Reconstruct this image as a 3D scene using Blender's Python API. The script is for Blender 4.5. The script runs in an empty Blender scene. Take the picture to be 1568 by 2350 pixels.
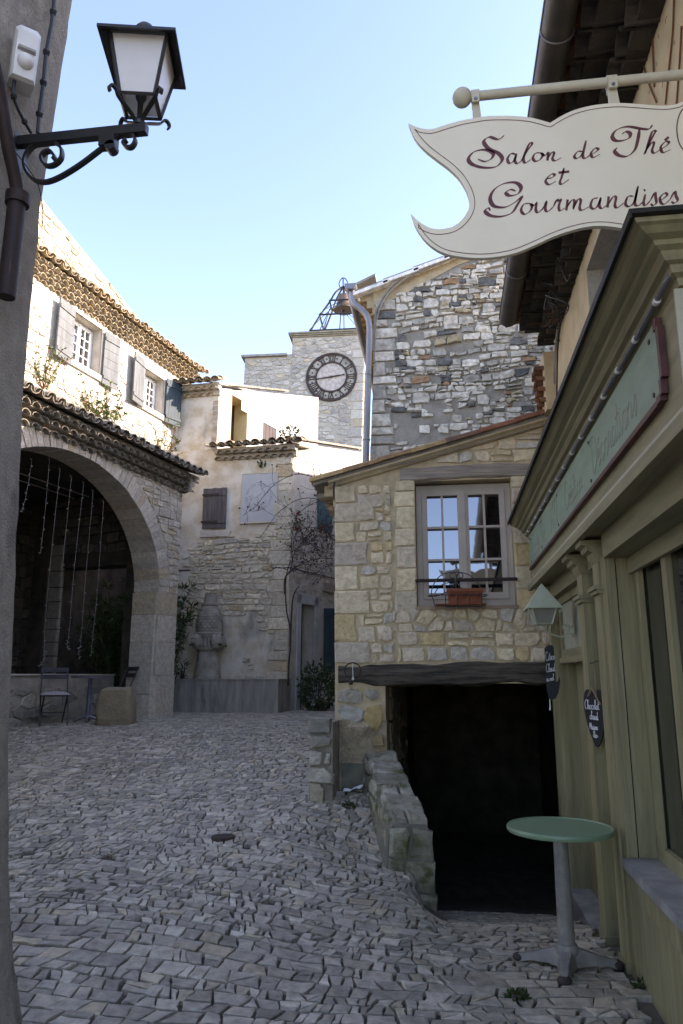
import bpy, math, random
from mathutils import Vector, Matrix, noise as mnoise

# ------------------------------------------------------------------ camera, sky, sun, exposure
sc = bpy.context.scene
COL = sc.collection
FPX, PITCH, YAW, CAMZ = 1697.2, math.radians(12.46), math.radians(8.0), 1.6
cam_d = bpy.data.cameras.new('camera')
cam = bpy.data.objects.new('camera', cam_d)
COL.objects.link(cam)
cam_d.sensor_fit = 'VERTICAL'
cam_d.sensor_height = 36.0
cam_d.lens = 26.0
cam_d.clip_start = 0.05
cam_d.clip_end = 3000
cam.location = (0, 0, CAMZ)
cam.rotation_euler = (math.pi / 2 + PITCH, 0, YAW)
sc.camera = cam

SUN_EL, SUN_AZ = math.radians(25.5), math.radians(79)   # azimuth clockwise from +Y
world = bpy.data.worlds.new('World')
sc.world = world
world.use_nodes = True
wn = world.node_tree
bg = wn.nodes['Background']
sky = wn.nodes.new('ShaderNodeTexSky')
sky.sky_type = 'NISHITA'
sky.sun_disc = False
sky.sun_elevation = SUN_EL
sky.sun_rotation = SUN_AZ
sky.altitude = 300
sky.air_density = 0.68
sky.dust_density = 0.7
sky.ozone_density = 2.6
wn.links.new(sky.outputs[0], bg.inputs[0])
bg.inputs[1].default_value = 0.15
sun_d = bpy.data.lights.new('sun', 'SUN')
sun_d.energy = 2.0
sun_d.angle = math.radians(0.53)
sun_d.color = (1.0, 0.96, 0.89)
sun = bpy.data.objects.new('sun', sun_d)
COL.objects.link(sun)
sdir = Vector((math.sin(SUN_AZ) * math.cos(SUN_EL), math.cos(SUN_AZ) * math.cos(SUN_EL), math.sin(SUN_EL)))
sun.rotation_euler = sdir.to_track_quat('Z', 'Y').to_euler()
sun.location = (20, 5, 30)
sc.view_settings.view_transform = 'Standard'
sc.view_settings.look = 'None'
sc.view_settings.exposure = 2.62
sc.view_settings.gamma = 1.0
sc.view_settings.use_curve_mapping = False
sc.view_settings.use_white_balance = True      # camera set for open shade
sc.view_settings.white_balance_temperature = 8000
sc.view_settings.white_balance_tint = 20

# ------------------------------------------------------------------ geometry helpers
R = random.Random(11)
def rnd(a, b): return R.uniform(a, b)
def V(*a): return Vector(a)
def ray(px, py):
    u = (px - 784) / FPX; v = (1175 - py) / FPX
    Y = math.cos(PITCH) - v * math.sin(PITCH); Z = math.sin(PITCH) + v * math.cos(PITCH)
    return V(u * math.cos(YAW) - Y * math.sin(YAW), u * math.sin(YAW) + Y * math.cos(YAW), Z)
def onx(px, py, x):
    r = ray(px, py); return V(0, 0, CAMZ) + r * (x / r.x)
def ony(px, py, y):
    r = ray(px, py); return V(0, 0, CAMZ) + r * (y / r.y)
def onz(px, py, z):
    r = ray(px, py); return V(0, 0, CAMZ) + r * ((z - CAMZ) / r.z)
def cy(X, Y): return (X * math.cos(YAW) - Y * math.sin(YAW), X * math.sin(YAW) + Y * math.cos(YAW))

class Fr:
    """vertical plane: u along U, v = height, d along the outward normal"""
    def __init__(s, o, u, lean=0.0):
        s.O = V(o[0], o[1], 0); s.U = V(u[0], u[1], 0).normalized(); s.N = V(s.U.y, -s.U.x, 0); s.lean = lean
    def pt(s, u, v, d=0.0): return s.O + s.U * (u + s.lean * v) + V(0, 0, v) + s.N * d
    def pix(s, px, py, d=0.0):
        r = ray(px, py); c = V(0, 0, CAMZ); o = s.O + s.N * d
        k = (o - c).dot(s.N) / r.dot(s.N); p = c + r * k
        return ((p - s.O).dot(s.U) - s.lean * p.z, p.z)
    def pp(s, px, py, d=0.0):
        u, v = s.pix(px, py, d); return s.pt(u, v, d)
    def shift(s, du, dd):
        f = Fr((0, 0), (s.U.x, s.U.y), s.lean); f.O = s.O + s.U * du + s.N * dd; return f

class MB:
    def __init__(s): s.v = []; s.f = []; s.c = []; s.cur = (1, 1, 1)
    def add(s, vs, fs, col=None):
        n = len(s.v); s.v += [tuple(p) for p in vs]; s.c += [col or s.cur] * len(vs)
        s.f += [tuple(n + i for i in f) for f in fs]; return s
    def box(s, lo, hi, col=None):
        x0, y0, z0 = lo; x1, y1, z1 = hi
        return s.add([(x0,y0,z0),(x1,y0,z0),(x1,y1,z0),(x0,y1,z0),(x0,y0,z1),(x1,y0,z1),(x1,y1,z1),(x0,y1,z1)],
              [(0,3,2,1),(4,5,6,7),(0,1,5,4),(1,2,6,5),(2,3,7,6),(3,0,4,7)], col)
    def fbox(s, fr, u0, u1, v0, v1, d0, d1, col=None):
        P = fr.pt
        return s.add([P(u0,v0,d0),P(u1,v0,d0),P(u1,v0,d1),P(u0,v0,d1),P(u0,v1,d0),P(u1,v1,d0),P(u1,v1,d1),P(u0,v1,d1)],
              [(0,1,2,3),(4,7,6,5),(0,4,5,1),(1,5,6,2),(2,6,7,3),(3,7,4,0)], col)
    def tube(s, pts, r, n=6, col=None, caps=True):
        pts = [Vector(p) for p in pts]; m = len(pts)
        rs = r if isinstance(r, (list, tuple)) else [r] * m
        t0 = (pts[1] - pts[0]).normalized()
        up = V(0, 0, 1) if abs(t0.z) < .9 else V(1, 0, 0)
        a = t0.cross(up).normalized(); vs = []
        for i in range(m):
            t = (pts[min(i+1, m-1)] - pts[max(i-1, 0)])
            if t.length < 1e-9: t = t0
            t = t.normalized(); a = (a - t * a.dot(t))
            if a.length < 1e-6: a = t.orthogonal()
            a.normalize(); b = t.cross(a)
            for k in range(n):
                w = 2 * math.pi * k / n
                vs.append(pts[i] + a * (math.cos(w) * rs[i]) + b * (math.sin(w) * rs[i]))
        fs = [(i*n+k, i*n+(k+1)%n, (i+1)*n+(k+1)%n, (i+1)*n+k) for i in range(m-1) for k in range(n)]
        if caps: fs += [tuple(range(n-1, -1, -1)), tuple((m-1)*n+k for k in range(n))]
        return s.add(vs, fs, col)
    def lathe(s, prof, c, n=24, col=None, axis=None):
        c = Vector(c); ax = Vector(axis).normalized() if axis else V(0, 0, 1)
        a = ax.orthogonal().normalized() if axis else V(1, 0, 0); b = ax.cross(a); m = len(prof)
        vs = [c + ax * z + (a * math.cos(2*math.pi*k/n) + b * math.sin(2*math.pi*k/n)) * r for r, z in prof for k in range(n)]
        fs = [(i*n+k, i*n+(k+1)%n, (i+1)*n+(k+1)%n, (i+1)*n+k) for i in range(m-1) for k in range(n)]
        fs += [tuple(range(n-1, -1, -1)), tuple((m-1)*n+k for k in range(n))]
        return s.add(vs, fs, col)
    def prism(s, pts, off, col=None):
        """polygon (3d points) extruded by vector off"""
        n = len(pts); vs = [Vector(p) for p in pts] + [Vector(p) + Vector(off) for p in pts]
        return s.add(vs, [tuple(range(n-1, -1, -1)), tuple(range(n, 2*n))] + [(i, (i+1)%n, n+(i+1)%n, n+i) for i in range(n)], col)
    def sweep(s, prof, fr, u0, u1, col=None):
        """profile [(d, v)] swept along frame u"""
        n = len(prof); vs = [fr.pt(u0, v, d) for d, v in prof] + [fr.pt(u1, v, d) for d, v in prof]
        fs = [(i, (i+1)%n, n+(i+1)%n, n+i) for i in range(n)] + [tuple(range(n-1, -1, -1)), tuple(range(n, 2*n))]
        return s.add(vs, fs, col)
    def ball(s, c, r, n=6, m=4, col=None):
        prof = [(max(1e-4, math.sin(math.pi*i/m)) * r, -math.cos(math.pi*i/m) * r) for i in range(m+1)]
        return s.lathe(prof, c, n, col)
    def mesh(s, name, mat, smooth=False, sharp=None):
        me = bpy.data.meshes.new(name); me.from_pydata(s.v, [], s.f)
        at = me.attributes.new('Col', 'FLOAT_COLOR', 'POINT')
        fl = [x for c in s.c for x in (c[0], c[1], c[2], 1.0)]
        at.data.foreach_set('color', fl)
        if mat: me.materials.append(mat)
        if smooth: me.polygons.foreach_set('use_smooth', [True] * len(me.polygons))
        me.update()
        if smooth and sharp: me.set_sharp_from_angle(angle=math.radians(sharp))
        return me
    def build(s, name, mat, parent=None, smooth=False, sharp=40):
        return link(name, s.mesh(name, mat, smooth, sharp), parent)

def link(name, me, parent=None):
    o = bpy.data.objects.new(name, me); COL.objects.link(o)
    if parent is not None:
        o.parent = parent
        if parent.type == 'EMPTY': o.matrix_parent_inverse = Matrix.Translation(-parent.location)
    return o
def tag(o, label, cat, group=None):
    o['label'] = label; o['category'] = cat
    if group: o['group'] = group
    return o
def thing(name, label, cat, loc, group=None):
    o = bpy.data.objects.new(name, None); COL.objects.link(o); o.location = loc
    o.empty_display_size = .1; o['kind'] = 'thing'
    return tag(o, label, cat, group)
def stuff(o): o['kind'] = 'stuff'; return o
def structure(o): o['kind'] = 'structure'; return o

def crom(pts, k=8, closed=False):
    """Catmull-Rom through points"""
    P = [Vector(p) for p in pts]; out = []; n = len(P)
    rng = range(n if closed else n-1)
    for i in rng:
        if closed: a, b, c, d = P[(i-1)%n], P[i], P[(i+1)%n], P[(i+2)%n]
        else: a, b, c, d = P[max(i-1,0)], P[i], P[i+1], P[min(i+2,n-1)]
        for j in range(k):
            t = j / k
            out.append(.5 * ((2*b) + (c-a)*t + (2*a-5*b+4*c-d)*t*t + (3*b-a-3*c+d)*t*t*t))
    if not closed: out.append(P[-1])
    return out

# ------------------------------------------------------------------ materials
def pm(name, col, rough=.85, metal=0.0, col2=None, scale=6.0, contrast=(.35, .65), bump=.3, bscale=40., bdist=.01,
       attr=False, streak=None, spec=.3, col3=None, scale3=1.3, th3=(.55, .7), streak3=None, trans=0.0, alpha=1.0, detail=6, bstretch=None, subs=0.0, ior=None, coat=0.0):
    m = bpy.data.materials.new(name); m.use_nodes = True; nt = m.node_tree; N = nt.nodes; L = nt.links
    b = N['Principled BSDF']
    b.inputs['Roughness'].default_value = rough; b.inputs['Metallic'].default_value = metal
    b.inputs['Specular IOR Level'].default_value = spec
    b.inputs['Coat Weight'].default_value = coat
    if ior: b.inputs['IOR'].default_value = ior
    if trans: b.inputs['Transmission Weight'].default_value = trans
    geo = N.new('ShaderNodeNewGeometry'); pos = geo.outputs['Position']
    def tex(sc_, st=None, det=detail, ro=.6):
        src = pos
        if st:
            mp = N.new('ShaderNodeMapping'); mp.inputs['Scale'].default_value = st; L.new(pos, mp.inputs[0]); src = mp.outputs[0]
        n = N.new('ShaderNodeTexNoise'); n.inputs['Scale'].default_value = sc_; n.inputs['Detail'].default_value = det
        n.inputs['Roughness'].default_value = ro; L.new(src, n.inputs['Vector']); return n.outputs['Fac']
    def ramp(src, lo, hi):
        r = N.new('ShaderNodeMapRange'); r.inputs[1].default_value = lo; r.inputs[2].default_value = hi; L.new(src, r.inputs[0]); return r.outputs[0]
    def mix(f, a, c, mode='MIX'):
        x = N.new('ShaderNodeMix'); x.data_type = 'RGBA'; x.blend_type = mode
        if hasattr(f, 'links'): L.new(f, x.inputs[0])
        else: x.inputs[0].default_value = f
        for s_, i in ((a, 6), (c, 7)):
            if hasattr(s_, 'links'): L.new(s_, x.inputs[i])
            else: x.inputs[i].default_value = (*s_, 1)
        return x.outputs[2]
    c2 = col2 or tuple(k * .7 for k in col)
    base = mix(ramp(tex(scale, streak), *contrast), col, c2)
    if attr:
        at = N.new('ShaderNodeAttribute'); at.attribute_name = 'Col'
        base = mix(1.0, base, at.outputs['Color'], 'MULTIPLY')
    if col3: base = mix(ramp(tex(scale3, streak3, 8, .65), *th3), base, col3)
    L.new(base, b.inputs['Base Color'])
    if bump:
        h = tex(bscale, bstretch, 8, .65)
        bp = N.new('ShaderNodeBump'); bp.inputs['Strength'].default_value = bump; bp.inputs['Distance'].default_value = bdist
        L.new(h, bp.inputs['Height']); L.new(bp.outputs[0], b.inputs['Normal'])
    if subs:
        b.inputs['Subsurface Weight'].default_value = subs
    return m

M = {}
M['stone'] = pm('limestone', (1.10, 1.09, 1.06), .92, col2=(.74, .71, .66), scale=15, contrast=(.36, .70), attr=True, bump=1.0, bscale=30, bdist=.022)
M['stone_lichen'] = pm('lichened_limestone', (1.13, 1.1, 1.04), .93, col2=(.62, .595, .55), scale=12, attr=True, bump=.8, bscale=28, bdist=.016, col3=(.16, .16, .15), scale3=3.2, th3=(.60, .80))
M['cobble'] = pm('cobble_stone', (1.2, 1.16, 1.08), .46, col2=(.64, .62, .58), scale=17, contrast=(.32, .68), attr=True, bump=.8, bscale=42, bdist=.014, spec=.35, col3=(.15, .14, .105), scale3=1.6, th3=(.56, .95))
M['joint'] = pm('cobble_joint_earth', (.13, .115, .09), .95, col2=(.06, .053, .042), scale=7, bump=.9, bscale=60, bdist=.01, col3=(.07, .085, .035), scale3=2.1, th3=(.6, .7))
M['mortar_warm'] = pm('warm_lime_mortar', (.58, .46, .29), .95, col2=(.44, .35, .22), scale=7, bump=.9, bscale=55, bdist=.012)
M['mortar_grey'] = pm('grey_weathered_mortar', (.43, .385, .32), .95, col2=(.25, .225, .185), scale=3, bump=1, bscale=40, bdist=.02, col3=(.32, .27, .19), scale3=1.1, th3=(.58, .72))
M['mortar_pale'] = pm('pale_lime_mortar', (.52, .47, .38), .95, col2=(.36, .32, .26), scale=4, bump=.8, bscale=45, bdist=.012)
M['plaster_white'] = pm('white_lime_plaster', (.60, .55, .47), .93, col2=(.45, .41, .34), scale=4, bump=.9, bscale=26, bdist=.02, col3=(.46, .42, .36), scale3=1.4, th3=(.58, .75))
M['plaster_mid'] = pm('stained_ochre_plaster', (.68, .62, .52), .93, col2=(.52, .43, .30), scale=2.6, contrast=(.40, .60), bump=.6, bscale=26, bdist=.012, col3=(.19, .18, .165), scale3=1.15, th3=(.57, .72), streak3=(1, 1, .45))
M['plaster_grey'] = pm('grey_patched_plaster', (.50, .49, .49), .93, col2=(.40, .39, .39), scale=2.5, bump=.4, bscale=24, bdist=.01, col3=(.62, .58, .53), scale3=1.7, th3=(.58, .62))
M['plaster_yellow'] = pm('ochre_yellow_plaster', (.58, .46, .29), .93, col2=(.46, .35, .21), scale=4, bump=.5, bscale=45, bdist=.008, col3=(.30, .20, .10), scale3=1.4, th3=(.58, .78), streak3=(1, 1, .25))
M['plaster_left'] = pm('grey_roughcast', (.44, .385, .315), .95, col2=(.33, .285, .23), scale=9, bump=1.0, bscale=60, bdist=.03, col3=(.09, .083, .075), scale3=1.5, th3=(.52, .70), streak3=(1, 1, .6))
M['tile'] = pm('clay_roof_tile', (1, 1, 1), .85, col2=(.6, .57, .52), scale=14, attr=True, bump=.5, bscale=40, bdist=.006, col3=(.11, .105, .09), scale3=5, th3=(.58, .75))
M['black_iron'] = pm('black_painted_iron', (.012, .013, .017), .42, metal=.0, col2=(.02, .018, .016), scale=30, bump=.15, bscale=80, spec=.5)
M['rust_iron'] = pm('rusty_iron', (.06, .038, .03), .8, col2=(.035, .028, .027), scale=20, bump=.4, bscale=60, bdist=.004)
M['pipe_brown'] = pm('brown_painted_pipe', (.035, .02, .016), .6, col2=(.02, .013, .012), scale=12, bump=.2, bscale=50, col3=(.14, .09, .07), scale3=5, th3=(.64, .7), streak3=(1, 1, .1))
M['zinc'] = pm('weathered_zinc', (.27, .27, .28), .5, metal=.6, col2=(.19, .19, .195), scale=5, bump=.15, bscale=30, streak=(1, 1, .3))
M['zinc_dark'] = pm('aged_gutter_zinc', (.11, .10, .088), .5, metal=.5, col2=(.075, .068, .06), scale=5, bump=.15, bscale=30)
M['white_plastic'] = pm('white_plastic', (.70, .69, .67), .45, col2=(.6, .58, .55), scale=8, bump=.05, spec=.5)
M['frosted'] = pm('opal_lamp_glass', (.90, .87, .82), .55, col2=(.84, .81, .77), scale=5, bump=0, spec=.5, trans=.45)
M['clear_glass'] = pm('lamp_glass', (.5, .5, .5), .1, col2=(.4, .4, .4), bump=0, spec=.5, trans=.6)
M['mirror_glass'] = pm('window_glass', (.006, .007, .008), .015, col2=(.008, .008, .009), bump=.02, bscale=2.2, bdist=.01, spec=1.0, ior=2.1)
M['shop_glass'] = pm('shop_glass', (.03, .032, .022), .04, col2=(.018, .018, .014), scale=3, bump=0, spec=.6)
M['green_wood'] = pm('olive_green_painted_wood', (.285, .25, .13), .58, col2=(.165, .145, .075), scale=3.0, contrast=(.3, .7), bump=.35, bscale=30, bdist=.005, streak=(6, 6, .45), bstretch=(3, 3, .2), col3=(.38, .33, .22), scale3=2.6, th3=(.56, .75), streak3=(4, 4, .25), spec=.4)
M['green_wood_h'] = pm('olive_green_painted_moulding', (.28, .245, .135), .58, col2=(.16, .14, .078), scale=3.0, contrast=(.3, .7), bump=.25, bscale=30, bdist=.004, streak=(6, .5, 6), bstretch=(3, .2, 3), spec=.4)
M['green_grey'] = pm('worn_green_panel_paint', (.35, .34, .25), .6, col2=(.27, .265, .19), scale=2.4, bump=.2, bscale=30, bdist=.004, col3=(.33, .31, .27), scale3=2.2, th3=(.55, .72), streak3=(2, 2, .5))
M['cream_wood'] = pm('cream_painted_wood', (.46, .43, .33), .6, col2=(.38, .35, .26), scale=5, bump=.15, bscale=40)
M['board_green'] = pm('sea_green_sign_board', (.225, .30, .22), .6, col2=(.18, .245, .18), scale=6, contrast=(.3, .7), bump=.12, bscale=40, streak=(3, .6, 3))
M['red_trim'] = pm('oxblood_painted_trim', (.10, .038, .032), .55, col2=(.07, .026, .022), scale=12, bump=.15, bscale=50)
M['pink_letter'] = pm('faded_pink_paint', (.285, .245, .195), .7, col2=(.215, .275, .205), scale=22, contrast=(.42, .6), bump=0)
M['black_metal_top'] = pm('dark_flashing', (.016, .015, .013), .7, col2=(.028, .026, .02), scale=9, bump=.4, bscale=50)
M['sign_cream'] = pm('cream_sign_paint', (.80, .73, .58), .5, col2=(.76, .69, .53), scale=4, bump=.04, bscale=30, spec=.4)
M['pole_cream'] = pm('cream_painted_steel', (.58, .53, .40), .5, col2=(.50, .45, .33), scale=9, bump=.1, bscale=50, col3=(.12, .08, .055), scale3=16, th3=(.66, .7), spec=.4)
M['maroon'] = pm('maroon_sign_paint', (.105, .03, .038), .5, col2=(.16, .055, .06), scale=28, bump=0)
M['beam'] = pm('weathered_oak_beam', (.15, .125, .095), .9, col2=(.04, .034, .027), scale=5, contrast=(.35, .62), bump=1.0, bscale=9, bdist=.03, streak=(.5, 5, 7), bstretch=(.4, 6, 9), col3=(.13, .115, .10), scale3=4, th3=(.6, .75), streak3=(.4, 6, 8))
M['lintel'] = pm('grey_weathered_lintel_wood', (.44, .37, .29), .9, col2=(.24, .20, .16), scale=5, contrast=(.35, .65), bump=.9, bscale=9, bdist=.02, streak=(.5, 5, 8), bstretch=(.4, 6, 9))
M['win_wood'] = pm('mauve_grey_painted_wood', (.46, .395, .33), .6, col2=(.39, .335, .28), scale=5, bump=.1, bscale=40, spec=.4)
M['grey_shutter'] = pm('sun_greyed_shutter_wood', (.16, .17, .17), .8, col2=(.11, .117, .117), scale=4, bump=.4, bscale=14, bdist=.006, streak=(3, 3, .5), bstretch=(6, 6, .5))
M['bare_shutter'] = pm('bare_weathered_shutter_wood', (.135, .115, .115), .9, col2=(.075, .065, .066), scale=4, bump=.6, bscale=14, bdist=.008, streak=(7, 7, .5), bstretch=(8, 8, .5))
M['blue_shutter'] = pm('dark_blue_shutter_paint', (.02, .045, .06), .6, col2=(.014, .032, .042), scale=4, bump=.2, bscale=20)
M['teal_shutter'] = pm('teal_shutter_paint', (.04, .11, .13), .6, col2=(.03, .085, .10), scale=4, bump=.2, bscale=20)
M['white_wood'] = pm('white_painted_window_wood', (.74, .73, .70), .5, col2=(.66, .65, .62), bump=.05)
M['ochre_wood'] = pm('ochre_window_wood', (.30, .16, .05), .6, col2=(.22, .11, .035), bump=.1)
M['pale_yellow'] = pm('pale_yellow_limewash', (.66, .56, .28), .9, col2=(.58, .48, .24), bump=.15)
M['brown_wood'] = pm('brown_window_wood', (.05, .028, .022), .6, col2=(.035, .02, .016), bump=.15)
M['dark'] = pm('shade_dark_stone', (.085, .07, .052), .95, col2=(.035, .03, .024), scale=3, bump=.8, bscale=20, bdist=.03)  # stone colour darkened to imitate deep shade in the passage and porch
M['dark_void'] = pm('painted_dark', (.01, .01, .01), .95, col2=(.006, .006, .006), bump=0)  # near-black colour stands in for shade in the room and seam
M['terracotta'] = pm('terracotta', (.27, .085, .038), .75, col2=(.20, .06, .028), scale=14, bump=.2, bscale=50)
M['slate'] = pm('black_slate', (.010, .011, .014), .55, col2=(.016, .017, .02), scale=9, bump=.12, bscale=30)
M['chalk'] = pm('white_chalk', (.72, .72, .72), .9, col2=(.5, .5, .5), scale=120, bump=0)
M['twine'] = pm('jute_twine', (.30, .22, .13), .9, col2=(.2, .14, .08), scale=60, bump=.2)
M['table_green'] = pm('green_enamel_table', (.165, .255, .15), .38, col2=(.15, .235, .14), scale=6, bump=.05, bscale=30, col3=(.06, .05, .035), scale3=28, th3=(.70, .73), spec=.5)
M['table_grey'] = pm('grey_cast_iron', (.27, .25, .22), .5, metal=.2, col2=(.16, .15, .135), scale=9, bump=.25, bscale=60, bdist=.004, col3=(.085, .05, .03), scale3=9, th3=(.62, .7))
M['blue_grey_metal'] = pm('blue_grey_metal', (.17, .19, .26), .45, metal=.3, col2=(.13, .145, .20), bump=.05)
M['chair_wood'] = pm('dark_slat_wood', (.05, .045, .05), .6, col2=(.035, .03, .033), bump=.1)
M['cushion'] = pm('checked_cushion_cloth', (.42, .38, .36), .95, col2=(.28, .25, .25), scale=160, contrast=(.45, .55), bump=.2, bscale=90)
M['marble'] = pm('grey_marble', (.30, .29, .27), .45, col2=(.20, .195, .185), scale=5, contrast=(.42, .58), bump=.05, spec=.5)
M['leaf'] = pm('foliage', (1, 1, 1), .5, col2=(.75, .8, .7), scale=25, attr=True, bump=0, spec=.35)
M['bark'] = pm('woody_stem', (.075, .055, .045), .9, col2=(.045, .034, .03), scale=30, bump=.4, bscale=60, bdist=.004)
M['hip'] = pm('rose_hip', (.03, .012, .012), .5, col2=(.05, .015, .012), scale=30, bump=0)
M['creeper'] = pm('dry_creeper_stem', (.12, .045, .02), .9, col2=(.18, .06, .025), scale=20, bump=0)
M['cable'] = pm('black_cable', (.014, .014, .016), .5, col2=(.02, .02, .02), bump=0, spec=.4)
M['cable_grey'] = pm('grey_cable', (.30, .28, .23), .6, col2=(.2, .18, .15), bump=0)
M['bronze'] = pm('aged_bronze', (.17, .11, .085), .6, metal=.1, col2=(.10, .095, .075), scale=6, bump=.2)
M['paper'] = pm('white_paper', (.75, .75, .74), .8, col2=(.68, .68, .68), bump=.1)
M['fountain'] = pm('carved_fountain_stone', (.38, .345, .285), .9, col2=(.24, .215, .175), scale=6, bump=.6, bscale=40, bdist=.008, col3=(.09, .085, .075), scale3=2.4, th3=(.56, .72))
M['basin'] = pm('stained_basin_concrete', (.36, .335, .295), .85, col2=(.22, .205, .18), scale=3, bump=.4, bscale=30, bdist=.008, streak=(3, 3, .5), col3=(.065, .06, .055), scale3=1.6, th3=(.58, .72), streak3=(2, 2, .5))
M['rope_clear'] = pm('grey_rope_light_tube', (.17, .175, .19), .25, col2=(.12, .125, .135), scale=60, bump=.05, spec=.6)
M['string'] = pm('fairy_light_wire', (.34, .33, .31), .6, col2=(.25, .24, .22), bump=0)
M['moss'] = pm('moss', (.05, .07, .022), .95, col2=(.035, .05, .016), scale=30, bump=.8, bscale=60, bdist=.01)
M['letter_grey'] = pm('grey_painted_lettering', (.17, .17, .20), .8, col2=(.24, .24, .27), scale=20, bump=0)
M['plaque'] = pm('pale_plaque_paint', (.47, .475, .47), .8, col2=(.43, .43, .43), scale=3, bump=.08)
# ------------------------------------------------------------------ masonry
def clip(poly, a, b, c):
    """keep the side a*x+b*y<=c"""
    out = []; n = len(poly)
    for i in range(n):
        p, q = poly[i], poly[(i+1)%n]; dp = a*p[0]+b*p[1]-c; dq = a*q[0]+b*q[1]-c
        if dp <= 0: out.append(p)
        if dp * dq < 0:
            t = dp / (dp - dq); out.append((p[0]+(q[0]-p[0])*t, p[1]+(q[1]-p[1])*t))
    return out
def area(p): return .5 * abs(sum(p[i][0]*p[(i+1)%len(p)][1] - p[(i+1)%len(p)][0]*p[i][1] for i in range(len(p))))
def cen(p): return (sum(q[0] for q in p)/len(p), sum(q[1] for q in p)/len(p))
def coursed(u0, u1, v0, v1, rh, ar, jit=.012, gap=.012, split=.18, wave=.02):
    polys = []; v = v0; rows = []
    while v < v1 - rh[0]*.4:
        h = rnd(*rh); rows.append((v, min(v+h, v1))); v += h
    ph = rnd(0, 9)
    W = lambda u, vv: wave * math.sin(u*1.7 + vv*3.1 + ph) + wave*.6*math.sin(u*4.3 + vv*7 + ph)
    for k, (a, b) in enumerate(rows):
        u = u0 - rnd(0, .2)
        while u < u1:
            w = (b-a) * rnd(*ar); x0, x1 = max(u, u0), min(u+w, u1); u += w
            if x1 - x0 < .03: continue
            subs = [(a, b)]
            if R.random() < split and b-a > rh[0]*.9:
                m = a + (b-a)*rnd(.35, .65); subs = [(a, m), (m, b)]
            for (s0, s1) in subs:
                g = gap * .5; j = jit
                P = []
                for (x, y) in ((x0+g, s0+g), ((x0+x1)/2, s0+g), (x1-g, s0+g), (x1-g, (s0+s1)/2), (x1-g, s1-g), ((x0+x1)/2, s1-g), (x0+g, s1-g), (x0+g, (s0+s1)/2)):
                    P.append((x + rnd(-j, j), y + rnd(-j, j)*.8 + W(x, a)))
                # knock a corner or two off
                for ci in (0, 2, 4, 6):
                    if R.random() < .45:
                        c = cen(P); t = rnd(.06, .22); P[ci] = (P[ci][0]+(c[0]-P[ci][0])*t, P[ci][1]+(c[1]-P[ci][1])*t)
                polys.append(P)
    return polys
def voro(u0, u1, v0, v1, w, h, jit=.42, gap=.012, wvar=.25, keep=1.0):
    nx, ny = max(1, int((u1-u0)/w)+1), max(1, int((v1-v0)/h)+1); G = {}
    for j in range(-1, ny+1):
        for i in range(-1, nx+1):
            x = (i + .5*(j % 2) + rnd(-jit, jit)); y = j + rnd(-jit, jit)*.75
            G[i, j] = (x, y, rnd(-wvar, wvar))
    out = []
    for (i, j), (x, y, wt) in G.items():
        if keep < 1 and R.random() > keep: continue
        poly = [(x-2, y-2), (x+2, y-2), (x+2, y+2), (x-2, y+2)]
        for dj in (-2, -1, 0, 1, 2):
            for di in (-2, -1, 0, 1, 2):
                q = G.get((i+di, j+dj))
                if q is None or (di == 0 and dj == 0): continue
                a, b = q[0]-x, q[1]-y
                c = (q[0]**2+q[1]**2-x*x-y*y + wt - q[2]) / 2
                poly = clip(poly, a, b, c)
                if len(poly) < 3: break
            if len(poly) < 3: break
        if len(poly) < 3: continue
        P = [(u0 + p[0]*w, v0 + p[1]*h) for p in poly]
        P = clip(clip(clip(clip(P, -1, 0, -u0), 1, 0, u1), 0, -1, -v0), 0, 1, v1) if P else P
        if len(P) < 3 or area(P) < w*h*.12: continue
        c = cen(P)
        Q = []
        for p in P:
            d = math.hypot(p[0]-c[0], p[1]-c[1]); t = min(.45, gap*rnd(.6, 1.5)/max(d, 1e-6)); Q.append((p[0]+(c[0]-p[0])*t, p[1]+(c[1]-p[1])*t))
        out.append(Q)
    return out
def cut_hole(polys, hole, marg=0.0):
    """clip stones against a rectangular opening"""
    a0, a1, b0, b1 = hole[0]-marg, hole[1]+marg, hole[2]-marg, hole[3]+marg; out = []
    for P in polys:
        us = [p[0] for p in P]; vs = [p[1] for p in P]
        if max(us) <= a0 or min(us) >= a1 or max(vs) <= b0 or min(vs) >= b1: out.append(P); continue
        best = max((clip(P, 1, 0, a0), clip(P, -1, 0, -a1), clip(P, 0, 1, b0), clip(P, 0, -1, -b1)), key=lambda q: area(q) if len(q) > 2 else 0)
        if len(best) > 2 and area(best) > .25 * area(P): out.append(best)
    return out
def cut_top(polys, u0, z0, u1, z1):
    """keep what is under the line (u0,z0)-(u1,z1)"""
    k = (z1-z0)/(u1-u0); out = []
    for P in polys:
        Q = clip(P, -k, 1, z0 - k*u0)
        if len(Q) > 2 and area(Q) > .2*area(P): out.append(Q)
    return out
def dedupe(P):
    Q = []
    for p in P:
        if not Q or math.hypot(p[0]-Q[-1][0], p[1]-Q[-1][1]) > .004: Q.append(p)
    if len(Q) > 2 and math.hypot(Q[0][0]-Q[-1][0], Q[0][1]-Q[-1][1]) < .004: Q.pop()
    return Q
def ccw(P):
    s = sum(P[i][0]*P[(i+1)%len(P)][1] - P[(i+1)%len(P)][0]*P[i][1] for i in range(len(P)))
    return P if s > 0 else P[::-1]
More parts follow.
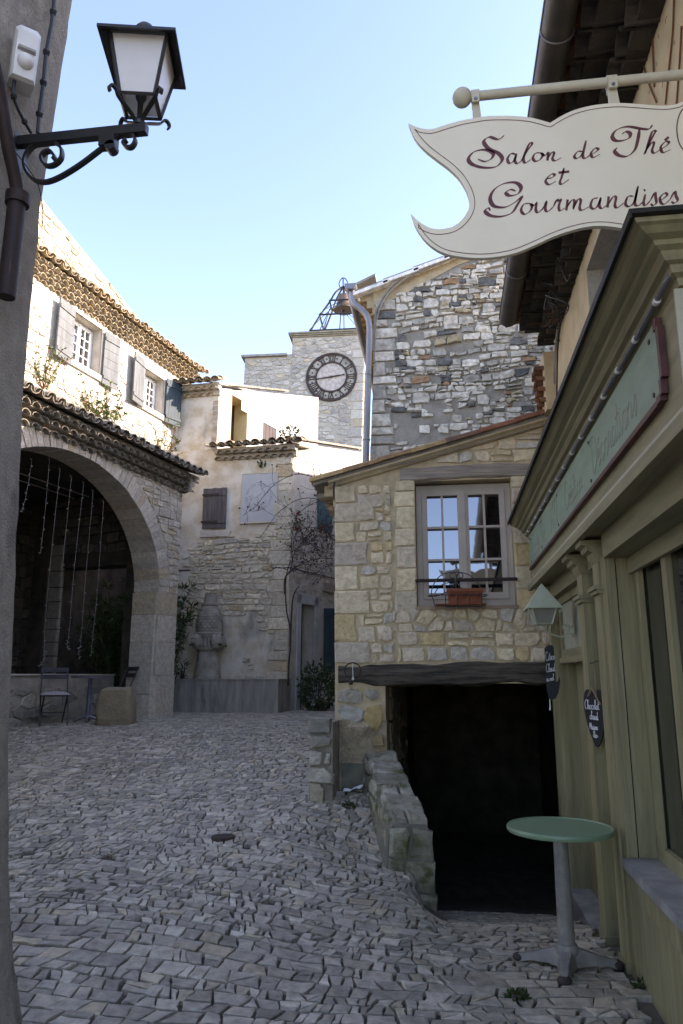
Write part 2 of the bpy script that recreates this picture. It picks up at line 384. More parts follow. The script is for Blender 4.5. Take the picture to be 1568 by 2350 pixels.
def stone_geo(mb, pt, P, front, bulge, col, sink=.03, edge=.13):
    P = ccw(dedupe(P)); n = len(P)
    if n < 3: return
    c = cen(P); jt = lambda: rnd(-1, 1)
    tu, tv = jt()*bulge*.8, jt()*bulge*.8
    sz = max(.02, math.sqrt(area(P)))
    fr_ = front * rnd(.6, 1.35)
    vs = [pt(p[0], p[1], -sink) for p in P]
    vs += [pt(p[0], p[1], fr_*.7 + jt()*bulge*.2) for p in P]
    for p in P:
        t = edge * rnd(.6, 1.3)
        q = (p[0]+(c[0]-p[0])*t, p[1]+(c[1]-p[1])*t)
        vs.append(pt(q[0], q[1], fr_ + bulge*.12 + tu*(q[0]-c[0])/sz + tv*(q[1]-c[1])/sz + jt()*bulge*.45))
    vs.append(pt(c[0]+jt()*.1*sz, c[1]+jt()*.1*sz, fr_ + bulge*rnd(-.35, .75)))
    fs = []
    for i in range(n):
        k = (i+1) % n
        fs += [(i, k, n+k, n+i), (n+i, n+k, 2*n+k, 2*n+i), (2*n+i, 2*n+k, 3*n)]
    mb.add(vs, fs, col)
def put_stones(parent, pt, polys, mat, colf, front=.02, bulge=.015, name='stone', maxn=300, sink=.03, edge=.13, rest='rubble'):
    cp = V(0, 0, CAMZ)
    def key(P):
        c = cen(P); return -area(P) / (pt(c[0], c[1], 0) - cp).length_squared
    polys = sorted([P for P in polys if len(P) > 2], key=key)
    for P in polys[:maxn]:
        mb = MB(); c = cen(P); stone_geo(mb, pt, P, front, bulge, colf(*c), sink, edge)
        if mb.v: mb.build(name, mat, parent)
    if len(polys) > maxn:
        mb = MB()
        for P in polys[maxn:]:
            c = cen(P); stone_geo(mb, pt, P, front, bulge, colf(*c), sink, edge)
        stuff(mb.build(rest, mat, parent))
def palette(cols, var=.12):
    tot = sum(w for w, _ in cols)
    def f(u=0, v=0):
        x = R.random()*tot
        for w, c in cols:
            x -= w
            if x <= 0: break
        k = 1 + rnd(-var, var); return (c[0]*k, c[1]*k, c[2]*k)
    return f

def wall_mesh(mb, fr, u0, u1, v0, top, holes=(), thick=.4, cuts=(), back=True):
    """front face with openings, reveals, ends, top and back; top is a height or a function of u"""
    tf = top if callable(top) else (lambda u: top)
    us = sorted({u0, u1, *cuts, *[h[0] for h in holes], *[h[1] for h in holes]}); us = [u for u in us if u0 <= u <= u1]
    tmax = min(tf(u) for u in us)
    vs = sorted({v0, *[h[2] for h in holes], *[h[3] for h in holes]}); vs = [v for v in vs if v0 <= v < tmax]
    P = fr.pt
    def q(a, b, c, d): mb.add([a, b, c, d], [(0, 1, 2, 3)])
    for i in range(len(us)-1):
        a, b = us[i], us[i+1]
        for j in range(len(vs)):
            c = vs[j]; last = j == len(vs)-1
            d0, d1 = (tf(a), tf(b)) if last else (vs[j+1], vs[j+1])
            mu, mv = (a+b)/2, (c + (d0+d1)/2)/2
            inh = any(h[0] < mu < h[1] and h[2] < mv < h[3] for h in holes)
            if not inh: q(P(a,c), P(b,c), P(b,d1), P(a,d0))
            if back is True or (back == 'holes' and not inh): q(P(b,c,-thick), P(a,c,-thick), P(a,d0,-thick), P(b,d1,-thick))
        q(P(a,tf(a)), P(b,tf(b)), P(b,tf(b),-thick), P(a,tf(a),-thick))
    for u, s in ((u0, 1), (u1, -1)):
        a = [P(u,v0), P(u,tf(u)), P(u,tf(u),-thick), P(u,v0,-thick)]
        mb.add(a if s > 0 else a[::-1], [(0, 1, 2, 3)])
    for (a, b, c, d) in holes:
        for e in ([P(a,c),P(a,c,-thick),P(a,d,-thick),P(a,d)], [P(b,c),P(b,d),P(b,d,-thick),P(b,c,-thick)], [P(a,d),P(a,d,-thick),P(b,d,-thick),P(b,d)], [P(a,c),P(b,c),P(b,c,-thick),P(a,c,-thick)]):
            mb.add(e, [(0, 1, 2, 3)])
    return mb

# ------------------------------------------------------------------ canal tiles
def tile_mesh(name, r0, r1, L, th=.014, seg=5, col=(1, 1, 1)):
    """half-round tile, convex up (+Z), length along +Y from 0 to L"""
    mb = MB(); vs = []
    for (y, r) in ((0, r0), (L, r1)):
        for k in range(seg+1):
            w = math.pi * k / seg
            vs.append((math.cos(w)*r, y, math.sin(w)*r*.85))
        for k in range(seg+1):
            w = math.pi * k / seg
            vs.append((math.cos(w)*(r-th), y, math.sin(w)*(r-th)*.85))
    n = seg+1; fs = []
    for k in range(seg):
        fs += [(k, k+1, 2*n+k+1, 2*n+k), (n+k+1, n+k, 3*n+k, 3*n+k+1), (k+1, k, n+k, n+k+1), (2*n+k, 2*n+k+1, 3*n+k+1, 3*n+k)]
    fs += [(0, 2*n, 3*n, n), (seg, n+seg, 3*n+seg, 2*n+seg)]
    mb.add(vs, fs, col)
    me = mb.mesh(name, M['tile'])
    return me
TILE_COLS = {'tan': [(.42, .32, .20), (.35, .27, .17), (.47, .38, .26), (.30, .24, .16)],
             'grey': [(.27, .245, .205), (.21, .19, .16), (.33, .30, .25), (.25, .22, .175)],
             'red': [(.30, .12, .055), (.25, .10, .05), (.33, .16, .085), (.22, .11, .065)],
             'dark': [(.065, .057, .048), (.05, .044, .037), (.085, .073, .058)], 'ochre': [(.48, .32, .14), (.40, .26, .11), (.34, .20, .09)],
             'pale': [(.50, .43, .33), (.44, .37, .28), (.38, .33, .26)]}
_tm = {}
def tmesh(kind, r0, r1, L):
    k = (kind, r0, r1, L)
    if k not in _tm: _tm[k] = [tile_mesh('canal_tile', r0, r1, L, col=c) for c in TILE_COLS[kind]]
    return R.choice(_tm[k])
def put_tile(parent, kind, r0, r1, L, pos, yd, zd, name='tile', flip=False, jit=.04):
    yd = Vector(yd).normalized(); zd = Vector(zd); zd = (zd - yd*zd.dot(yd)).normalized()
    if flip: zd = -zd
    yd = (yd + V(rnd(-jit, jit), rnd(-jit, jit), rnd(-jit, jit)*.5)).normalized(); zd = (zd - yd*zd.dot(yd)).normalized()
    xd = yd.cross(zd)
    o = link(name, tmesh(kind, r0, r1, L), parent)
    m = Matrix((xd, yd, zd)).transposed().to_4x4(); m.translation = pos
    o.matrix_basis = m
    return o
def genoise(parent, fr, u0, u1, z0, rows, kind, sp=.19, r=.088, step=.12, rh=.125, mat='mortar_pale', d0=0.0):
    """corbelled rows of half-round tiles bedded in mortar under an eave"""
    up = V(0, 0, 1)
    for k in range(rows):
        z = z0 + k*rh; out = d0 + step*(k+1)
        mb = MB(); mb.fbox(fr, u0, u1, z + r*.15, z + rh + .012, -.05, out - .07); mb.build('mortar_bed', M[mat], parent)
        u = u0 + (sp*.5 if k % 2 else 0) + sp*.4
        while u < u1 - sp*.3:
            put_tile(parent, kind, r, r*.92, step + .09, fr.pt(u, z + rnd(-.008, .008), out + rnd(-.012, .012)), -fr.N, up, 'eave_tile', jit=.03)
            u += sp
    return z0 + rows*rh
def roof_edge(parent, fr, u0, u1, z, out, slope, kind, sp=.21, r=.095, courses=2, L=.42, depth=3.0, cap=True):
    """roof slab rising behind the eave with channel and cover tiles along its edge"""
    s = math.tan(slope); P = fr.pt
    mb = MB(); t = .05
    rc = .16; a = [P(u0+.04, z-.02+s*rc, out-rc), P(u1-.04, z-.02+s*rc, out-rc), P(u1-.04, z-.02 + s*depth, out-depth), P(u0+.04, z-.02 + s*depth, out-depth)]
    mb.add(a + [p - V(0, 0, t) for p in a], [(0,1,2,3), (7,6,5,4), (0,4,5,1), (1,5,6,2), (2,6,7,3), (3,7,4,0)])
    mb.build('roof_slab', M['mortar_grey'], parent)
    yd = (-fr.N * math.cos(slope) + V(0, 0, math.sin(slope))); up = V(0, 0, 1)
    for c in range(courses):
        back = c * (L - .09); base = (fr.N * (out + .03) + yd * back)
        u = u0 + sp*.5
        while u < u1:
            if c == 0: put_tile(parent, kind, r*.95, r*.85, L, P(u - sp*.5, z + .075, 0) + base + fr.N*.02, yd, up, 'channel_tile', flip=True, jit=.02)
            put_tile(parent, kind, r, r*.85, L, P(u, z + .045 + c*.012 + rnd(-.012, .012), 0) + base + fr.N*rnd(-.02, .03), yd, up, 'roof_tile', jit=.035)
            u += sp

# ------------------------------------------------------------------ plants
def leaf(mb, p, d, n, L, w, col):
    d = Vector(d).normalized(); n = Vector(n); s = d.cross(n)
    if s.length < 1e-4: s = d.orthogonal()
    s.normalize(); q = s.cross(d)
    mb.add([p, p + d*L*.45 + s*w*.5 + q*L*.06, p + d*L, p + d*L*.45 - s*w*.5 + q*L*.06, p + d*L*.5 - q*L*.03], [(0, 1, 4), (1, 2, 4), (2, 3, 4), (3, 0, 4)], col)
def rdir(): 
    while True:
        v = V(rnd(-1, 1), rnd(-1, 1), rnd(-1, 1))
        if .05 < v.length < 1: return v.normalized()
def branch(p, d, L, n, droop=0.0, wob=.25):
    pts = [Vector(p)]; d = Vector(d).normalized()
    for i in range(n):
        d = (d + rdir()*wob + V(0, 0, -droop)).normalized(); pts.append(pts[-1] + d*(L/n))
    return pts

# ------------------------------------------------------------------ main planes
def rotd(X, Y):
    l = math.hypot(X, Y); return cy(X/l, Y/l)
FA = Fr(cy(-3.26, 13.2), rotd(.3338, .9426))              # arcade front
FU = Fr(cy(-3.85, 17.0), rotd(.3338, .9426))              # shuttered house behind it
FM = Fr(cy(-1.16, 16.0), rotd(1, -.2), lean=.012)         # house behind the fountain, front
FH = Fr(cy(-1.16, 16.0), rotd(.45, .89), lean=.012)       # its side
FT = Fr(cy(-.0714*24, 24), rotd(1, -.1), lean=.03)        # clock tower
FB = Fr((0, 10.2), (1, 0))                                # tall rubble house
FS = Fr((0, 7.9), (1, 0))                                 # small stone house
def FX(x): return Fr((x, 0), (0, -1))                     # shop planes; u = -y

# ------------------------------------------------------------------ street
def sst(a, b, x):
    t = min(1, max(0, (x-a)/(b-a))); return t*t*(3-2*t)
def pline(b): return -.33 - .236*(min(b, 7.95) - 6.25)
def gz(a, b):
    t = min(max(b-4.0, 0), 7.0); zl = .125*t - .0
    if b > 10.5: zl = .8125 + .06*(1-math.exp(-(b-10.5)/1.0)) if b < 14 else .87
    zl = min(zl, .87)
    zl *= 1 - .6*sst(-1.5, -.35, a)*sst(8.0, 6.4, b)
    zr = -.07*(min(max(b, 4.4), 5.7)-4.4)
    if b > 5.7: zr -= .25*(min(b, 7.9)-5.7)
    if b > 7.9: zr -= .2*(min(b, 10)-7.9)
    c = -.1 + sst(4.4, 6.2, b)*(pline(max(b, 6.2)) + .16); wdt = .6 - .53*sst(4.6, 6.25, b)
    w = sst(c-wdt, c+wdt, a)
    if b > 14.3: w = 0
    n = .02*mnoise.noise(V(a*.7, b*.7, 0)) + .012*mnoise.noise(V(a*2.1, b*2.1, 3))
    return zl*(1-w) + zr*w + n
mb = MB(); xs = [-60, -30, -14, -9] + [-7 + .25*i for i in range(53)] + [7, 10, 16, 30, 60]
ys = [-60, -30, -12, -6, -2, 1, 2.5] + [3 + .2*i for i in range(78)] + [19, 21, 24, 30, 45, 80]
mb.add([(x, y, gz(x, y) - .016) for y in ys for x in xs], [(j*len(xs)+i, j*len(xs)+i+1, (j+1)*len(xs)+i+1, (j+1)*len(xs)+i) for j in range(len(ys)-1) for i in range(len(xs)-1)])
street = structure(mb.build('street', M['joint'], None, True, None))
mb = MB(); mb.add([(-60, -60, .004), (60, -60, .004), (60, 2.6, .004), (-60, 2.6, .004)], [(0, 1, 2, 3)]); bounce_gr = structure(mb.build('square', pm('pale_bounce_ground', (.42, .39, .34), .85, col2=(.30, .28, .25), scale=5, bump=.5, bscale=20, bdist=.02)))  # out-of-view pale ground added to bounce sunlight onto the facades
bounce_gr['label'] = 'unseen pale ground added behind the camera to bounce light'
street['label'] = 'cobbled village street rising between the houses'

def cob_ok(a, b):
    if b < 3.0 or b > 16.2: return False
    if b < 3.75 and a < -2.02: return False
    if b < 4.6 and a > 1.0: return False
    if a > .93: return False
    if b > 7.75 and a > -1.2 : return False
    if 6.3 < b and abs(a - pline(b)) < .10: return False
    q = V(a, b, 0) - FA.O; dd = q.dot(FA.N); uu = q.dot(FA.U)
    if -.05 < uu < .68 and dd < .06: return False
    if dd < -1.15 and uu < .7: return False
    if dd < -1.6: return False
    q = V(a, b, 0) - FM.O
    if q.dot(FM.N) < 0.15 and q.dot(FM.U) < .1: return False
    q = V(a, b, 0) - FH.O
    if q.dot(FH.N) < 0.1 and q.dot(FH.U) > -.1: return False
    return True
def cobcol(a, b):
    warm = sst(-.5, .6, a + .15*(5-b)*.3)
    base = [(.39, .36, .31), (.44, .405, .35), (.32, .295, .255), (.51, .47, .41), (.41, .37, .31), (.36, .335, .295)]
    c = R.choice(base); k = rnd(.72, 1.2)
    w = (.44, .39, .31); t = warm*rnd(.2, .75)
    if R.random() < .07: w = (.50, .42, .30); t = .6
    return tuple((c[i]*(1-t) + w[i]*t)*k for i in range(3))
cob = []
def cob_warp(p):
    a, b = p
    return (a + .09*mnoise.noise(V(a*.9, b*.9, 5)) + .02*mnoise.noise(V(a*5, b*5, 1)), b + .20*mnoise.noise(V(a*.55, b*.55, 9)) + .012*mnoise.noise(V(a*3.2, b*3.2, 2)))
def shards(u0, u1, v0, v1):
    """rough rows of split stones: shared slanting joints, now and then a stone halved"""
    out = []; v = v0
    while v < v1:
        big = mnoise.noise(V(0, v*.5, 3)); kk = 1.06 - .2*sst(4.0, 5.6, v); h = (rnd(.07, .125) + .025*max(0, big))*(.5+.5*kk); u = u0; sk = rnd(-.03, .03); tilt = rnd(-.03, .03)
        while u < u1:
            w = h*rnd(.65, 1.5)*kk; sk2 = rnd(-.045, .045); j = lambda: rnd(-.009, .009)
            q = [(u+j(), v+j()), (u+w+j(), v+j()), (u+w+sk2+j(), v+h+j()), (u+sk+j(), v+h+j())]
            r = R.random()
            if r < .16:   t = rnd(.35, .65); a = (q[0][0]+(q[1][0]-q[0][0])*t, q[0][1]+j()); b = (q[3][0]+(q[2][0]-q[3][0])*rnd(.3, .7), q[3][1]+j()); out += [[q[0], a, b, q[3]], [a, q[1], q[2], b]]
            elif r < .27: t = rnd(.35, .65); a = (q[0][0]+(q[3][0]-q[0][0])*t, q[0][1]+(q[3][1]-q[0][1])*t); b = (q[1][0]+(q[2][0]-q[1][0])*t, q[1][1]+(q[2][1]-q[1][1])*rnd(.3, .7)); out += [[q[0], q[1], b, a], [a, b, q[2], q[3]]]
            elif r < .35: out += [[q[0], q[1], q[2]], [q[0], q[2], q[3]]]
            else: out.append(q)
            u += w; sk = sk2
        v += h
    return out
for P in shards(-7.2, 1.6, 2.9, 16.4):
    # midpoints on the long edges and knocked corners, then pull in from the joint
    Q = []
    for i in range(len(P)):
        p, q = P[i], P[(i+1) % len(P)]; Q.append(p); 
        if math.hypot(p[0]-q[0], p[1]-q[1]) > .07: t = rnd(.3, .7); Q.append((p[0]+(q[0]-p[0])*t + rnd(-.006, .006), p[1]+(q[1]-p[1])*t + rnd(-.006, .006)))
    c = cen(Q); g = rnd(.0035, .011)
    Q = [(p[0]+(c[0]-p[0])*min(.3, g*rnd(.5, 1.6)/max(.02, math.hypot(p[0]-c[0], p[1]-c[1]))), p[1]+(c[1]-p[1])*min(.3, g*rnd(.5, 1.6)/max(.02, math.hypot(p[0]-c[0], p[1]-c[1])))) for p in Q]
    Q = [cob_warp(p) for p in Q]; c = cen(Q)
    if area(Q) > .0012 and cob_ok(*c): cob.append(Q)
def gpt(a, b, d): return V(a, b, gz(a, b) + d)
put_stones(street, gpt, cob, M['cobble'], cobcol, front=.010, bulge=.004, name='cobblestone', sink=.05, edge=.14, rest='small_cobbles')
# ------------------------------------------------------------------ small stone house over the passage
SH = thing('stone_house', 'small beige stone house with a wooden beam over a dark passage', 'house', (-.2, 8.2, gz(-1.0, 7.9)))
sh_l, sh_r = -1.18, 1.6
def sh_top(u): return 3.70 + (u + 1.18) * (4.30-3.70)/(1.13+1.18)
WIN = (-.30, .735, 2.31, 3.68); PAS = (-.65, 1.55, -1.2, 1.52)
mb = MB(); wall_mesh(mb, FS, sh_l, sh_r, -1.2, sh_top, [WIN, PAS], .45, back='holes', cuts=[0, .5, 1])
# left flank and the passage vault
mb.add([(sh_l, 7.9, -.6), (sh_l, 7.9, 3.7), (sh_l, 10.2, 3.7), (sh_l, 10.2, -.6)], [(0, 1, 2, 3)])
shw = mb.build('wall', M['mortar_warm'], SH)
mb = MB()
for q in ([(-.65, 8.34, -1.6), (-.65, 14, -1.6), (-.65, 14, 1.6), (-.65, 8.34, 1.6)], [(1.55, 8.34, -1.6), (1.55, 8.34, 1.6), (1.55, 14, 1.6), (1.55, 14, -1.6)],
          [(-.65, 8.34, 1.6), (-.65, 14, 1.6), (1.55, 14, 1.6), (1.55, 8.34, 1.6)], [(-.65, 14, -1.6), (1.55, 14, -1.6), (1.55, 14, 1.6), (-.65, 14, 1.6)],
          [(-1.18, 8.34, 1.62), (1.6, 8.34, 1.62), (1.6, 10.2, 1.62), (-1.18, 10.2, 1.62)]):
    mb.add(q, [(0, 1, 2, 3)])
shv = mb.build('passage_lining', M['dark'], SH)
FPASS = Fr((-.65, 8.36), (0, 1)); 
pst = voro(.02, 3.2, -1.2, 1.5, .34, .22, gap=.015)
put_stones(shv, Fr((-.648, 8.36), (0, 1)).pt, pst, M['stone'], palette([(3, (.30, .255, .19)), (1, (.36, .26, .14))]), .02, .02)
pal_warm = palette([(5, (.70, .585, .41)), (4, (.66, .56, .42)), (2.5, (.72, .60, .40)), (1.4, (.57, .52, .45)), (.6, (.62, .48, .27)), (1.0, (.52, .45, .36))], .12)
st = []
# big quoins up the left corner
v = 1.72; k = 0
while v < 3.6:
    h = rnd(.19, .30); w = rnd(.20, .26) if k % 2 else rnd(.34, .46)
    top = min(v+h, 3.66)
    st.append([(-1.185+rnd(0,.01), v+.008), (-1.18+w*.5, v+.006), (-1.18+w, v+.01+rnd(0,.02)), (-1.18+w+rnd(-.03,.01), (v+top)/2), (-1.18+w-rnd(0,.03), top-.008), (-1.18+w*.5, top-.006), (-1.185, top-.008)])
    k += 1; v = top
    for P in coursed(-1.18+w+.012, -.55 if v < 2.35 or v > 3.7 else -.555, top-h, top, (h*.45, h*.62), (1.2, 2.2), .012, .022, .12, .008): st.append(P)
# dressed jamb stones either side of the window
v = 2.24; k = 0
while v < 3.66:
    h = rnd(.17, .26); top = min(v+h, 3.70); w = rnd(.20, .25)
    a0 = -.30 - w if k % 2 else -.30 - w*.8 - .04
    st.append([(a0, v+.006), ((a0-.305)/2, v+.004), (-.303, v+.006), (-.303, top-.006), ((a0-.303)/2, top-.004), (a0+rnd(0,.012), top-.006)])
    w2 = rnd(.14, .34); st.append([(.738, v+.006), (.738+w2, v+.006), (.738+w2, top-.006), (.738, top-.006)])
    k += 1; v = top
# the field: under the sill (with a slanted relieving arch) and above the lintel
low = coursed(-.52, 1.3, 1.73, 2.04, (.13, .17), (.9, 1.9), .014, .026, .1, .01)
mid = voro(-.56, 1.3, 2.04, 2.30, .155, .17, .36, .016, .2)
st += low + mid
st += cut_top(coursed(-.56, 1.3, 3.87, 4.4, (.12, .16), (1.1, 2.4), .012, .02, .05, .008), -1.18, 3.64, 1.13, 4.24)
st += coursed(.98, 1.3, 2.3, 3.87, (.16, .24), (1.0, 1.6), .012, .02, .1, .008)
st = cut_top(st, -1.18, 3.66, 1.13, 4.26)
# pier left of the passage: a few big rubble stones in rough render
pier = [[(-1.16, 1.44), (-1.02, 1.47), (-.88, 1.42), (-.90, 1.33), (-1.0, 1.31), (-1.15, 1.34)],
        [(-1.12, 1.30), (-.98, 1.29), (-.86, 1.24), (-.88, 1.14), (-.98, 1.11), (-1.12, 1.17), (-1.15, 1.24)],
        [(-.85, 1.46), (-.74, 1.45), (-.72, 1.38), (-.80, 1.35), (-.86, 1.40)],
        [(-.84, 1.28), (-.70, 1.31), (-.67, 1.20), (-.71, 1.05), (-.85, 1.07), (-.88, 1.18)],
        [(-.80, .98), (-.68, 1.01), (-.66, .90), (-.78, .89)], [(-.76, .86), (-.66, .87), (-.66, .74), (-.75, .73)]]
pcols = iter([(.44, .40, .33), (.43, .41, .37), (.38, .35, .3), (.47, .35, .17), (.40, .31, .18), (.42, .32, .17)])
put_stones(shw, FS.pt, st, M['stone'], pal_warm, .017, .010)
for P in pier:
    mb = MB(); stone_geo(mb, FS.pt, P, .03, .03, next(pcols), .05); mb.build('stone', M['stone'], shw)
# rough render skirting low on the pier
mb = MB(); n = 14
for i in range(n+1):
    for j in range(12):
        u = -1.2 + .56*j/11; v = .2 + .95*i/n
        mb.v.append(tuple(FS.pt(u, v, .012 + .09*max(0, mnoise.noise(V(u*6, v*6, 2))) + .05*sst(.7, .25, v)))); mb.c.append((1, 1, 1))
mb.f = [(i*12+j, i*12+j+1, (i+1)*12+j+1, (i+1)*12+j) for i in range(n) for j in range(11)]
mb.build('render_skirt', pm('rough_pier_render', (.50, .41, .28), .95, col2=(.30, .245, .165), scale=6, bump=1, bscale=30, bdist=.03, col3=(.16, .15, .10), scale3=2.4, th3=(.55, .72)), SH)
mb = MB(); mb.fbox(FS, -1.1, -.72, .42, .72, .02, .075); mb.build('grey_slab', pm('grey_green_slab', (.17, .165, .12), .9, col2=(.10, .105, .085), bump=.4), SH)
# oak beam, uneven
mb = MB(); nb = 22
for i in range(nb+1):
    u = -1.14 + 2.5*i/nb; zc = 1.615 + .012*math.sin(u*2.2) ; hh = .118 + .022*mnoise.noise(V(u*2.5, 0, 0)); hl = hh + (.0 if u > -.8 else -.02)
    for k in range(10):
        w = 2*math.pi*k/10; sx = math.copysign(abs(math.cos(w))**.5, math.cos(w)); sz = math.copysign(abs(math.sin(w))**.5, math.sin(w))
        mb.v.append(tuple(FS.pt(u, zc + sz*hl + .026*mnoise.noise(V(u*5, k*.9, 1)), -.10 + sx*.15 + .015*mnoise.noise(V(u*8, k*1.3, 4))))); mb.c.append((1, 1, 1))
mb.f = [(i*10+k, i*10+(k+1)%10, (i+1)*10+(k+1)%10, (i+1)*10+k) for i in range(nb) for k in range(10)] + [tuple(range(10)), tuple(nb*10+k for k in range(9, -1, -1))]
mb.build('beam', M['beam'], SH, True)
mb = MB(); nb = 12
for i in range(nb+1):
    u = -.46 + 1.40*i/nb; zc = 3.765 + .01*math.sin(u*4); hh = .085
    for k in range(8):
        w = 2*math.pi*(k+.5)/8; sx = math.copysign(abs(math.cos(w))**.4, math.cos(w)); sz = math.copysign(abs(math.sin(w))**.4, math.sin(w))
        mb.v.append(tuple(FS.pt(u, zc + sz*hh + .01*mnoise.noise(V(u*6, k*.9, 1)), -.08 + sx*.11 + .008*mnoise.noise(V(u*8, k, 4))))); mb.c.append((1, 1, 1))
mb.f = [(i*8+k, i*8+(k+1)%8, (i+1)*8+(k+1)%8, (i+1)*8+k) for i in range(nb) for k in range(8)] + [tuple(range(8)), tuple(nb*8+k for k in range(7, -1, -1))]
mb.build('lintel', M['lintel'], SH, True)
# casement window set back in the reveal
def casement(parent, fr, u0, u1, v0, v1, d, mat, glass, cols=2, rows=4, fw=.055, sash=.05, bar=.02, name='window', hard=True, tilt=0.0):
    mb = MB()
    for a, b, c, e in ((u0, u1, v1-fw, v1), (u0, u1, v0, v0+fw*1.3), (u0, u0+fw, v0+fw*1.3, v1-fw), (u1-fw, u1, v0+fw*1.3, v1-fw)): mb.fbox(fr, a, b, c, e, d-.06, d)
    w = mb.build(name, M[mat], parent)
    um = (u0+u1)/2; a, b = v0+fw*1.3, v1-fw
    for (s0, s1) in ((u0+fw, um), (um, u1-fw)):
        mb = MB()
        for p in ((s0+.003, s1-.003, b-sash, b-.003), (s0+.003, s1-.003, a+.003, a+sash*1.2), (s0+.003, s0+sash, a+sash*1.2, b-sash), (s1-sash, s1-.003, a+sash*1.2, b-sash)): mb.fbox(fr, *p, d-.05, d+.012)
        g0, g1, h0, h1 = s0+sash, s1-sash, a+sash*1.2, b-sash
        for k in range(1, cols): x = g0 + (g1-g0)*k/cols; mb.fbox(fr, x-bar/2, x+bar/2, h0, h1, d-.045, d+.004)
        for k in range(1, rows): y = h0 + (h1-h0)*k/rows; mb.fbox(fr, g0, g1, y-bar/2, y+bar/2, d-.044, d+.007)
        mb.build('sash', M[mat], w)
        for i in range(cols):
            for j in range(rows):
                x0, x1 = g0+(g1-g0)*i/cols, g0+(g1-g0)*(i+1)/cols; y0, y1 = h0+(h1-h0)*j/rows, h0+(h1-h0)*(j+1)/rows
                m2 = MB(); tl = tilt*(y1-y0); a_ = [fr.pt(x0, y0, d-.02), fr.pt(x1, y0, d-.02), fr.pt(x1, y1, d-.02-tl), fr.pt(x0, y1, d-.02-tl)]; m2.prism(a_, -fr.N*.005); m2.build('pane', M[glass], w)
    if hard: mb = MB(); mb.fbox(fr, um-.022, um+.022, a, b, d+.012, d+.028); mb.build('meeting_strip', M[mat], w)
    return w
casement(SH, FS, WIN[0]+.005, WIN[1]-.005, WIN[2]+.005, WIN[3]-.02, -.13, 'win_wood', 'mirror_glass', 2, 3, .06, .06, .024, tilt=.06)
mb = MB(); mb.fbox(FS, WIN[0], WIN[1], WIN[2], WIN[3], -.44, -.40); mb.build('dark_backing', M['dark_void'], SH)  # near-black sheet in place of an unlit room behind the window
for i in range(5):
    a = WIN[0]-.02 + i*.215; mb = MB(); mb.fbox(FS, a+.003, a+.21, WIN[2]-.032+rnd(-.004, .004), WIN[2]+.003, -.2, .03+rnd(-.008, .008)); mb.build('sill_tile', pm('sill_brick', (.34, .25, .17), .9, bump=.5), SH)
# sloping roof: tiles along the verge, bedding mould, slab behind
sl = math.atan2(.60, 2.31); ur = V(math.cos(sl), 0, math.sin(sl))
def rp(u, up, d): return FS.pt(u, sh_top(u)+up, d)
mb = MB()
a = [rp(-1.42, .02, .07), rp(1.5, .02, .07), V(1.5, 10.2, sh_top(1.5)+.02), V(-1.42, 10.2, sh_top(-1.42)+.02)]
mb.add(a + [p + V(0, 0, .05) for p in a], [(3,2,1,0), (4,5,6,7), (0,1,5,4), (1,2,6,5), (2,3,7,6), (3,0,4,7)]); mb.build('roof_slab', M['mortar_grey'], SH)
mb = MB()
pr = [(.0, -.05), (.03, -.045), (.05, -.02), (.085, .0), (.085, .02), (-.02, .02)]
vs = []
for u in (-1.25, 1.5): vs += [rp(u, b, d) for d, b in pr]
mb.add(vs, [(i, (i+1)%6, 6+(i+1)%6, 6+i) for i in range(6)] + [(5,4,3,2,1,0), (6,7,8,9,10,11)]); mb.build('verge_moulding', M['mortar_warm'], SH)
L = .46; u = -1.45
while u < 1.35:
    put_tile(SH, 'ochre' if u < 0 else 'red', .085, .075, L, rp(u, .055 + rnd(-.004, .006), .045), ur, (0, 0, 1), 'verge_tile', jit=.012); u += (L-.07)*math.cos(sl)
for row in range(1, 8):
    for k in range(7):
        put_tile(SH, R.choice(['ochre', 'grey']), .085, .075, L, rp(-1.45 + k*(L-.07)*math.cos(sl), .055, .045 - row*.2), ur, (0, 0, 1), 'roof_tile', jit=.015)
FSL = Fr((sh_l, 0), (0, -1))
genoise(SH, FSL, -10.1, -7.93, 3.42, 2, 'tan', .19, .085, .1, .12, 'mortar_warm')
# ------------------------------------------------------------------ stub wall and parapet by the passage
SW = thing('stub_wall', 'low stub of stacked pale stones against the stone house corner', 'wall', (-1.25, 7.5, gz(-1.25, 7.4)))
mb = MB(); mb.box((-1.335, 7.42, .3), (-1.13, 7.899, 1.15)); stw = mb.build('core', M['plaster_left'], SW)
mb = MB(); mb.box((-1.345, 7.41, 1.15), (-1.03, 7.89, 1.175)); 
FW = Fr((0, 7.415), (1, 0))
for P, c in (([(-1.36, 1.05), (-1.15, 1.06), (-1.14, 1.19), (-1.25, 1.205), (-1.36, 1.19)], (.26, .25, .22)), ([(-1.34, .91), (-1.15, .94), (-1.13, 1.0), (-1.2, 1.03), (-1.34, 1.03)], (.30, .28, .24)),
          ([(-1.355, .75), (-1.24, .755), (-1.22, .88), (-1.35, .885)], (.44, .42, .37)), ([(-1.21, .76), (-1.15, .77), (-1.14, .86), (-1.18, .87)], (.42, .4, .34)),
          ([(-1.355, .60), (-1.12, .585), (-1.11, .66), (-1.2, .73), (-1.35, .735)], (.43, .40, .34)), ([(-1.355, .42), (-1.21, .40), (-1.20, .54), (-1.24, .585), (-1.35, .59)], (.38, .34, .26))):
    m2 = MB(); stone_geo(m2, FW.pt, P, .045, .03, c, .05); m2.build('stone', M['stone'], stw)
FW2 = Fr((-1.335, 0), (0, -1))
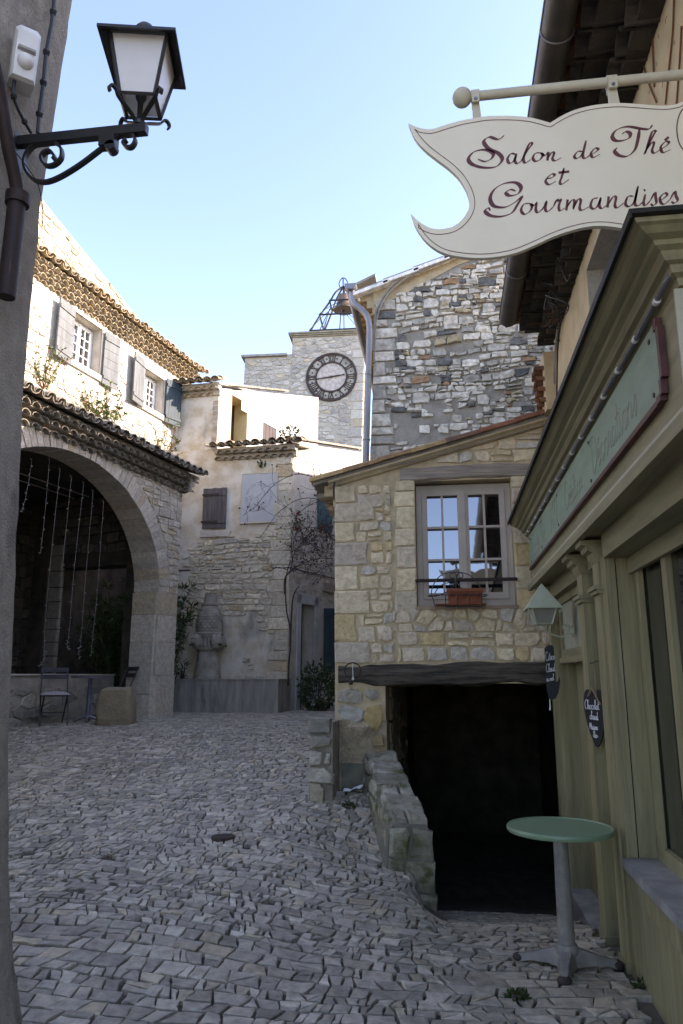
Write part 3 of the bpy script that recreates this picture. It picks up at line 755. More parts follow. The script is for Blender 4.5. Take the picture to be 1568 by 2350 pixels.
for P in coursed(-7.88, -7.43, .42, 1.18, (.15, .2), (1.1, 2.0), .012, .02, 0): m2 = MB(); stone_geo(m2, FW2.pt, P, .025, .02, (.36, .34, .29), .05); m2.build('stone', M['stone'], stw)
PW = thing('parapet_wall', 'mossy low parapet wall running down beside the dark passage', 'wall', (-.4, 7, gz(-.7, 7)))
pn = 22; mb = MB()
def par(t, side, h):
    b = 7.88 - 1.64*t; a = pline(b) + side*(.135 + .025*t); top = .80 - .36*t
    return V(a, b, h if h is not None else top)
prof = [(-1.35, 0), (-1.12, .5), (-1.0, .88), (-.8, 1.0), (.8, 1.0), (1.0, .93), (1.08, .6), (1.12, 0)]
for i in range(pn+1):
    t = i/pn
    for s, hh in prof:
        zl = gz(pline(7.88-1.64*t)-.3, 7.88-1.64*t) - .12; zr_ = gz(pline(7.88-1.64*t)+.5, 7.88-1.64*t) - .1
        z0 = zl if s < 0 else zr_; top = .80 - .36*t
        p = par(t, s, z0 + (top-z0)*hh); j = .022
        mb.v.append((p.x + j*mnoise.noise(p*5), p.y + j*mnoise.noise(p*5+V(9, 0, 0)), p.z + j*mnoise.noise(p*4+V(0, 7, 0)))); mb.c.append((1, 1, 1))
np_ = len(prof); mb.f = [(i*np_+k, i*np_+k+1, (i+1)*np_+k+1, (i+1)*np_+k) for i in range(pn) for k in range(np_-1)] + [tuple(range(np_-1, -1, -1)), tuple(pn*np_+k for k in range(np_))]
pwo = mb.build('core', pm('mossy_render', (.24, .22, .17), .95, col2=(.15, .14, .105), scale=5, bump=1, bscale=40, bdist=.02, col3=(.075, .085, .035), scale3=2.6, th3=(.5, .68)), PW)
def ppt(u, v, d):   # top surface: u across, v along
    t = v; b = 7.88 - 1.64*t; return V(pline(b) + u, b, .80 - .36*t + d)
cop = []
vv = .02
while vv < .97:
    h = rnd(.08, .21); e = min(vv+h, .985)
    if R.random() < .5: cop.append([(-.13-rnd(0,.03), vv+.006), (.0, vv+rnd(-.01,.01)), (.14+rnd(0,.03), vv+.006), (.165, (vv+e)/2), (.14+rnd(0,.03), e-.006), (0, e-rnd(0,.01)), (-.14, e-.006)])
    else:
        m_ = rnd(-.05, .06); cop += [[(-.13, vv+.006), (m_-.01, vv+.006), (m_-.01, e-.006), (-.13, e-.006)], [(m_+.01, vv+.006), (.14, vv+.006), (.14, e-.006), (m_+.01, e-.006)]]
    vv = e
put_stones(pwo, ppt, cop, pm('mossy_coping', (1, 1, 1), .95, col2=(.6, .6, .55), scale=9, attr=True, bump=.9, bscale=35, bdist=.015, col3=(.085, .09, .035), scale3=4, th3=(.47, .64)), palette([(3, (.38, .35, .28)), (2, (.46, .43, .36)), (2, (.28, .265, .215))]), .035, .04, 'coping_stone')

# rough blocks on the street face and the lower end of the parapet
pd = V(pline(6.24) - pline(7.88), 6.24 - 7.88, 0).normalized(); FP = Fr((pline(7.88)-.155, 7.88), (pd.x, pd.y))
pal_p = palette([(3, (.33, .305, .235)), (2, (.40, .365, .285)), (2, (.25, .235, .175))])
for Q in coursed(.02, 1.66, -.1, .8, (.10, .17), (1.1, 2.4), .016, .022, .1, .02):
    c = cen(Q); tt = c[0]/1.68
    if .80-.36*tt-.03 > c[1] > gz(pline(7.88-1.64*tt)-.3, 7.88-1.64*tt) - .05: m2 = MB(); stone_geo(m2, FP.pt, Q, .015, .02, pal_p(), .06, .3); m2.build('stone', PW.children[0].children[0].data.materials[0], pwo)
FE = Fr((0, 6.245), (1, 0))
for Q in ([(-.50, .22), (-.36, .20), (-.33, .38), (-.36, .43), (-.49, .42)], [(-.34, .21), (-.17, .22), (-.155, .40), (-.31, .43)], [(-.52, .0), (-.40, -.02), (-.38, .18), (-.50, .20)], [(-.38, -.02), (-.16, -.04), (-.14, .18), (-.36, .18)], [(-.42, -.3), (-.15, -.3), (-.13, -.06), (-.4, -.04)]):
    m2 = MB(); stone_geo(m2, FE.pt, Q, .02, .02, pal_p(), .06, .3); m2.build('stone', PW.children[0].children[0].data.materials[0], pwo)

# ------------------------------------------------------------------ tall rubble-stone house behind
TB = thing('tall_stone_house', 'tall house of rough grey and white rubble behind the small stone house', 'house', (.5, 10.6, 0))
def tb_l(v): return -1.014 + (v-4.733)*(.121/2.578)
def tb_top(u): return 7.30 + min(u+.95, 4.4)*.36 - max(0, u-3.45)*.4
FBb = FB
mb = MB(); P = FB.pt
us = [-.95, -.3, .4, 1.0, 1.65, 2.55, 3.45, 6.5]; 
for i in range(len(us)-1):
    a, b = us[i], us[i+1]; la = tb_l(1.66) if i == 0 else a; lt = tb_l(tb_top(-.95)) if i == 0 else a
    mb.add([P(la, 1.66), P(b, 1.66), P(b, tb_top(b)), P(lt, tb_top(a))], [(0, 1, 2, 3)])
    mb.add([P(a, tb_top(a)), P(b, tb_top(b)), P(b, tb_top(b), -5), P(a, tb_top(a), -5)], [(0, 1, 2, 3)])
mb.add([P(tb_l(-.5), -.5), P(tb_l(7.26), 7.26), P(tb_l(7.26), 7.26, -5), P(tb_l(-.5), -.5, -5)], [(0, 1, 2, 3)])
mb.add([P(6.5, -.5), P(6.5, -.5, -5), P(6.5, tb_top(6.5), -5), P(6.5, tb_top(6.5))], [(0, 1, 2, 3)])
mb.add([P(-1.1, -.5, -5), P(-.95, 7.26, -5), P(3.45, tb_top(3.45), -5), P(6.5, tb_top(6.5), -5), P(6.5, -.5, -5)], [(0, 1, 2, 3, 4)])
tbw = mb.build('wall', M['mortar_grey'], TB)
sts = []
field = coursed(-1.05, 2.9, 3.9, 8.6, (.055, .125), (.8, 2.6), .017, .015, .2, .035) 
for k in range(46):     # a scatter of larger blocks
    u, v_ = rnd(-.8, 1.6), rnd(4.2, 7.6); w_, h_ = rnd(.16, .30), rnd(.09, .17); field = cut_hole(field, (u, u+w_, v_, v_+h_), .008)
    field.append([(u+rnd(0, .02), v_+rnd(0, .02)), (u+w_*.5, v_+rnd(-.01, .01)), (u+w_-rnd(0, .03), v_+rnd(0, .02)), (u+w_+rnd(-.01, .01), v_+h_*.5), (u+w_-rnd(0, .04), v_+h_-rnd(0, .02)), (u+w_*.4, v_+h_+rnd(-.01, .01)), (u+rnd(0, .03), v_+h_-rnd(0, .02))])
for Pq in cut_top(field, -.95, 7.08, 3.45, 8.66):
    c = cen(Pq)
    if c[0] < .3 and 4.7 < c[1] < 5.6 and R.random() < .4: continue      # bare mortar patch
    if R.random() < .05 + .25*mnoise.noise(V(c[0]*1.6, c[1]*1.6, 4)): continue
    q = clip(Pq, -1, -(-.047), -(tb_l(4.733) - .047*4.733) - .012)
    if len(q) > 2: sts.append(q)
# bigger corner stones
v = 3.95
while v < 7.0:
    h = rnd(.12, .24); w = rnd(.16, .36); l = tb_l(v) 
    sts = cut_hole(sts, (l-.1, l+w, v, v+h), .004)
    sts.append([(l+.004, v+.01), (l+w*.5, v+.012), (l+w, v+.01), (l+w-.02, v+h-.012), (l+w*.5, v+h-.01), (l+.008, v+h-.012)]); v += h
pal_tb = palette([(5, (.68, .64, .56)), (4, (.58, .545, .48)), (4, (.76, .72, .64)), (1.5, (.40, .38, .34)), (1.4, (.165, .165, .165)), (.5, (.40, .25, .15)), (.6, (.45, .38, .25))], .12)
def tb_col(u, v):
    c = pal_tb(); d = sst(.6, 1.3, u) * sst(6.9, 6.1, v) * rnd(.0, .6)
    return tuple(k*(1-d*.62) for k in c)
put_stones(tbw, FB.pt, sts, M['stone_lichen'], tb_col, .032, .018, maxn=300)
mb = MB(); mb.prism([V(-1.0, 15.3, -.5), V(7, 15.3, -.5), V(7, 15.3, 7), V(2.0, 15.3, 8.7), V(-1.0, 15.3, 7.1)], V(0, 7.5, 0)); mb.build('rear_sun_block', M['mortar_grey'], TB)  # unseen mass added to cast shade on the fountain house side wall
# verge slabs, ochre mortar, corbel tiles and gutter on the left eave
mb = MB(); mb.add([FB.pt(-.93, 7.05, .012), FB.pt(-.6, 7.14, .014), FB.pt(.3, 7.60, .012), FB.pt(3.4, 8.72, .012), FB.pt(3.4, 8.86, .012), FB.pt(-.95, 7.28, .012)], [(0, 1, 2, 3, 4, 5)]); mb.build('ochre_mortar_band', M['mortar_warm'], TB)
vd = V(1, 0, .36).normalized()
for k in range(10):
    u = -1.24 + k*.46; z = 7.345 + (u+.95)*.36
    mb = MB(); o = FB.pt(u, z - .07, .0); nn = V(0, -1, 0); w = V(-vd.z, 0, vd.x)
    a = [o, o + vd*.56 - w*.02, o + vd*.56 + nn*.14 - w*.02, o + nn*.14]
    mb.prism([*a], w*.05); mb.build('verge_slab', M['stone_lichen'], TB)
    mb.cur = (1, 1, 1)
    mb = MB(); mb.prism([p + V(0, 0, .06) + nn*.05*(-1) for p in a], w*.04, (.3, .29, .27)); mb.build('verge_slab', M['stone'], TB)
    for ch in (TB.children[-2],):
        ca = ch.data.attributes['Col']; ca.data.foreach_set('color', [.33, .31, .28, 1]*len(ca.data))
FTL = Fr((-.95, 0), (0, -1))
genoise(TB, FTL, -15, -10.22, 6.9, 3, 'ochre', .2, .085, .085, .115, 'plaster_yellow')
mb = MB(); mb.add([(-1.26, 10.05, 7.34), (-1.26, 16, 7.34), (-.9, 16, 7.5), (-.9, 10.05, 7.5), (-1.26, 10.05, 7.30), (-1.26, 16, 7.30), (-.9, 16, 7.46), (-.9, 10.05, 7.46)], [(3,2,1,0), (4,5,6,7), (0,1,5,4), (3,7,6,2), (0,4,7,3)]); mb.build('roof_slab', M['mortar_grey'], TB)
def half_pipe(mb, p0, p1, r, th=.006, n=10, caps=True):
    d = (p1-p0).normalized(); s = d.cross(V(0, 0, 1)).normalized(); vs = []
    for p in (p0, p1):
        for rr in (r, r-th):
            for k in range(n+1):
                w = math.pi + math.pi*k/n; vs.append(p + s*math.cos(w)*rr + V(0, 0, 1)*math.sin(w)*rr)
    m = n+1; fs = []
    for k in range(n): fs += [(k, k+1, 2*m+k+1, 2*m+k), (m+k+1, m+k, 3*m+k, 3*m+k+1), (k, m+k, m+k+1, k+1), (2*m+k, 2*m+k+1, 3*m+k+1, 3*m+k)]
    fs += [(0, 2*m, 3*m, m), (n, m+n, 3*m+n, 2*m+n)]
    mb.add(vs, fs)
    if caps: mb.add([p0 + s*math.cos(math.pi+math.pi*k/n)*(r-.001) + V(0,0,1)*math.sin(math.pi+math.pi*k/n)*(r-.001) + d*.004 for k in range(n+1)], [tuple(range(n+1))])
RG = thing('rain_gutter', 'zinc half-round gutter and downpipe on the corner of the tall rubble house', 'gutter', (-1.0, 10.1, 1))
mb = MB(); g0 = ony(808, 668, 10.0); half_pipe(mb, V(-1.27, 9.98, 7.33), V(-1.27, 16, 7.24), .09); mb.build('gutter', M['zinc'], RG, True, 50)
pts = [V(-1.26, 10.1, 7.26), V(-1.26, 10.1, 7.14), V(-1.22, 10.1, 7.04), V(-1.12, 10.09, 6.95), V(-1.03, 10.085, 6.82), V(-1.0, 10.08, 6.66), V(-1.0, 10.08, 6.45), V(-1.04, 10.08, 5.4), V(-1.075, 10.08, 4.3), V(-1.09, 10.08, 3.8)]
mb = MB(); mb.tube(crom(pts, 4), .048, 10); mb.build('downpipe', M['zinc'], RG, True, 60)
for z, x in ((5.9, -1.02), (4.9, -1.055)):
    mb = MB(); mb.lathe([(.054, -.012), (.056, 0), (.054, .012)], (x, 10.08, z), 12); mb.build('pipe_collar', M['zinc'], RG)
mb = MB(); mb.tube(crom([FB.pt(1.5, 8.18, .1), FB.pt(.2, 7.72, .1), FB.pt(-.55, 7.40, .09), FB.pt(-.86, 7.02, .07), FB.pt(-.93, 6.7, .05), FB.pt(-.95, 6.3, .04)], 6), .018, 5)
mb.tube(crom([FB.pt(1.5, 8.13, .1), FB.pt(.2, 7.67, .1), FB.pt(-.55, 7.34, .09), FB.pt(-.84, 6.96, .07), FB.pt(-.92, 6.6, .05), FB.pt(-.94, 6.1, .04)], 6), .014, 5)
tag(mb.build('cable_bundle', M['cable_grey'], None, True), 'pale cables looped down the gable corner of the tall rubble house', 'cable')
# black cable following the small roof
mb = MB(); pts = [FS.pix(x, y) for x, y in ((768, 1150), (770, 1110), (790, 1090), (850, 1075), (930, 1058), (1000, 1040), (1060, 1022), (1150, 998), (1250, 968))]
mb.tube(crom([FS.pt(u, v, .06) for u, v in pts], 5), .011, 6); tag(mb.build('roof_cable', M['cable'], None, True), 'black cable clipped under the sloping roof edge of the small stone house', 'cable')
mb = MB(); mb.tube(crom([FS.pt(u+.03, v-.035, .06) for u, v in pts[1:]], 5), .006, 5); tag(mb.build('telephone_wire', M['cable_grey'], None, True), 'thin white wire just below the black cable on the small stone house', 'wire')
# ------------------------------------------------------------------ plastered house on the left edge
LH = thing('plastered_house', 'grey roughcast house corner at the left edge carrying the street lamp', 'house', (-3, 0, 0))
prof = [(-.4, -1.93), (.02, -1.985), (.3, -2.06), (.67, -2.12), (1.28, -2.187), (2.07, -2.232), (3.23, -2.296), (4.34, -2.299), (5.81, -2.22), (8.5, -2.2)]
def lx(z):
    for (z0, x0), (z1, x1) in zip(prof, prof[1:]):
        if z <= z1: return x0 + (x1-x0)*(z-z0)/(z1-z0)
    return prof[-1][1]
zz = [-.4 + .11*i for i in range(82)]; bb = [-.5, 0, .5, 1] + [1.5 + .11*i for i in range(19)] + [3.60]
mb = MB()
for z in zz:
    for b in bb:
        x = lx(z) + .022*mnoise.noise(V(b*1.3, z*1.1, 4)) + .010*mnoise.noise(V(b*5, z*5, 1)) - (.02 if b > 3.59 else 0)
        mb.v.append((x, b, z)); mb.c.append((1, 1, 1))
nb = len(bb); mb.f = [(i*nb+j, (i+1)*nb+j, (i+1)*nb+j+1, i*nb+j+1) for i in range(len(zz)-1) for j in range(nb-1)]
k0 = len(mb.v)
for z in zz: mb.v.append((lx(z) - .03 + .012*mnoise.noise(V(3.6*5, z*5, 1)), 3.635, z)); mb.v.append((-7, 3.635, z)); mb.c += [(1, 1, 1)]*2
mb.f += [(i*nb+nb-1, (i+1)*nb+nb-1, k0+2*(i+1), k0+2*i) for i in range(len(zz)-1)] + [(k0+2*i, k0+2*i+2, k0+2*i+3, k0+2*i+1) for i in range(len(zz)-1)]
mb.add([(-2.2, -.5, 8.5), (-2.2, 3.64, 8.5), (-7, 3.64, 8.5), (-7, -.5, 8.5), (-7, -.5, -.4), (-7, 3.64, -.4), (-2.2, -.5, -.4)], [(0, 1, 2, 3), (3, 2, 5, 4), (0, 3, 4, 6)])
mb.build('wall', M['plaster_left'], LH, True, 60)
# drainpipe with collar, cables, sensor
DP = thing('drainpipe', 'dark brown drainpipe with a collar on the roughcast corner house', 'drainpipe', (-2.15, 3.2, 3.5))
XP = -2.21
q = lambda x, y, xx=XP: onx(x, y, xx)
mb = MB(); mb.tube(crom([q(-20, 120), q(0, 215), q(18, 330), q(35, 410), q(41, 458)], 5), .034, 10); mb.build('pipe', M['pipe_brown'], DP, True)
mb = MB(); mb.tube([q(40, 455), q(14, 682)], .046, 12); mb.build('lower_pipe', M['pipe_brown'], DP, True, 50)
mb = MB(); mb.tube([q(41.5, 445), q(39.5, 470)], .062, 12); mb.build('collar', M['pipe_brown'], DP, True, 50)
MS = thing('motion_sensor', 'white plastic motion sensor box high on the roughcast house', 'sensor', (-2.2, 3.2, 4.9))
c = q(58, 130, -2.16); nn = V(.62, -.72, -.22).normalized(); sd = V(0, 0, 1).cross(nn).normalized(); up_ = nn.cross(sd)
def sp_(a, b, d): return c + sd*a*.85 + up_*b*.85 + nn*d*.85
mb = MB(); fr0 = [(-.075, -.17), (.075, -.17), (.075, .15), (.05, .175), (-.05, .175), (-.075, .15)]
A = [sp_(a, b, -.16) for a, b in fr0]; B = [sp_(a, b, .02) for a, b in fr0]; C = [sp_(a*.82, b*.84-.012, .05) for a, b in fr0]
mb.add(A+B+C, [(i, (i+1)%6, 6+(i+1)%6, 6+i) for i in range(6)] + [(6+i, 6+(i+1)%6, 12+(i+1)%6, 12+i) for i in range(6)] + [tuple(range(12, 18)), tuple(range(5, -1, -1))]); mb.build('housing', M['white_plastic'], MS)
mb = MB(); mb.ball(sp_(0, -.055, .05), .043, 14, 8); mb.build('lens', M['white_plastic'], MS, True)
mb = MB(); mb.prism([sp_(-.055, .0, .045), sp_(.055, .0, .045), sp_(.05, .012, .075), sp_(-.05, .012, .075)], up_*.012); mb.build('visor', M['string'], MS)
def wire(name, label, pts, r, mat='cable', cat='cable', clips=0, k=5):
    t = thing(name, label, cat, pts[0]); P = crom(pts, k); mb = MB(); mb.tube(P, r, 6); mb.build('strand', M[mat], t, True)
    for i in range(clips):
        p = P[int((i+.7)*len(P)/(clips+.4))]; mb = MB(); mb.ball(p, r*2.1, 6, 4); mb.build('clip', M[mat], t)
    return t
wire('wall_cable', 'black cable clipped up the roughcast wall edge to the lamp bracket', [q(125, -10), q(121, 40), q(107, 120), q(100, 190), q(92, 250), q(87, 305)], .011, clips=4)
wire('sensor_lead', 'short black lead looping from the white sensor down to the bracket', [q(35, 178), q(31, 215), q(42, 250), q(60, 285), q(72, 305)], .009, clips=2)
wire('thin_wire', 'thin dark wire trailing down the roughcast corner below the bracket', [q(20, 330), q(60, 380), q(88, 425), q(98, 480), q(97, 520)], .003)
# street lamp
YL = 3.31
SL = thing('street_lamp', 'black iron wall lantern with opal panes on a scrolled bracket', 'street lamp', (-2.25, YL, 4.5))
w = lambda x, y, yy=YL: ony(x, y, yy)
c1 = lambda x, y: (x*.3293, y*.3293)
mb = MB(); e = w(338, 292); zb = 4.53
mb.box((-2.30, YL-.022, zb-.045), (e.x, YL+.022, zb+.01)); mb.build('bracket_arm', M['black_iron'], SL)
mb = MB(); mb.box((-2.31, YL-.05, zb-.18), (-2.285, YL+.05, zb+.08)); mb.build('wall_plate', M['black_iron'], SL)
scroll = [(372,1115),(382,1090),(350,1055),(305,1070),(290,1110),(320,1155),(380,1150),(430,1100),(425,1030),(370,990),(290,990),(210,1040),(172,1120),(187,1200),(240,1255),(320,1270),(420,1235),(560,1150),(700,1045),(800,970),(870,930),(920,935),(945,980),(920,1025),(880,1025),(860,1000),(885,975)]
P = crom([w(*c1(x, y)) for x, y in scroll], 5)
mb = MB()
for i in range(len(P)-1):
    pass
def strap(mb, P, hw, ht, nrm):
    """flat bar following P, wide along nrm"""
    nrm = Vector(nrm).normalized(); vs = []
    for i, p in enumerate(P):
        t = (P[min(i+1, len(P)-1)] - P[max(i-1, 0)]).normalized(); s = t.cross(nrm).normalized()
        vs += [p + s*ht + nrm*hw, p - s*ht + nrm*hw, p - s*ht - nrm*hw, p + s*ht - nrm*hw]
    m = len(P); mb.add(vs, [(i*4+k, i*4+(k+1)%4, (i+1)*4+(k+1)%4, (i+1)*4+k) for i in range(m-1) for k in range(4)] + [(3, 2, 1, 0), (m*4-4, m*4-3, m*4-2, m*4-1)])
strap(mb, P, .016, .007, (0, 1, 0)); mb.build('scroll', M['black_iron'], SL, True, 45)
pj = w(250, 322); mb = MB(); mb.box((pj.x-.045, YL-.03, zb-.11), (pj.x+.045, YL+.03, zb-.046)); mb.lathe([(.03, -.03), (.03, .03)], (pj.x+.02, YL, zb-.115), 10, axis=(0, 1, 0)); mb.build('junction_box', M['black_iron'], SL)
LC = V(-1.585, YL, 0); z0, z1 = 4.665, 5.0; rb, rt = .093, .152
def sq(r, z, rot=math.radians(12)): 
    return [V(LC.x + r*(math.cos(rot)*sx - math.sin(rot)*sy), LC.y + r*(math.sin(rot)*sx + math.cos(rot)*sy), z) for sx, sy in ((-1,-1),(1,-1),(1,1),(-1,1))]
A, B = sq(rb, z0), sq(rt, z1)
mb = MB()
for i in range(4): mb.tube([A[i], B[i]], .012, 4)
for Q in (A, B):
    for i in range(4): mb.tube([Q[i], Q[(i+1)%4]], .012, 4)
mb.build('lantern_frame', M['black_iron'], SL)
A2, B2 = sq(rb-.004, z0+.01), sq(rt-.004, z1-.01)
for i in range(4):
    mb = MB(); j = (i+1) % 4; o = ((A2[i]+A2[j])/2 - V(LC.x, LC.y, z0+.01)).normalized()*-.006; mb.prism([A2[i], A2[j], B2[j], B2[i]], o); mb.build('pane', M['frosted'], SL)
mb = MB(); C1, C2, C3 = sq(rt+.055, z1-.03), sq(rt+.055, z1-.012), sq(.05, z1+.11)
mb.add(C1+C2+C3+sq(rt+.04, z1-.028)+sq(.045, z1+.09), [(0,1,5,4),(1,2,6,5),(2,3,7,6),(3,0,4,7),(4,5,9,8),(5,6,10,9),(6,7,11,10),(7,4,8,11),(8,9,10,11),(1,0,12,13),(2,1,13,14),(3,2,14,15),(0,3,15,12),(13,12,16,17),(14,13,17,18),(15,14,18,19),(12,15,19,16),(16,19,18,17)])
mb.build('lantern_roof', M['black_iron'], SL)
mb = MB(); mb.lathe([(.075, 0), (.078, .012), (.066, .02), (.064, .05), (.045, .08), (.012, .092)], (LC.x, LC.y, z1+.10), 16); mb.build('dome_cap', M['black_iron'], SL, True, 40)
D, E_ = sq(rb*.75, z0-.005), sq(.03, zb+.03)
for i in range(4):
    o = V(D[i].x-LC.x, D[i].y-LC.y, 0).normalized(); tp = A[i]
    S = [tp + o*.055 + V(0,0,-.03), tp + o*.062 + V(0,0,-.005), tp + o*.045 + V(0,0,.014), tp + o*.02 + V(0,0,.004), tp + V(0,0,-.03), LC + V(0,0,zb+.05) + o*.045, LC + V(0,0,zb+.012) + o*.02]
    mb = MB(); strap(mb, crom(S, 5), .011, .005, o.cross(V(0, 0, 1))); mb.build('scroll_foot', M['black_iron'], SL, True, 45)
mb = MB(); mb.lathe([(.03, zb+.01), (.034, zb+.03), (.014, zb+.06), (.016, z0+.02), (.03, z0+.05), (.026, z0+.12)], (LC.x, LC.y, 0), 10); mb.build('lamp_holder', M['black_iron'], SL, True)
# ------------------------------------------------------------------ arcade with the round arch
AR = thing('arcade_house', 'stone arcade with a wide round arch under a tiled eave', 'house', FA.pt(-2, .9))
AC, AW, AH, AZ = -2.38, 2.38, 1.87, 3.07; TH = .51; ZT = 5.02; AU0, AU1 = -6.6, .62
def arc(w, k=0.0): return (AC + (AW+k)*math.cos(w), AZ + (AH+k)*math.sin(w))
mb = MB(); P = FA.pt; N_ = 28
for i in range(N_):
    a, b = math.pi*i/N_, math.pi*(i+1)/N_; (ua, va), (ub, vb) = arc(a), arc(b)
    mb.add([P(ua, va), P(ub, vb), P(ub, vb, -TH), P(ua, va, -TH)], [(3, 2, 1, 0)])
    for d in (0, -TH):
        f = [P(ua, va, d), P(ua, ZT+.6, d), P(ub, ZT+.6, d), P(ub, vb, d)]; mb.add(f if d else f[::-1], [(0, 1, 2, 3)])
for (a, b, z) in ((0, AU1, .6), (AU0, AC-AW, .6)): mb.fbox(FA, a, b, z, ZT+.6, -TH, 0)
arw = mb.build('wall', M['mortar_pale'], AR)
pal_ar = palette([(4, (.53, .48, .40)), (3, (.47, .43, .365)), (2, (.58, .53, .45)), (1.2, (.50, .42, .30))], .1)
# voussoirs
nv = 58
for i in range(nv):
    a, b = math.pi*(i+.06+rnd(-.08, .08))/nv, math.pi*(i+.94)/nv; k = rnd(.24, .36)
    i0, i1, o0, o1 = arc(a), arc(b), arc(a, k), arc(b, k)
    mb = MB(); c = pal_ar(); dd = rnd(.004, .022)
    inn = .008
    q = [P(*arc(a, -inn), dd), P(*arc(b, -inn), dd), P(*o1, dd+rnd(-.006, .004)), P(*o0, dd)]
    qb = [P(*arc(a, -inn), -TH-.01), P(*arc(b, -inn), -TH-.01), P(*arc(b, .05), -TH-.01), P(*arc(a, .05), -TH-.01)]
    mb.add(q + qb, [(3, 2, 1, 0), (4, 5, 6, 7), (0, 1, 5, 4), (1, 2, 6, 5), (2, 3, 7, 6), (3, 0, 4, 7)], c); mb.build('voussoir', M['stone'], AR)
# dressed pier blocks
zc = [.80, 1.33, 1.95, 2.42, 2.78, 3.07]; zc = [.80, 1.34, 1.62, 2.24, 2.72, 3.07]
zc = [.80, 1.28, 1.60, 2.18, 2.66, 3.06]
for i in range(len(zc)-1):
    mb = MB(); g = .04 if i < 2 else .02; c = pal_ar(); ch = .06 if i < 4 else .04
    z0_, z1_ = zc[i]+.004, zc[i+1]-.004
    pr = [(-g, -TH-g), (-g, -ch), (-g+ch, g), (AU1-.03, g), (AU1+g, -.03), (AU1+g, -TH-g)]
    pts = [P(u, z0_, d) for u, d in pr]; mb.prism(pts[::-1], V(0, 0, z1_-z0_), c); mb.build('pier_block', M['stone'], AR)
# rubble spandrel
sp = coursed(-6.5, AU1-.005, 3.08, ZT-.02, (.10, .17), (1.1, 2.6), .014, .018, .15, .02)
ok = []
for Q in sp:
    c = cen(Q); w_ = math.atan2((c[1]-AZ)/(AH+.3), (c[0]-AC)/(AW+.3)); e = arc(w_, .33)
    nx, ny = math.cos(w_)/(AW+.3), math.sin(w_)/(AH+.3); l = math.hypot(nx, ny); nx /= l; ny /= l
    Q2 = clip(Q, -nx, -ny, -(nx*e[0] + ny*e[1]))
    if len(Q2) > 2 and area(Q2) > .3*area(Q): ok.append(Q2)
put_stones(arw, FA.pt, ok, M['stone'], pal_ar, .014, .014)
FAe = Fr((FA.pt(AU1, 0).x, FA.pt(AU1, 0).y), (-FA.N.x, -FA.N.y))
put_stones(arw, FAe.pt, coursed(.0, .5, 3.08, 5.0, (.14, .2), (1.0, 2.0), .012, .016, .1), M['stone'], pal_ar, .012, .012)
zt = genoise(AR, FA, -6.5, AU1+.10, ZT, 3, 'grey', .2, .088, .085, .108, 'mortar_grey')
roof_edge(AR, FA, -6.6, AU1+.34, zt+.01, .34, math.radians(17), 'grey', .215, .1, 2, .42, 2.3)
genoise(AR, FAe, -.2, 1.9, ZT, 3, 'grey', .2, .088, .085, .108, 'mortar_grey')
# porch interior: ceiling, side wall, back wall with an opening, garden wall beyond
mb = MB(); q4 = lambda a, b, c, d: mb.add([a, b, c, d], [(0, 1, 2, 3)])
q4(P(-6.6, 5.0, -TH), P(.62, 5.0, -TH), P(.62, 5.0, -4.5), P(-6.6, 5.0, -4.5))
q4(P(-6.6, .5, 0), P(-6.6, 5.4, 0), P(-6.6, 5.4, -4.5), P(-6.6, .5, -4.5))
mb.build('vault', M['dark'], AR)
DB = -3.2; FK = FA.shift(0, DB)
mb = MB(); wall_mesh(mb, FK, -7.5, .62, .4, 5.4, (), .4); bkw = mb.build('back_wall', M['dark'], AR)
pal_shade = palette([(3, (.12, .105, .09)), (2, (.09, .08, .07)), (1, (.15, .13, .105))])  # stone tones lowered to imitate the black shade inside the porch
put_stones(bkw, FK.pt, coursed(-5, .6, .9, 4.8, (.15, .25), (1.2, 2.2), .012, .016), M['stone'], pal_shade, .012, .012)
FQ = Fr((FA.pt(.20, 0).x, FA.pt(.20, 0).y), (FA.N.x, FA.N.y)); op = (.86, 2.32, .3, 3.62)
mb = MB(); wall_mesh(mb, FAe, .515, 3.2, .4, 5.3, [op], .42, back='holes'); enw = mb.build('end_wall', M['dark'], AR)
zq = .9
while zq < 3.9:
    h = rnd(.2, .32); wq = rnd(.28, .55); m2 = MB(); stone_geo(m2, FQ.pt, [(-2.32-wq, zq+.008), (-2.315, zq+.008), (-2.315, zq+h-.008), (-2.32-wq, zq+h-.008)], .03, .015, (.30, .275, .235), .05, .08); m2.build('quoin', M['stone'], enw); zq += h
put_stones(enw, FQ.pt, coursed(-3.2, -2.85, .9, 3.9, (.15, .25), (1., 2.), .012, .016) + coursed(-3.2, -.55, 3.9, 4.95, (.15, .22), (1.2, 2.2), .012, .016), M['stone'], pal_shade, .012, .012)
# low wall closing the arch
LW = thing('arch_bench_wall', 'low pale rubble wall closing the foot of the arch behind the chairs', 'wall', FA.pt(-2, .87))
mb = MB(); mb.fbox(FA, -5.2, .58, .55, 1.60, -1.62, -1.26); mb.build('wall_body', M['mortar_grey'], LW)
lww = LW.children[-1]
put_stones(lww, FA.shift(0, -1.26).pt, [Q for Q in voro(-5, .5, .82, 1.40, .34, .19, .38, .02) if R.random() < .8], M['stone'], palette([(2, (.33, .31, .27)), (2, (.27, .255, .23)), (1, (.4, .37, .31))]), .015, .02)
mb = MB(); mb.fbox(FA, -5.2, .58, 1.60, 1.625, -1.64, -1.23); mb.build('top_slab', M['plaster_white'], LW)
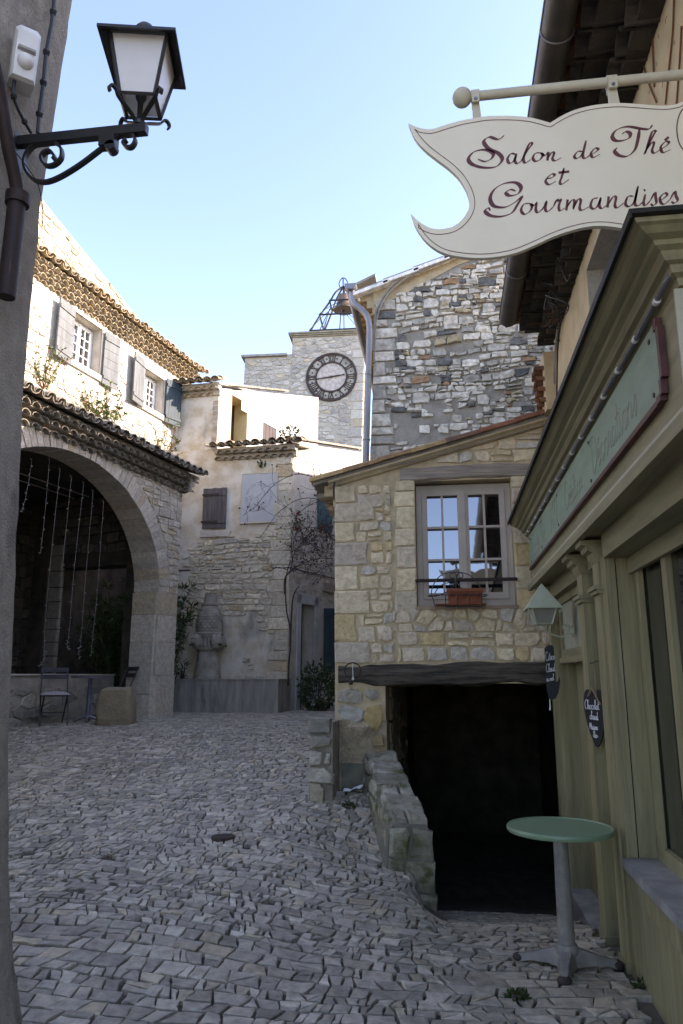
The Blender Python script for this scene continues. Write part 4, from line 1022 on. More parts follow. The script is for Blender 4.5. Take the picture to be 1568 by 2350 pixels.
# string lights hanging in the arch
cc = lambda x, y: (x*.4757, 975.3 + y*.4757)
strs = [((155, 170), (128, 330), (105, 420)), ((240, 165), (215, 450), (195, 620)), ((290, 215), (240, 700), (215, 1000), (215, 1115), (190, 1165)), ((345, 250), (310, 600), (290, 870), (285, 1000)), ((405, 280), (360, 680), (335, 990), (325, 1060), (335, 1085)), ((450, 320), (415, 720), (390, 1040), (380, 1080), (385, 1130)), ((500, 370), (470, 800), (450, 1000), (440, 1115))]
for i, s_ in enumerate(strs):
    t = thing('string_light', 'string of tiny lights hanging in the dark arch, %s' % ['leftmost and shortest', 'second from the left', 'third from the left', 'fourth from the left', 'fifth from the left', 'sixth from the left', 'nearest the pier'][i], 'string light', FA.pp(*cc(*s_[-1]), -.30), 'light strings hanging in the arch')
    pts = crom([FA.pp(*cc(x, y), -.30) for x, y in s_], 8); mb = MB(); mb.tube(pts, .0024, 4); mb.build('wire', M['string'], t)
    mb = MB()
    for k in range(0, len(pts)):
        if k % 2 == 0:
            p = pts[k]; sgn = 1 if (k//2) % 2 else -1; mb.tube([p, p + FA.U*.035*sgn + V(0, 0, .012)], [.003, .0045], 5)
    stuff(mb.build('tiny_bulbs', M['string'], t))
# ------------------------------------------------------------------ sunlit shuttered house behind the arcade
UH = thing('shuttered_house', 'sunlit whitewashed stone house with two shuttered windows above the arcade', 'house', FU.pt(-2.5, .9))
w1 = (-4.02, -3.17, 7.52, 8.52); w2 = (-1.68, -.86, 7.45, 8.32)
mb = MB(); wall_mesh(mb, FU, -8.2, .15, 4.98, 8.62, [w1, w2], .35); uhw = mb.build('wall', M['plaster_white'], UH); mb = MB(); wall_mesh(mb, FU.shift(0, -.75), -3.3, .15, .4, 4.98, (), .35); mb.build('yard_wall', M['dark'], UH)
pal_wh = palette([(3, (.56, .51, .43)), (3, (.50, .45, .37)), (2, (.60, .55, .47)), (1.5, (.40, .35, .28))], .1)
us_ = [Q for Q in coursed(-6, .1, 5.0, 8.6, (.10, .2), (1.0, 2.3), .02, .025, .15, .02) if R.random() < .55 and not (w1[0]-.6 < cen(Q)[0] < w1[1]+.6 and cen(Q)[1] > 7.3) and not (w2[0]-.6 < cen(Q)[0] < w2[1]+.5 and cen(Q)[1] > 7.2)]
put_stones(uhw, FU.pt, us_, M['stone'], pal_wh, .018, .02)
for (a, b, c, d) in (w1, w2):
    casement(UH, FU, a+.01, b-.01, c+.01, d-.01, -.22, 'white_wood', 'mirror_glass', 2, 4, .05, .045, .022)
    mb = MB()
    for q in ((a-.13, b+.13, d, d+.13), (a-.12, a, c, d), (b, b+.12, c, d)): mb.fbox(FU, *q, -.02, .018)
    mb.build('window_surround', M['plaster_white'], UH)
    mb = MB(); mb.fbox(FU, a-.16, b+.16, c-.12, c, -.02, .05); mb.build('sill', M['plaster_white'], UH)
def shutter(parent, fr, u0, u1, v0, v1, mat, ang=0.0, hinge='l', planks=4, horiz=False, d=.05):
    """board shutter hinged open: ang is how far it stands off the wall"""
    W = u1-u0; o = fr.pt(u0 if hinge == 'l' else u1, 0, d); du = fr.U if hinge == 'l' else -fr.U
    dv = du*math.cos(ang) + fr.N*math.sin(ang); f2 = Fr((o.x, o.y), (dv.x, dv.y)) if hinge == 'l' else Fr((o.x + dv.x*W, o.y + dv.y*W), (-dv.x, -dv.y))
    s0 = None
    mb = MB(); mb.fbox(f2, .012, W-.012, v0+.015, v1-.015, -.012, -.001); s0 = mb.build('shutter', M[mat], parent)
    for (za, zb2) in ((v0+.12, v0+.19), (v1-.19, v1-.12)): mb = MB(); mb.fbox(f2, .01, W-.01, za, zb2, .029, .044); mb.build('batten', M[mat], s0)
    for k in range(planks):
        mb = MB()
        if horiz: a, b = v0 + (v1-v0)*k/planks, v0 + (v1-v0)*(k+1)/planks; mb.fbox(f2, 0, W, a+.003, b-.003, 0, .024+rnd(0, .004))
        else: a, b = W*k/planks, W*(k+1)/planks; mb.fbox(f2, a+.002, b-.002, v0+rnd(0, .01), v1-rnd(0, .01), 0, .024+rnd(0, .004))
        mb.build('plank', M[mat], s0)
    return s0
shutter(UH, FU, -4.58, -4.08, 7.36, 8.52, 'grey_shutter', .12, 'r', 6, True)
shutter(UH, FU, -3.14, -2.70, 7.36, 8.50, 'grey_shutter', .10, 'l', 6, True)
shutter(UH, FU, -2.22, -1.72, 7.34, 8.44, 'grey_shutter', .15, 'r', 4)
shutter(UH, FU, -.84, -.36, 7.30, 8.38, 'blue_shutter', .25, 'l', 5)
z_ = genoise(UH, FU, -5.6, .25, 8.60, 4, 'tan', .19, .08, .07, .088, 'mortar_pale')
roof_edge(UH, FU, -5.65, .5, z_-.02, .33, math.radians(16), 'tan', .22, .1, 2, .42, 3)
# high rubble gable behind
GH = thing('gable_house', 'high sunlit rubble gable sloping down behind the shuttered house', 'house', FU.pt(-4, 8, -1))
FG = FU.shift(0, -1.2)
ga, gb = FG.pix(100, 462), FG.pix(335, 752)
sl_ = (gb[1]-ga[1])/(gb[0]-ga[0]); gt = lambda u: ga[1] + (u-ga[0])*sl_
mb = MB(); wall_mesh(mb, FG, -8.5, gb[0]+1.2, 6, gt, (), .5); ghw = mb.build('wall', M['plaster_white'], GH)
gs = cut_top(voro(-7.2, gb[0]+1.0, 8.9, 12.2, .26, .17, .42, .02), ga[0], ga[1]-.03, gb[0], gb[1]-.03)
put_stones(ghw, FG.pt, gs, M['stone'], palette([(3, (.50, .45, .36)), (2, (.44, .38, .30)), (1.5, (.36, .30, .22)), (1, (.55, .50, .42))]), .025, .03)
# ------------------------------------------------------------------ house behind the fountain
MH = thing('fountain_house', 'old house of patched ochre plaster and bare stones behind the fountain', 'house', FM.pt(-1.5, .85))
p = FM.pix
mh_top = 6.70
mb = MB(); wall_mesh(mb, FM, -3.3, 0, .4, mh_top, (), .4); mhw = mb.build('wall', M['plaster_mid'], MH)
def hs(px, py): return FH.pix(px, py)
d0, d1 = hs(690, 1385), hs(720, 1385)
door = (d0[0], d1[0]+.02, .8, d0[1]); sw2 = (1.66, 2.5, 1.68, 3.12); tw = (1.30, 1.95, 5.0, 6.05)
def mh_side(u): return 6.78 + max(0, u)*.21
mb = MB(); wall_mesh(mb, FH, .0, 5.2, .4, mh_side, [door, sw2, tw], .4, cuts=[1, 2, 3, 4]); mhs = mb.build('side_wall', M['plaster_white'], MH)
pal_m = palette([(4, (.62, .56, .45)), (3, (.55, .50, .41)), (2.4, (.68, .61, .48)), (1.2, (.46, .43, .38)), (.8, (.56, .45, .30))], .12)
ms = []
for Q in coursed(-2.35, -.02, 2.35, 5.0, (.075, .15), (1.0, 2.7), .016, .02, .14, .02):
    c = cen(Q); e = mnoise.noise(V(c[0]*1.4, c[1]*1.1, 2))
    lim = 4.7 + .25*e if c[0] > -2.0 else 4.5 + .4*e
    if c[1] > lim: continue
    if c[1] < 2.9 + .35*e - .5*sst(-.9, -.2, c[0]): continue
    ms.append(Q)
v = .9; k = 0
while v < 6.3:      # corner quoins
    h = rnd(.2, .36); w_ = rnd(.25, .5); ms = cut_hole(ms, (-w_, .1, v, v+h), .006)
    ms.append([(-w_, v+.008), (-w_*.5, v+.006), (-.002, v+.008), (-.002, v+h-.008), (-w_*.5, v+h-.006), (-w_+rnd(-.01, .02), v+h-.008)]); v += h
ms += [Q for Q in coursed(-1.1, -.45, .9, 2.0, (.1, .16), (1, 2.2), .016, .022) if R.random() < .45]
ms += [Q for Q in voro(-2.6, -1.9, 3.1, 4.4, .17, .11) if R.random() < .25]
put_stones(mhw, FM.pt, ms, M['stone'], pal_m, .026, .02)
ss = [Q for Q in voro(.03, 2.6, 3.3, 5.0, .2, .12, .42, .02) if R.random() < .75]
ss = cut_hole(cut_hole(ss, (door[0]-.2, door[1]+.2, .5, door[3]+.22)), (tw[0]-.1, tw[1]+.1, tw[2]-.1, tw[3]))
put_stones(mhs, FH.pt, ss, M['stone'], palette([(3, (.52, .48, .42)), (2, (.46, .42, .37)), (1, (.58, .54, .47))]), .01, .012)
# string course crack line, shutter, plaque, roof
mb = MB(); mb.tube([FM.pt(u, 3.895 + .008*math.sin(u*7), .012) for u in [-2.6 + .2*i for i in range(14)]] + [FM.pt(.02, 3.9, .012)], .012, 5); mb.build('cable', M['cable'], MH)
mb = MB(); mb.tube([FH.pt(u, 3.9 + .004*math.sin(u*7), .012) for u in [.0 + .25*i for i in range(12)]], .012, 5); mb.build('cable', M['cable'], MH)
sh = MB(); a0, a1 = p(476, 1122), p(525, 1215)
SHU = shutter(MH, FM, a0[0], a1[0], a1[1]+.02, a0[1], 'bare_shutter', 0, 'l', 5, d=.03)
for z in (a0[1]-.16, a1[1]+.18):
    mb = MB(); mb.fbox(FM, a0[0]-.08, a0[0]+.32, z-.02, z+.02, .07, .085); mb.build('strap_hinge', M['rust_iron'], SHU)
mb = MB(); mb.fbox(FM, a0[0]-.1, a1[0]+.05, a1[1]-.16, a1[1]-.02, -.02, .05); mb.build('stone_sill', M['plaster_white'], MH)
q0, q1 = p(557, 1090), p(634, 1197)
PLQ = thing('painted_plaque', 'pale square plaque with circular lettering on the fountain house', 'plaque', FM.pt((q0[0]+q1[0])/2, q1[1], .03))
mb = MB(); mb.fbox(FM, q0[0], q1[0], q1[1], q0[1], .0, .035); mb.build('panel', M['plaque'], PLQ)
mb = MB()
for e in ((q0[0]-.02, q1[0]+.02, q0[1], q0[1]+.02), (q0[0]-.02, q1[0]+.02, q1[1]-.025, q1[1]), (q0[0]-.02, q0[0], q1[1], q0[1]), (q1[0], q1[0]+.02, q1[1], q0[1])): mb.fbox(FM, *e, -.01, .045)
mb.build('border', M['plaster_mid'], PLQ)
pc = ((q0[0]+q1[0])/2, (q0[1]+q1[1])/2 + .02)
def text_mesh(s):
    cu = bpy.data.curves.new('letters', 'FONT'); cu.body = s; cu.size = 1; cu.align_x = 'CENTER'
    ob = bpy.data.objects.new('letters', cu); COL.objects.link(ob); dg = bpy.context.evaluated_depsgraph_get()
    me = ob.evaluated_get(dg).to_mesh(); vs = [v.co.copy() for v in me.vertices]; fs = [tuple(f.vertices) for f in me.polygons]
    bpy.data.objects.remove(ob); bpy.data.curves.remove(cu); return vs, fs
_g = {}
def ring_text(mb, s, r, a0, step, size, flipped=False):
    for i, ch in enumerate(s):
        if ch == ' ': continue
        if ch not in _g: _g[ch] = text_mesh(ch)
        vs, fs = _g[ch]; a = a0 - step*i if not flipped else a0 + step*i
        up = a - math.pi/2 if not flipped else a + math.pi/2
        pts = []
        for q in vs:
            x, y = q.x*size*.8, (q.y - .35)*size
            pts.append(FM.pt(pc[0] + r*math.cos(a) + x*math.cos(up) - y*math.sin(up), pc[1] + r*math.sin(a) + x*math.sin(up) + y*math.cos(up), .0385))
        mb.add(pts, fs)
mb = MB()
ring_text(mb, 'ATELIER ARTISTIQUE INTERNATIONAL', .29, math.radians(248), math.radians(10.9), .088)
ring_text(mb, 'DE SEGURET', .20, math.radians(178), math.radians(17), .078, True)
mb.lathe([(.022, 0), (.022, .004)], FM.pt(pc[0], pc[1]-.30, .036), 10, axis=tuple(FM.N)); mb.build('lettering', M['letter_grey'], PLQ)
mb = MB()
cw = lambda *pts: mb.tube(crom([FM.pt(pc[0]+a, pc[1]+b, .04) for a, b in pts], 5), .011, 4)
cw((.06, .12), (-.02, .03), (-.07, .05), (-.09, .02), (-.05, -.01), (-.02, .03), (.02, -.07)); cw((.0, .05), (.05, .09)); mb.build('white_emblem', M['chalk'], PLQ)
zt = genoise(MH, FM, -1.82, .08, 6.40, 2, 'tan', .19, .088, .12, .12, 'mortar_pale')
roof_edge(MH, FM, -1.9, .22, zt, .32, math.radians(13), 'tan', .2, .095, 2, .4, 2.8)
rv = (FH.U*1 + V(0, 0, .21)).normalized()
for k in range(10):
    put_tile(MH, 'pale', .085, .075, .46, FH.pt(-.25 + k*.385, 6.84 + (k*.385-.25)*.21, .02), rv, (0, 0, 1), 'verge_tile', jit=.01)
# doorway, blue shutter, teal shutter, wooden lintel
mb = MB()
for e in ((door[0]-.16, door[0], .8, door[3]+.2), (door[1], door[1]+.16, .8, door[3]+.2), (door[0]-.16, door[1]+.16, door[3]+.0, door[3]+.22)): mb.fbox(FH, *e, -.05, .03)
mb.build('door_surround', M['plaster_grey'], MH)
mb = MB(); mb.fbox(FH, door[0], door[1], .8, door[3], -.36, -.30); mb.build('door', M['brown_wood'], MH)
mb = MB(); mb.fbox(FH, sw2[0], sw2[1], sw2[2], sw2[3], -.34, -.30); mb.build('dark_window', M['shop_glass'], MH)
shutter(MH, FH, sw2[0]-.05, sw2[0]+.35, sw2[2]-.02, sw2[3]+.02, 'blue_shutter', .9, 'l', 3, d=.02)
mb = MB(); mb.fbox(FH, sw2[0]-.15, sw2[1]+.2, sw2[3]+.42, sw2[3]+.62, -.1, .05); mb.build('timber_lintel', M['lintel'], MH)
mb = MB(); mb.fbox(FH, tw[0], tw[1], tw[2], tw[3], -.3, -.26); mb.build('dark_window', M['shop_glass'], MH)
shutter(MH, FH, tw[0]-.02, tw[0]+.36, tw[2], tw[3], 'teal_shutter', .0, 'l', 4, d=.03)
shutter(MH, FH, tw[0]+.38, tw[1]+.02, tw[2], tw[3], 'teal_shutter', .0, 'l', 4, d=.03)
mb = MB(); mb.fbox(FH, .75, 2.3, .7, .98, 0, .5); mb.build('doorstep', M['stone'], MH)
ca = MH.children[-1].data.attributes['Col']; ca.data.foreach_set('color', [.3, .29, .26, 1]*len(ca.data))
# ------------------------------------------------------------------ taller plastered house left of it
BH = thing('tall_plastered_house', 'tall cream plastered house with a sunlit yellow window reveal', 'house', FM.pt(-2.6, .9, -.4))
F1 = FM.shift(0, -.25); c0 = F1.pix(505, 865); l0 = F1.pix(408, 880)
FBs = Fr((F1.pt(c0[0], 0).x, F1.pt(c0[0], 0).y), (FH.U.x, FH.U.y), .012)
mb = MB(); wall_mesh(mb, F1, l0[0]-1.5, c0[0], .5, 8.35, (), .3); bhw = mb.build('front_wall', M['plaster_mid'], BH)
e0, e1 = FBs.pix(532, 905), FBs.pix(566, 1010); yw = (e0[0], e1[0]+.0, 5.9, FBs.pix(540, 910)[1])
g0_, g1_ = FBs.pix(604, 968), FBs.pix(635, 985); bw = (g0_[0], g1_[0], 6.6, g0_[1])
mb = MB(); 
def bh_side(u): return 8.35 + max(0, u)*.30
wall_mesh(mb, FBs, 0, 5.0, .5, bh_side, [yw, bw], .45, cuts=[1, 2, 3, 4]); mb.build('side_wall', M['plaster_grey'], BH)
# paler sheet near the corner, painted as the sunlit part of the wall
mb = MB(); edge = [(1.35, 5.6), (1.42, 6.2), (1.30, 6.8), (1.45, 7.3), (1.38, 7.9), (1.42, 8.6)]
hole = yw
mb.add([FBs.pt(.0, 5.6, .004), FBs.pt(yw[0], 5.6, .004), FBs.pt(yw[0], bh_side(yw[0])-.02, .004), FBs.pt(.0, 8.33, .004)], [(0, 1, 2, 3)])
mb.add([FBs.pt(yw[0], yw[3], .004), FBs.pt(yw[1], yw[3], .004), FBs.pt(yw[1], bh_side(yw[1])-.02, .004), FBs.pt(yw[0], bh_side(yw[0])-.02, .004)], [(0, 1, 2, 3)])
mb.build('sunlit_patch', M['plaster_white'], BH)
mb = MB(); mb.add([FBs.pt(yw[1]-.004, 5.9, 0), FBs.pt(yw[1]-.004, 5.9, -.44), FBs.pt(yw[1]-.004, yw[3], -.44), FBs.pt(yw[1]-.004, yw[3], 0)], [(0, 1, 2, 3)])
mb.add([FBs.pt(yw[0], yw[3]-.004, 0), FBs.pt(yw[1], yw[3]-.004, 0), FBs.pt(yw[1], yw[3]-.004, -.44), FBs.pt(yw[0], yw[3]-.004, -.44)], [(0, 1, 2, 3)]); mb.build('yellow_reveal', M['pale_yellow'], BH)
mb = MB(); mb.fbox(FBs, yw[0], yw[1], 5.9, yw[3], -.43, -.40); mb.build('window', M['shop_glass'], BH)
mb = MB(); mb.fbox(FBs, yw[0]+.005, yw[0]+.06, 5.9, yw[3]-.01, -.4, -.02); mb.build('window_frame', M['ochre_wood'], BH)
mb = MB(); mb.fbox(FBs, bw[0]-.002, bw[1]+.002, bw[2], bw[3], -.08, -.03); bwin = mb.build('shuttered_window', M['brown_wood'], BH)
for k in range(4): mb = MB(); x = bw[0] + (bw[1]-bw[0])*k/4; mb.fbox(FBs, x+.006, x+(bw[1]-bw[0])/4-.006, bw[2], bw[3]-.01, -.03, -.012); mb.build('plank', M['brown_wood'], bwin)
put_stones(bhw, F1.pt, [[(c0[0]-.13-rnd(0, .05), z+.006), (c0[0]-.0, z+.006), (c0[0]-.0, z+.12), (c0[0]-.13, z+.12)] for z in [6.7 + .13*i for i in range(10)]], M['stone'], palette([(1, (.5, .42, .33)), (1, (.45, .36, .28))]), .004, .004, 'brick')
zt = genoise(BH, F1, l0[0]-.5, c0[0]+.04, 8.10, 2, 'tan', .19, .088, .13, .12, 'mortar_pale')
roof_edge(BH, F1, l0[0]-.6, c0[0]+.12, zt, .36, math.radians(17), 'tan', .2, .095, 2, .4, 3.0)
rv = (FBs.U + V(0, 0, .30)).normalized()
for k in range(9): put_tile(BH, 'pale' if k < 5 else 'grey', .08, .07, .46, FBs.pt(-.3 + k*.38, 8.42 + (k*.38-.3)*.30, .02), rv, (0, 0, 1), 'verge_tile', jit=.01)
# ------------------------------------------------------------------ clock tower
CT = thing('clock_tower', 'square rubble-stone clock tower with a thin cornice behind the houses', 'tower', FT.pt(1, .9))
tp = FT.pix
T1 = tp(838, 768)[0] + .0; T0_ = tp(672, 775)[0]
tz = 13.15
mb = MB(); wall_mesh(mb, FT, T0_, T1, .5, tz, (), 3.0); ctw = mb.build('wall', pm('tower_mortar', (.46, .40, .32), .95, col2=(.36, .32, .27), scale=3, bump=.8, bscale=30, bdist=.02), CT)
lw = tp(563, 822)
mb = MB(); wall_mesh(mb, FT, lw[0], T0_, .5, lambda u: lw[1] + (u-lw[0])*.05, (), 2.5); ctl = mb.build('lower_wing', ctw.data.materials[0], CT)
pal_t = palette([(4, (.45, .42, .375)), (3, (.40, .37, .33)), (2, (.50, .47, .42)), (2, (.34, .32, .30)), (.8, (.47, .40, .30))], .1)
ckc = tp(761, 866); ckr = .86
tsn = [Q for Q in voro(T0_, T1, 8.4, tz-.05, .27, .15, .42, .028, .3) if R.random() < .93 and math.hypot(cen(Q)[0]-ckc[0], cen(Q)[1]-ckc[1]) > ckr+.06]
v = 8.4
while v < tz-.3:
    h = rnd(.25, .4); w_ = rnd(.3, .55); tsn = cut_hole(tsn, (T1-w_, T1+.1, v, v+h), .01); tsn.append([(T1-w_, v+.015), (T1-.004, v+.015), (T1-.004, v+h-.015), (T1-w_+.02, v+h-.015)]); v += h
put_stones(ctw, FT.pt, tsn, M['stone'], pal_t, .02, .02)
put_stones(ctl, FT.pt, cut_top([Q for Q in voro(lw[0], T0_-.01, 8.6, 12.6, .28, .15, .42, .028, .3)], lw[0], lw[1]-.12, T0_, lw[1]-.02), M['stone'], pal_t, .02, .02)
FTs = Fr((FT.pt(T1, 0).x, FT.pt(T1, 0).y), (-FT.N.x, -FT.N.y)); 
FTs.lean = 0
def tsp(u, v, d): return FT.pt(T1, v, 0) + FTs.U*u + FTs.N*d
put_stones(ctw, tsp, [Q for Q in voro(.02, 3, 8.4, tz-.05, .3, .17, .42, .03) if R.random() < .8], M['stone'], palette([(1, (.56, .53, .47)), (1, (.50, .46, .4))]), .015, .015)
mb = MB()
for k, (o_, h_) in enumerate(((.05, .05), (.10, .05), (.14, .06))): mb.fbox(FT, T0_-o_, T1+o_, tz+k*.052, tz+k*.052+h_-.004, -3.0-o_, o_)
mb.build('cornice', pm('cornice_stone', (.30, .26, .19), .9, col2=(.2, .175, .13), bump=.5), CT)
mb = MB(); mb.fbox(FT, lw[0]-.12, T0_-.16, lw[1]+.0, lw[1]+.08, -2.5, .12); mb.build('wing_coping', pm('wing_coping_stone', (.30, .28, .25), .9, bump=.5), CT)
# clock
CK = thing('tower_clock', 'round clock with dark Roman numerals and skeleton hands on the tower', 'clock', FT.pt(ckc[0], ckc[1]-ckr, .03))
def ck(r, a, d): return FT.pt(ckc[0] + r*math.sin(a), ckc[1] + r*math.cos(a), d)
def ring(mb, r0, r1, d0_, d1_, n=48):
    vs = [ck(r, 2*math.pi*k/n, d) for r, d in ((r0, d0_), (r0, d1_), (r1, d1_), (r1, d0_)) for k in range(n)]
    mb.add(vs, [(i*n+k, i*n+(k+1)%n, ((i+1)%4)*n+(k+1)%n, ((i+1)%4)*n+k) for i in range(4) for k in range(n)])
mb = MB(); mb.add([ck(ckr*.6, 2*math.pi*k/40, .03) for k in range(40)], [tuple(range(39, -1, -1))]); mb.build('dial_centre', pm('clock_dial_stone', (.48, .42, .37), .95, col2=(.33, .29, .26), scale=9, contrast=(.4, .6), bump=.6, bscale=60), CK)
mb = MB(); ring(mb, ckr*.62, ckr*.97, .0, .02); mb.build('dial_ring', pm('clock_ring_paint', (.40, .37, .31), .9, col2=(.22, .20, .18), scale=4, bump=.3), CK)
mb = MB(); ring(mb, ckr*.94, ckr*1.03, .0, .07); mb.build('outer_rim', M['rust_iron'], CK); mb = MB(); ring(mb, ckr*.59, ckr*.65, .0, .06); mb.build('inner_rim', M['rust_iron'], CK)
NUM = ['XII', 'I', 'II', 'III', 'IIII', 'V', 'VI', 'VII', 'VIII', 'IX', 'X', 'XI']
for i, s_ in enumerate(NUM):
    a = 2*math.pi*i/12; mb = MB(); wd = {'I': .07, 'V': .13, 'X': .13}; tot = sum(wd[c] for c in s_); x = -tot/2
    def bar(x0, x1, th):   # inner x0 to outer x1 (tangential offsets)
        ri, ro = ckr*.67, ckr*.92; da = lambda x_, r: a + x_/r
        vs = []
        for xx, r in ((x0-th, ri), (x0+th, ri), (x1+th, ro), (x1-th, ro)):
            vs.append(ck(r, a + xx/ (ckr*.8), .045))
        mb.prism(vs, FT.N*-.02)
    for c in s_:
        w_ = wd[c]; m_ = x + w_/2
        if c == 'I': bar(m_, m_, .014)
        elif c == 'V': bar(m_, m_-w_*.38, .016); bar(m_, m_+w_*.38, .010)
        else: bar(m_-w_*.36, m_+w_*.36, .010); bar(m_+w_*.36, m_-w_*.36, .016)
        x += w_
    for r in (.675, .915): 
        vs = [ck(ckr*r-.008, a-tot/2/(ckr*.8), .045), ck(ckr*r-.008, a+tot/2/(ckr*.8), .045), ck(ckr*r+.008, a+tot/2/(ckr*.8), .045), ck(ckr*r+.008, a-tot/2/(ckr*.8), .045)]; mb.prism(vs, FT.N*-.02)
    mb.build('numeral', M['rust_iron'], CK)
    a2 = a + math.pi/12; mb = MB(); mb.lathe([(.028, 0), (.028, .02)], ck(ckr*.8, a2, .02), 8, axis=tuple(FT.N)); mb.build('minute_stud', M['rust_iron'], CK)
for nm, ang, L_ in (('minute_hand', math.radians(262), .58), ('hour_hand', math.radians(82), .50)):
    mb = MB(); a = ang; t_ = lambda r, o: FT.pt(ckc[0] + ckr*(r*math.sin(a) + o*math.cos(a)), ckc[1] + ckr*(r*math.cos(a) - o*math.sin(a)), .075)
    mb.prism([t_(-.04, -.02), t_(-.04, .02), t_(L_*.5, .028), t_(L_*.8, .016), t_(L_, .03), t_(L_+.04, .0), t_(L_, -.03), t_(L_*.8, -.016), t_(L_*.5, -.028)], FT.N*-.015); mb.build(nm, M['rust_iron'], CK)
mb = MB(); mb.lathe([(.04, 0), (.04, .05)], ck(0, 0, .03), 10, axis=tuple(FT.N)); mb.build('hub', M['rust_iron'], CK)
# belfry
bz = tz + .16; bu = tp(783, 760)[0]; bd = -.85
BC = thing('belfry_cage', 'wrought-iron bell cage on top of the clock tower', 'belfry', FT.pt(bu, bz, bd))
by0 = lambda u, z, d: FT.pt(u, bz, d) + V(0, 0, z-bz)
kz = 1.08*(FT.pix(778, 650, bd)[1] - bz)/3.15; mb = MB()
b4 = [(bu-1.1, bd+.9), (bu+1.0, bd+.9), (bu+1.0, bd-.9), (bu-1.1, bd-.9)]
def lerpz(f, zf): return [(bu + (a-bu)*f, bd + (b-bd)*f, zf) for a, b in b4]
lv = [lerpz(1, bz), lerpz(.72, bz+.9*kz), lerpz(.42, bz+1.75*kz), lerpz(.25, bz+2.3*kz)]
for i in range(4): mb = MB(); mb.tube(crom([by0(l[i][0], l[i][2], l[i][1]) for l in lv] + [by0(bu, bz+2.75*kz, bd)], 3), .036, 5); mb.build('cage_leg', M['black_iron'], BC)
for l in lv[:3]:
    mb = MB()
    for i in range(4):
        j = (i+1) % 4; mb.tube([by0(l[i][0], l[i][2]+.06, l[i][1]), by0(l[j][0], l[j][2]+.06, l[j][1])], .034, 5)
    mb.build('cage_ring', M['black_iron'], BC)
mb = MB()
for i in range(4):
    j = (i+1) % 4; m0 = [(lv[0][i][k]+lv[0][j][k])/2 for k in range(3)]; m2 = [(lv[2][i][k]+lv[2][j][k])/2 for k in range(3)]
    mb.tube([by0(m0[0], m0[2], m0[1]), by0(m2[0], m2[2], m2[1])], .02, 5); 
    for e in (lv[0][i], lv[1][i]): mb.tube(crom([by0(m2[0], m2[2], m2[1]), by0((e[0]+m2[0])/2, (e[2]+m2[2])/2+.12, (e[1]+m2[1])/2), by0(e[0], e[2]+.1, e[1])], 4), .012, 4)
mb.build('braces', M['black_iron'], BC)
mb = MB()
for k in range(4):
    a = k*math.pi/2; o = FT.U*math.cos(a) + FT.N*math.sin(a); c_ = by0(bu, bz+2.75*kz, bd)
    mb.tube(crom([c_ - V(0, 0, .05) + o*.12, c_ + V(0, 0, .12) + o*.16, c_ + V(0, 0, .3) + o*.08, c_ + V(0, 0, .34)], 5), .02, 5)
mb.tube([by0(bu, bz+2.7*kz, bd), by0(bu, bz+3.15*kz, bd)], .022, 5); mb.build('finial', M['black_iron'], BC)
BL = thing('church_bell', 'bronze bell hanging in the iron belfry cage', 'bell', by0(bu+.05, bz+1.55*kz, bd))
zz0 = bz+1.55*kz; c_ = by0(bu+.02, zz0+.3, bd)
mb = MB(); mb.lathe([(r*.78, zz0+h*.62) for r, h in [(.50, 0), (.47, .05), (.40, .2), (.33, .45), (.30, .75), (.29, .9), (.2, 1.0), (.06, 1.02), (.05, .98), (.18, .95), (.26, .85), (.27, .7), (.30, .42), (.37, .2), (.46, .01)]], (c_.x, c_.y, 0), 24); mb.build('bell_body', M['bronze'], BL, True, 50)
mb = MB(); mb.tube([V(c_.x, c_.y, zz0+.55), V(c_.x, c_.y, zz0-.05)], .03, 6); mb.ball(V(c_.x, c_.y, zz0-.05), .07); mb.build('clapper', M['rust_iron'], BL)
mb = MB(); mb.tube([V(c_.x, c_.y, zz0+.62), V(c_.x, c_.y, zz0+.85)], .05, 6); mb.build('headstock', M['rust_iron'], BL)
# ------------------------------------------------------------------ fountain
FO = thing('fountain', 'carved stone fountain with mask spouts standing in a long stained basin', 'fountain', FM.pt(-1.6, .85, .6))
fb = FM.shift(0, .95); b_r = fb.pix(637, 1637)[0]; b_t = fb.pix(600, 1561)[1]; b_l = -3.2
mb = MB()
mb.fbox(FM, b_l, b_r, .6, b_t, .83, .95); mb.fbox(FM, b_r-.12, b_r, .6, b_t, .02, .83); mb.fbox(FM, b_l, b_l+.12, .6, b_t, .02, .83); mb.fbox(FM, b_l+.12, b_r-.12, .6, .95, .02, .83); mb.build('basin', M['basin'], FO)
mb = MB(); mb.fbox(FM, b_l, b_r+.015, b_t, b_t+.025, .82, .965); mb.fbox(FM, b_r-.13, b_r+.015, b_t, b_t+.025, .02, .82); mb.build('basin_rim', M['basin'], FO)
mb = MB(); mb.fbox(FM, b_l+.12, b_r-.12, b_t-.14, b_t-.13, .02, .83); mb.build('water', pm('still_water', (.02, .025, .025), .05, bump=.1, bscale=8, spec=.5), FO)
fd = .45; ff = FM.shift(0, fd); fx_ = lambda px, py: ff.pix(px, py)
cu = fx_(478, 1500)[0]; zf = lambda y: ff.pix(478, y)[1]
cp_ = FM.pt(cu, 0, fd); cp_ = V(cp_.x, cp_.y, 0); lean_c = lambda z: FM.pt(cu, z, fd)
cx = FM.pt(cu, 2.2, fd)
mb = MB(); mb.lathe([(.30, .8), (.295, b_t), (.265, b_t+.15), (.225, zf(1502)), (.22, zf(1496)), (.25, zf(1493)), (.27, zf(1489)), (.25, zf(1487))], (cx.x, cx.y, 0), 28); mb.build('pedestal', M['fountain'], FO, True, 35)
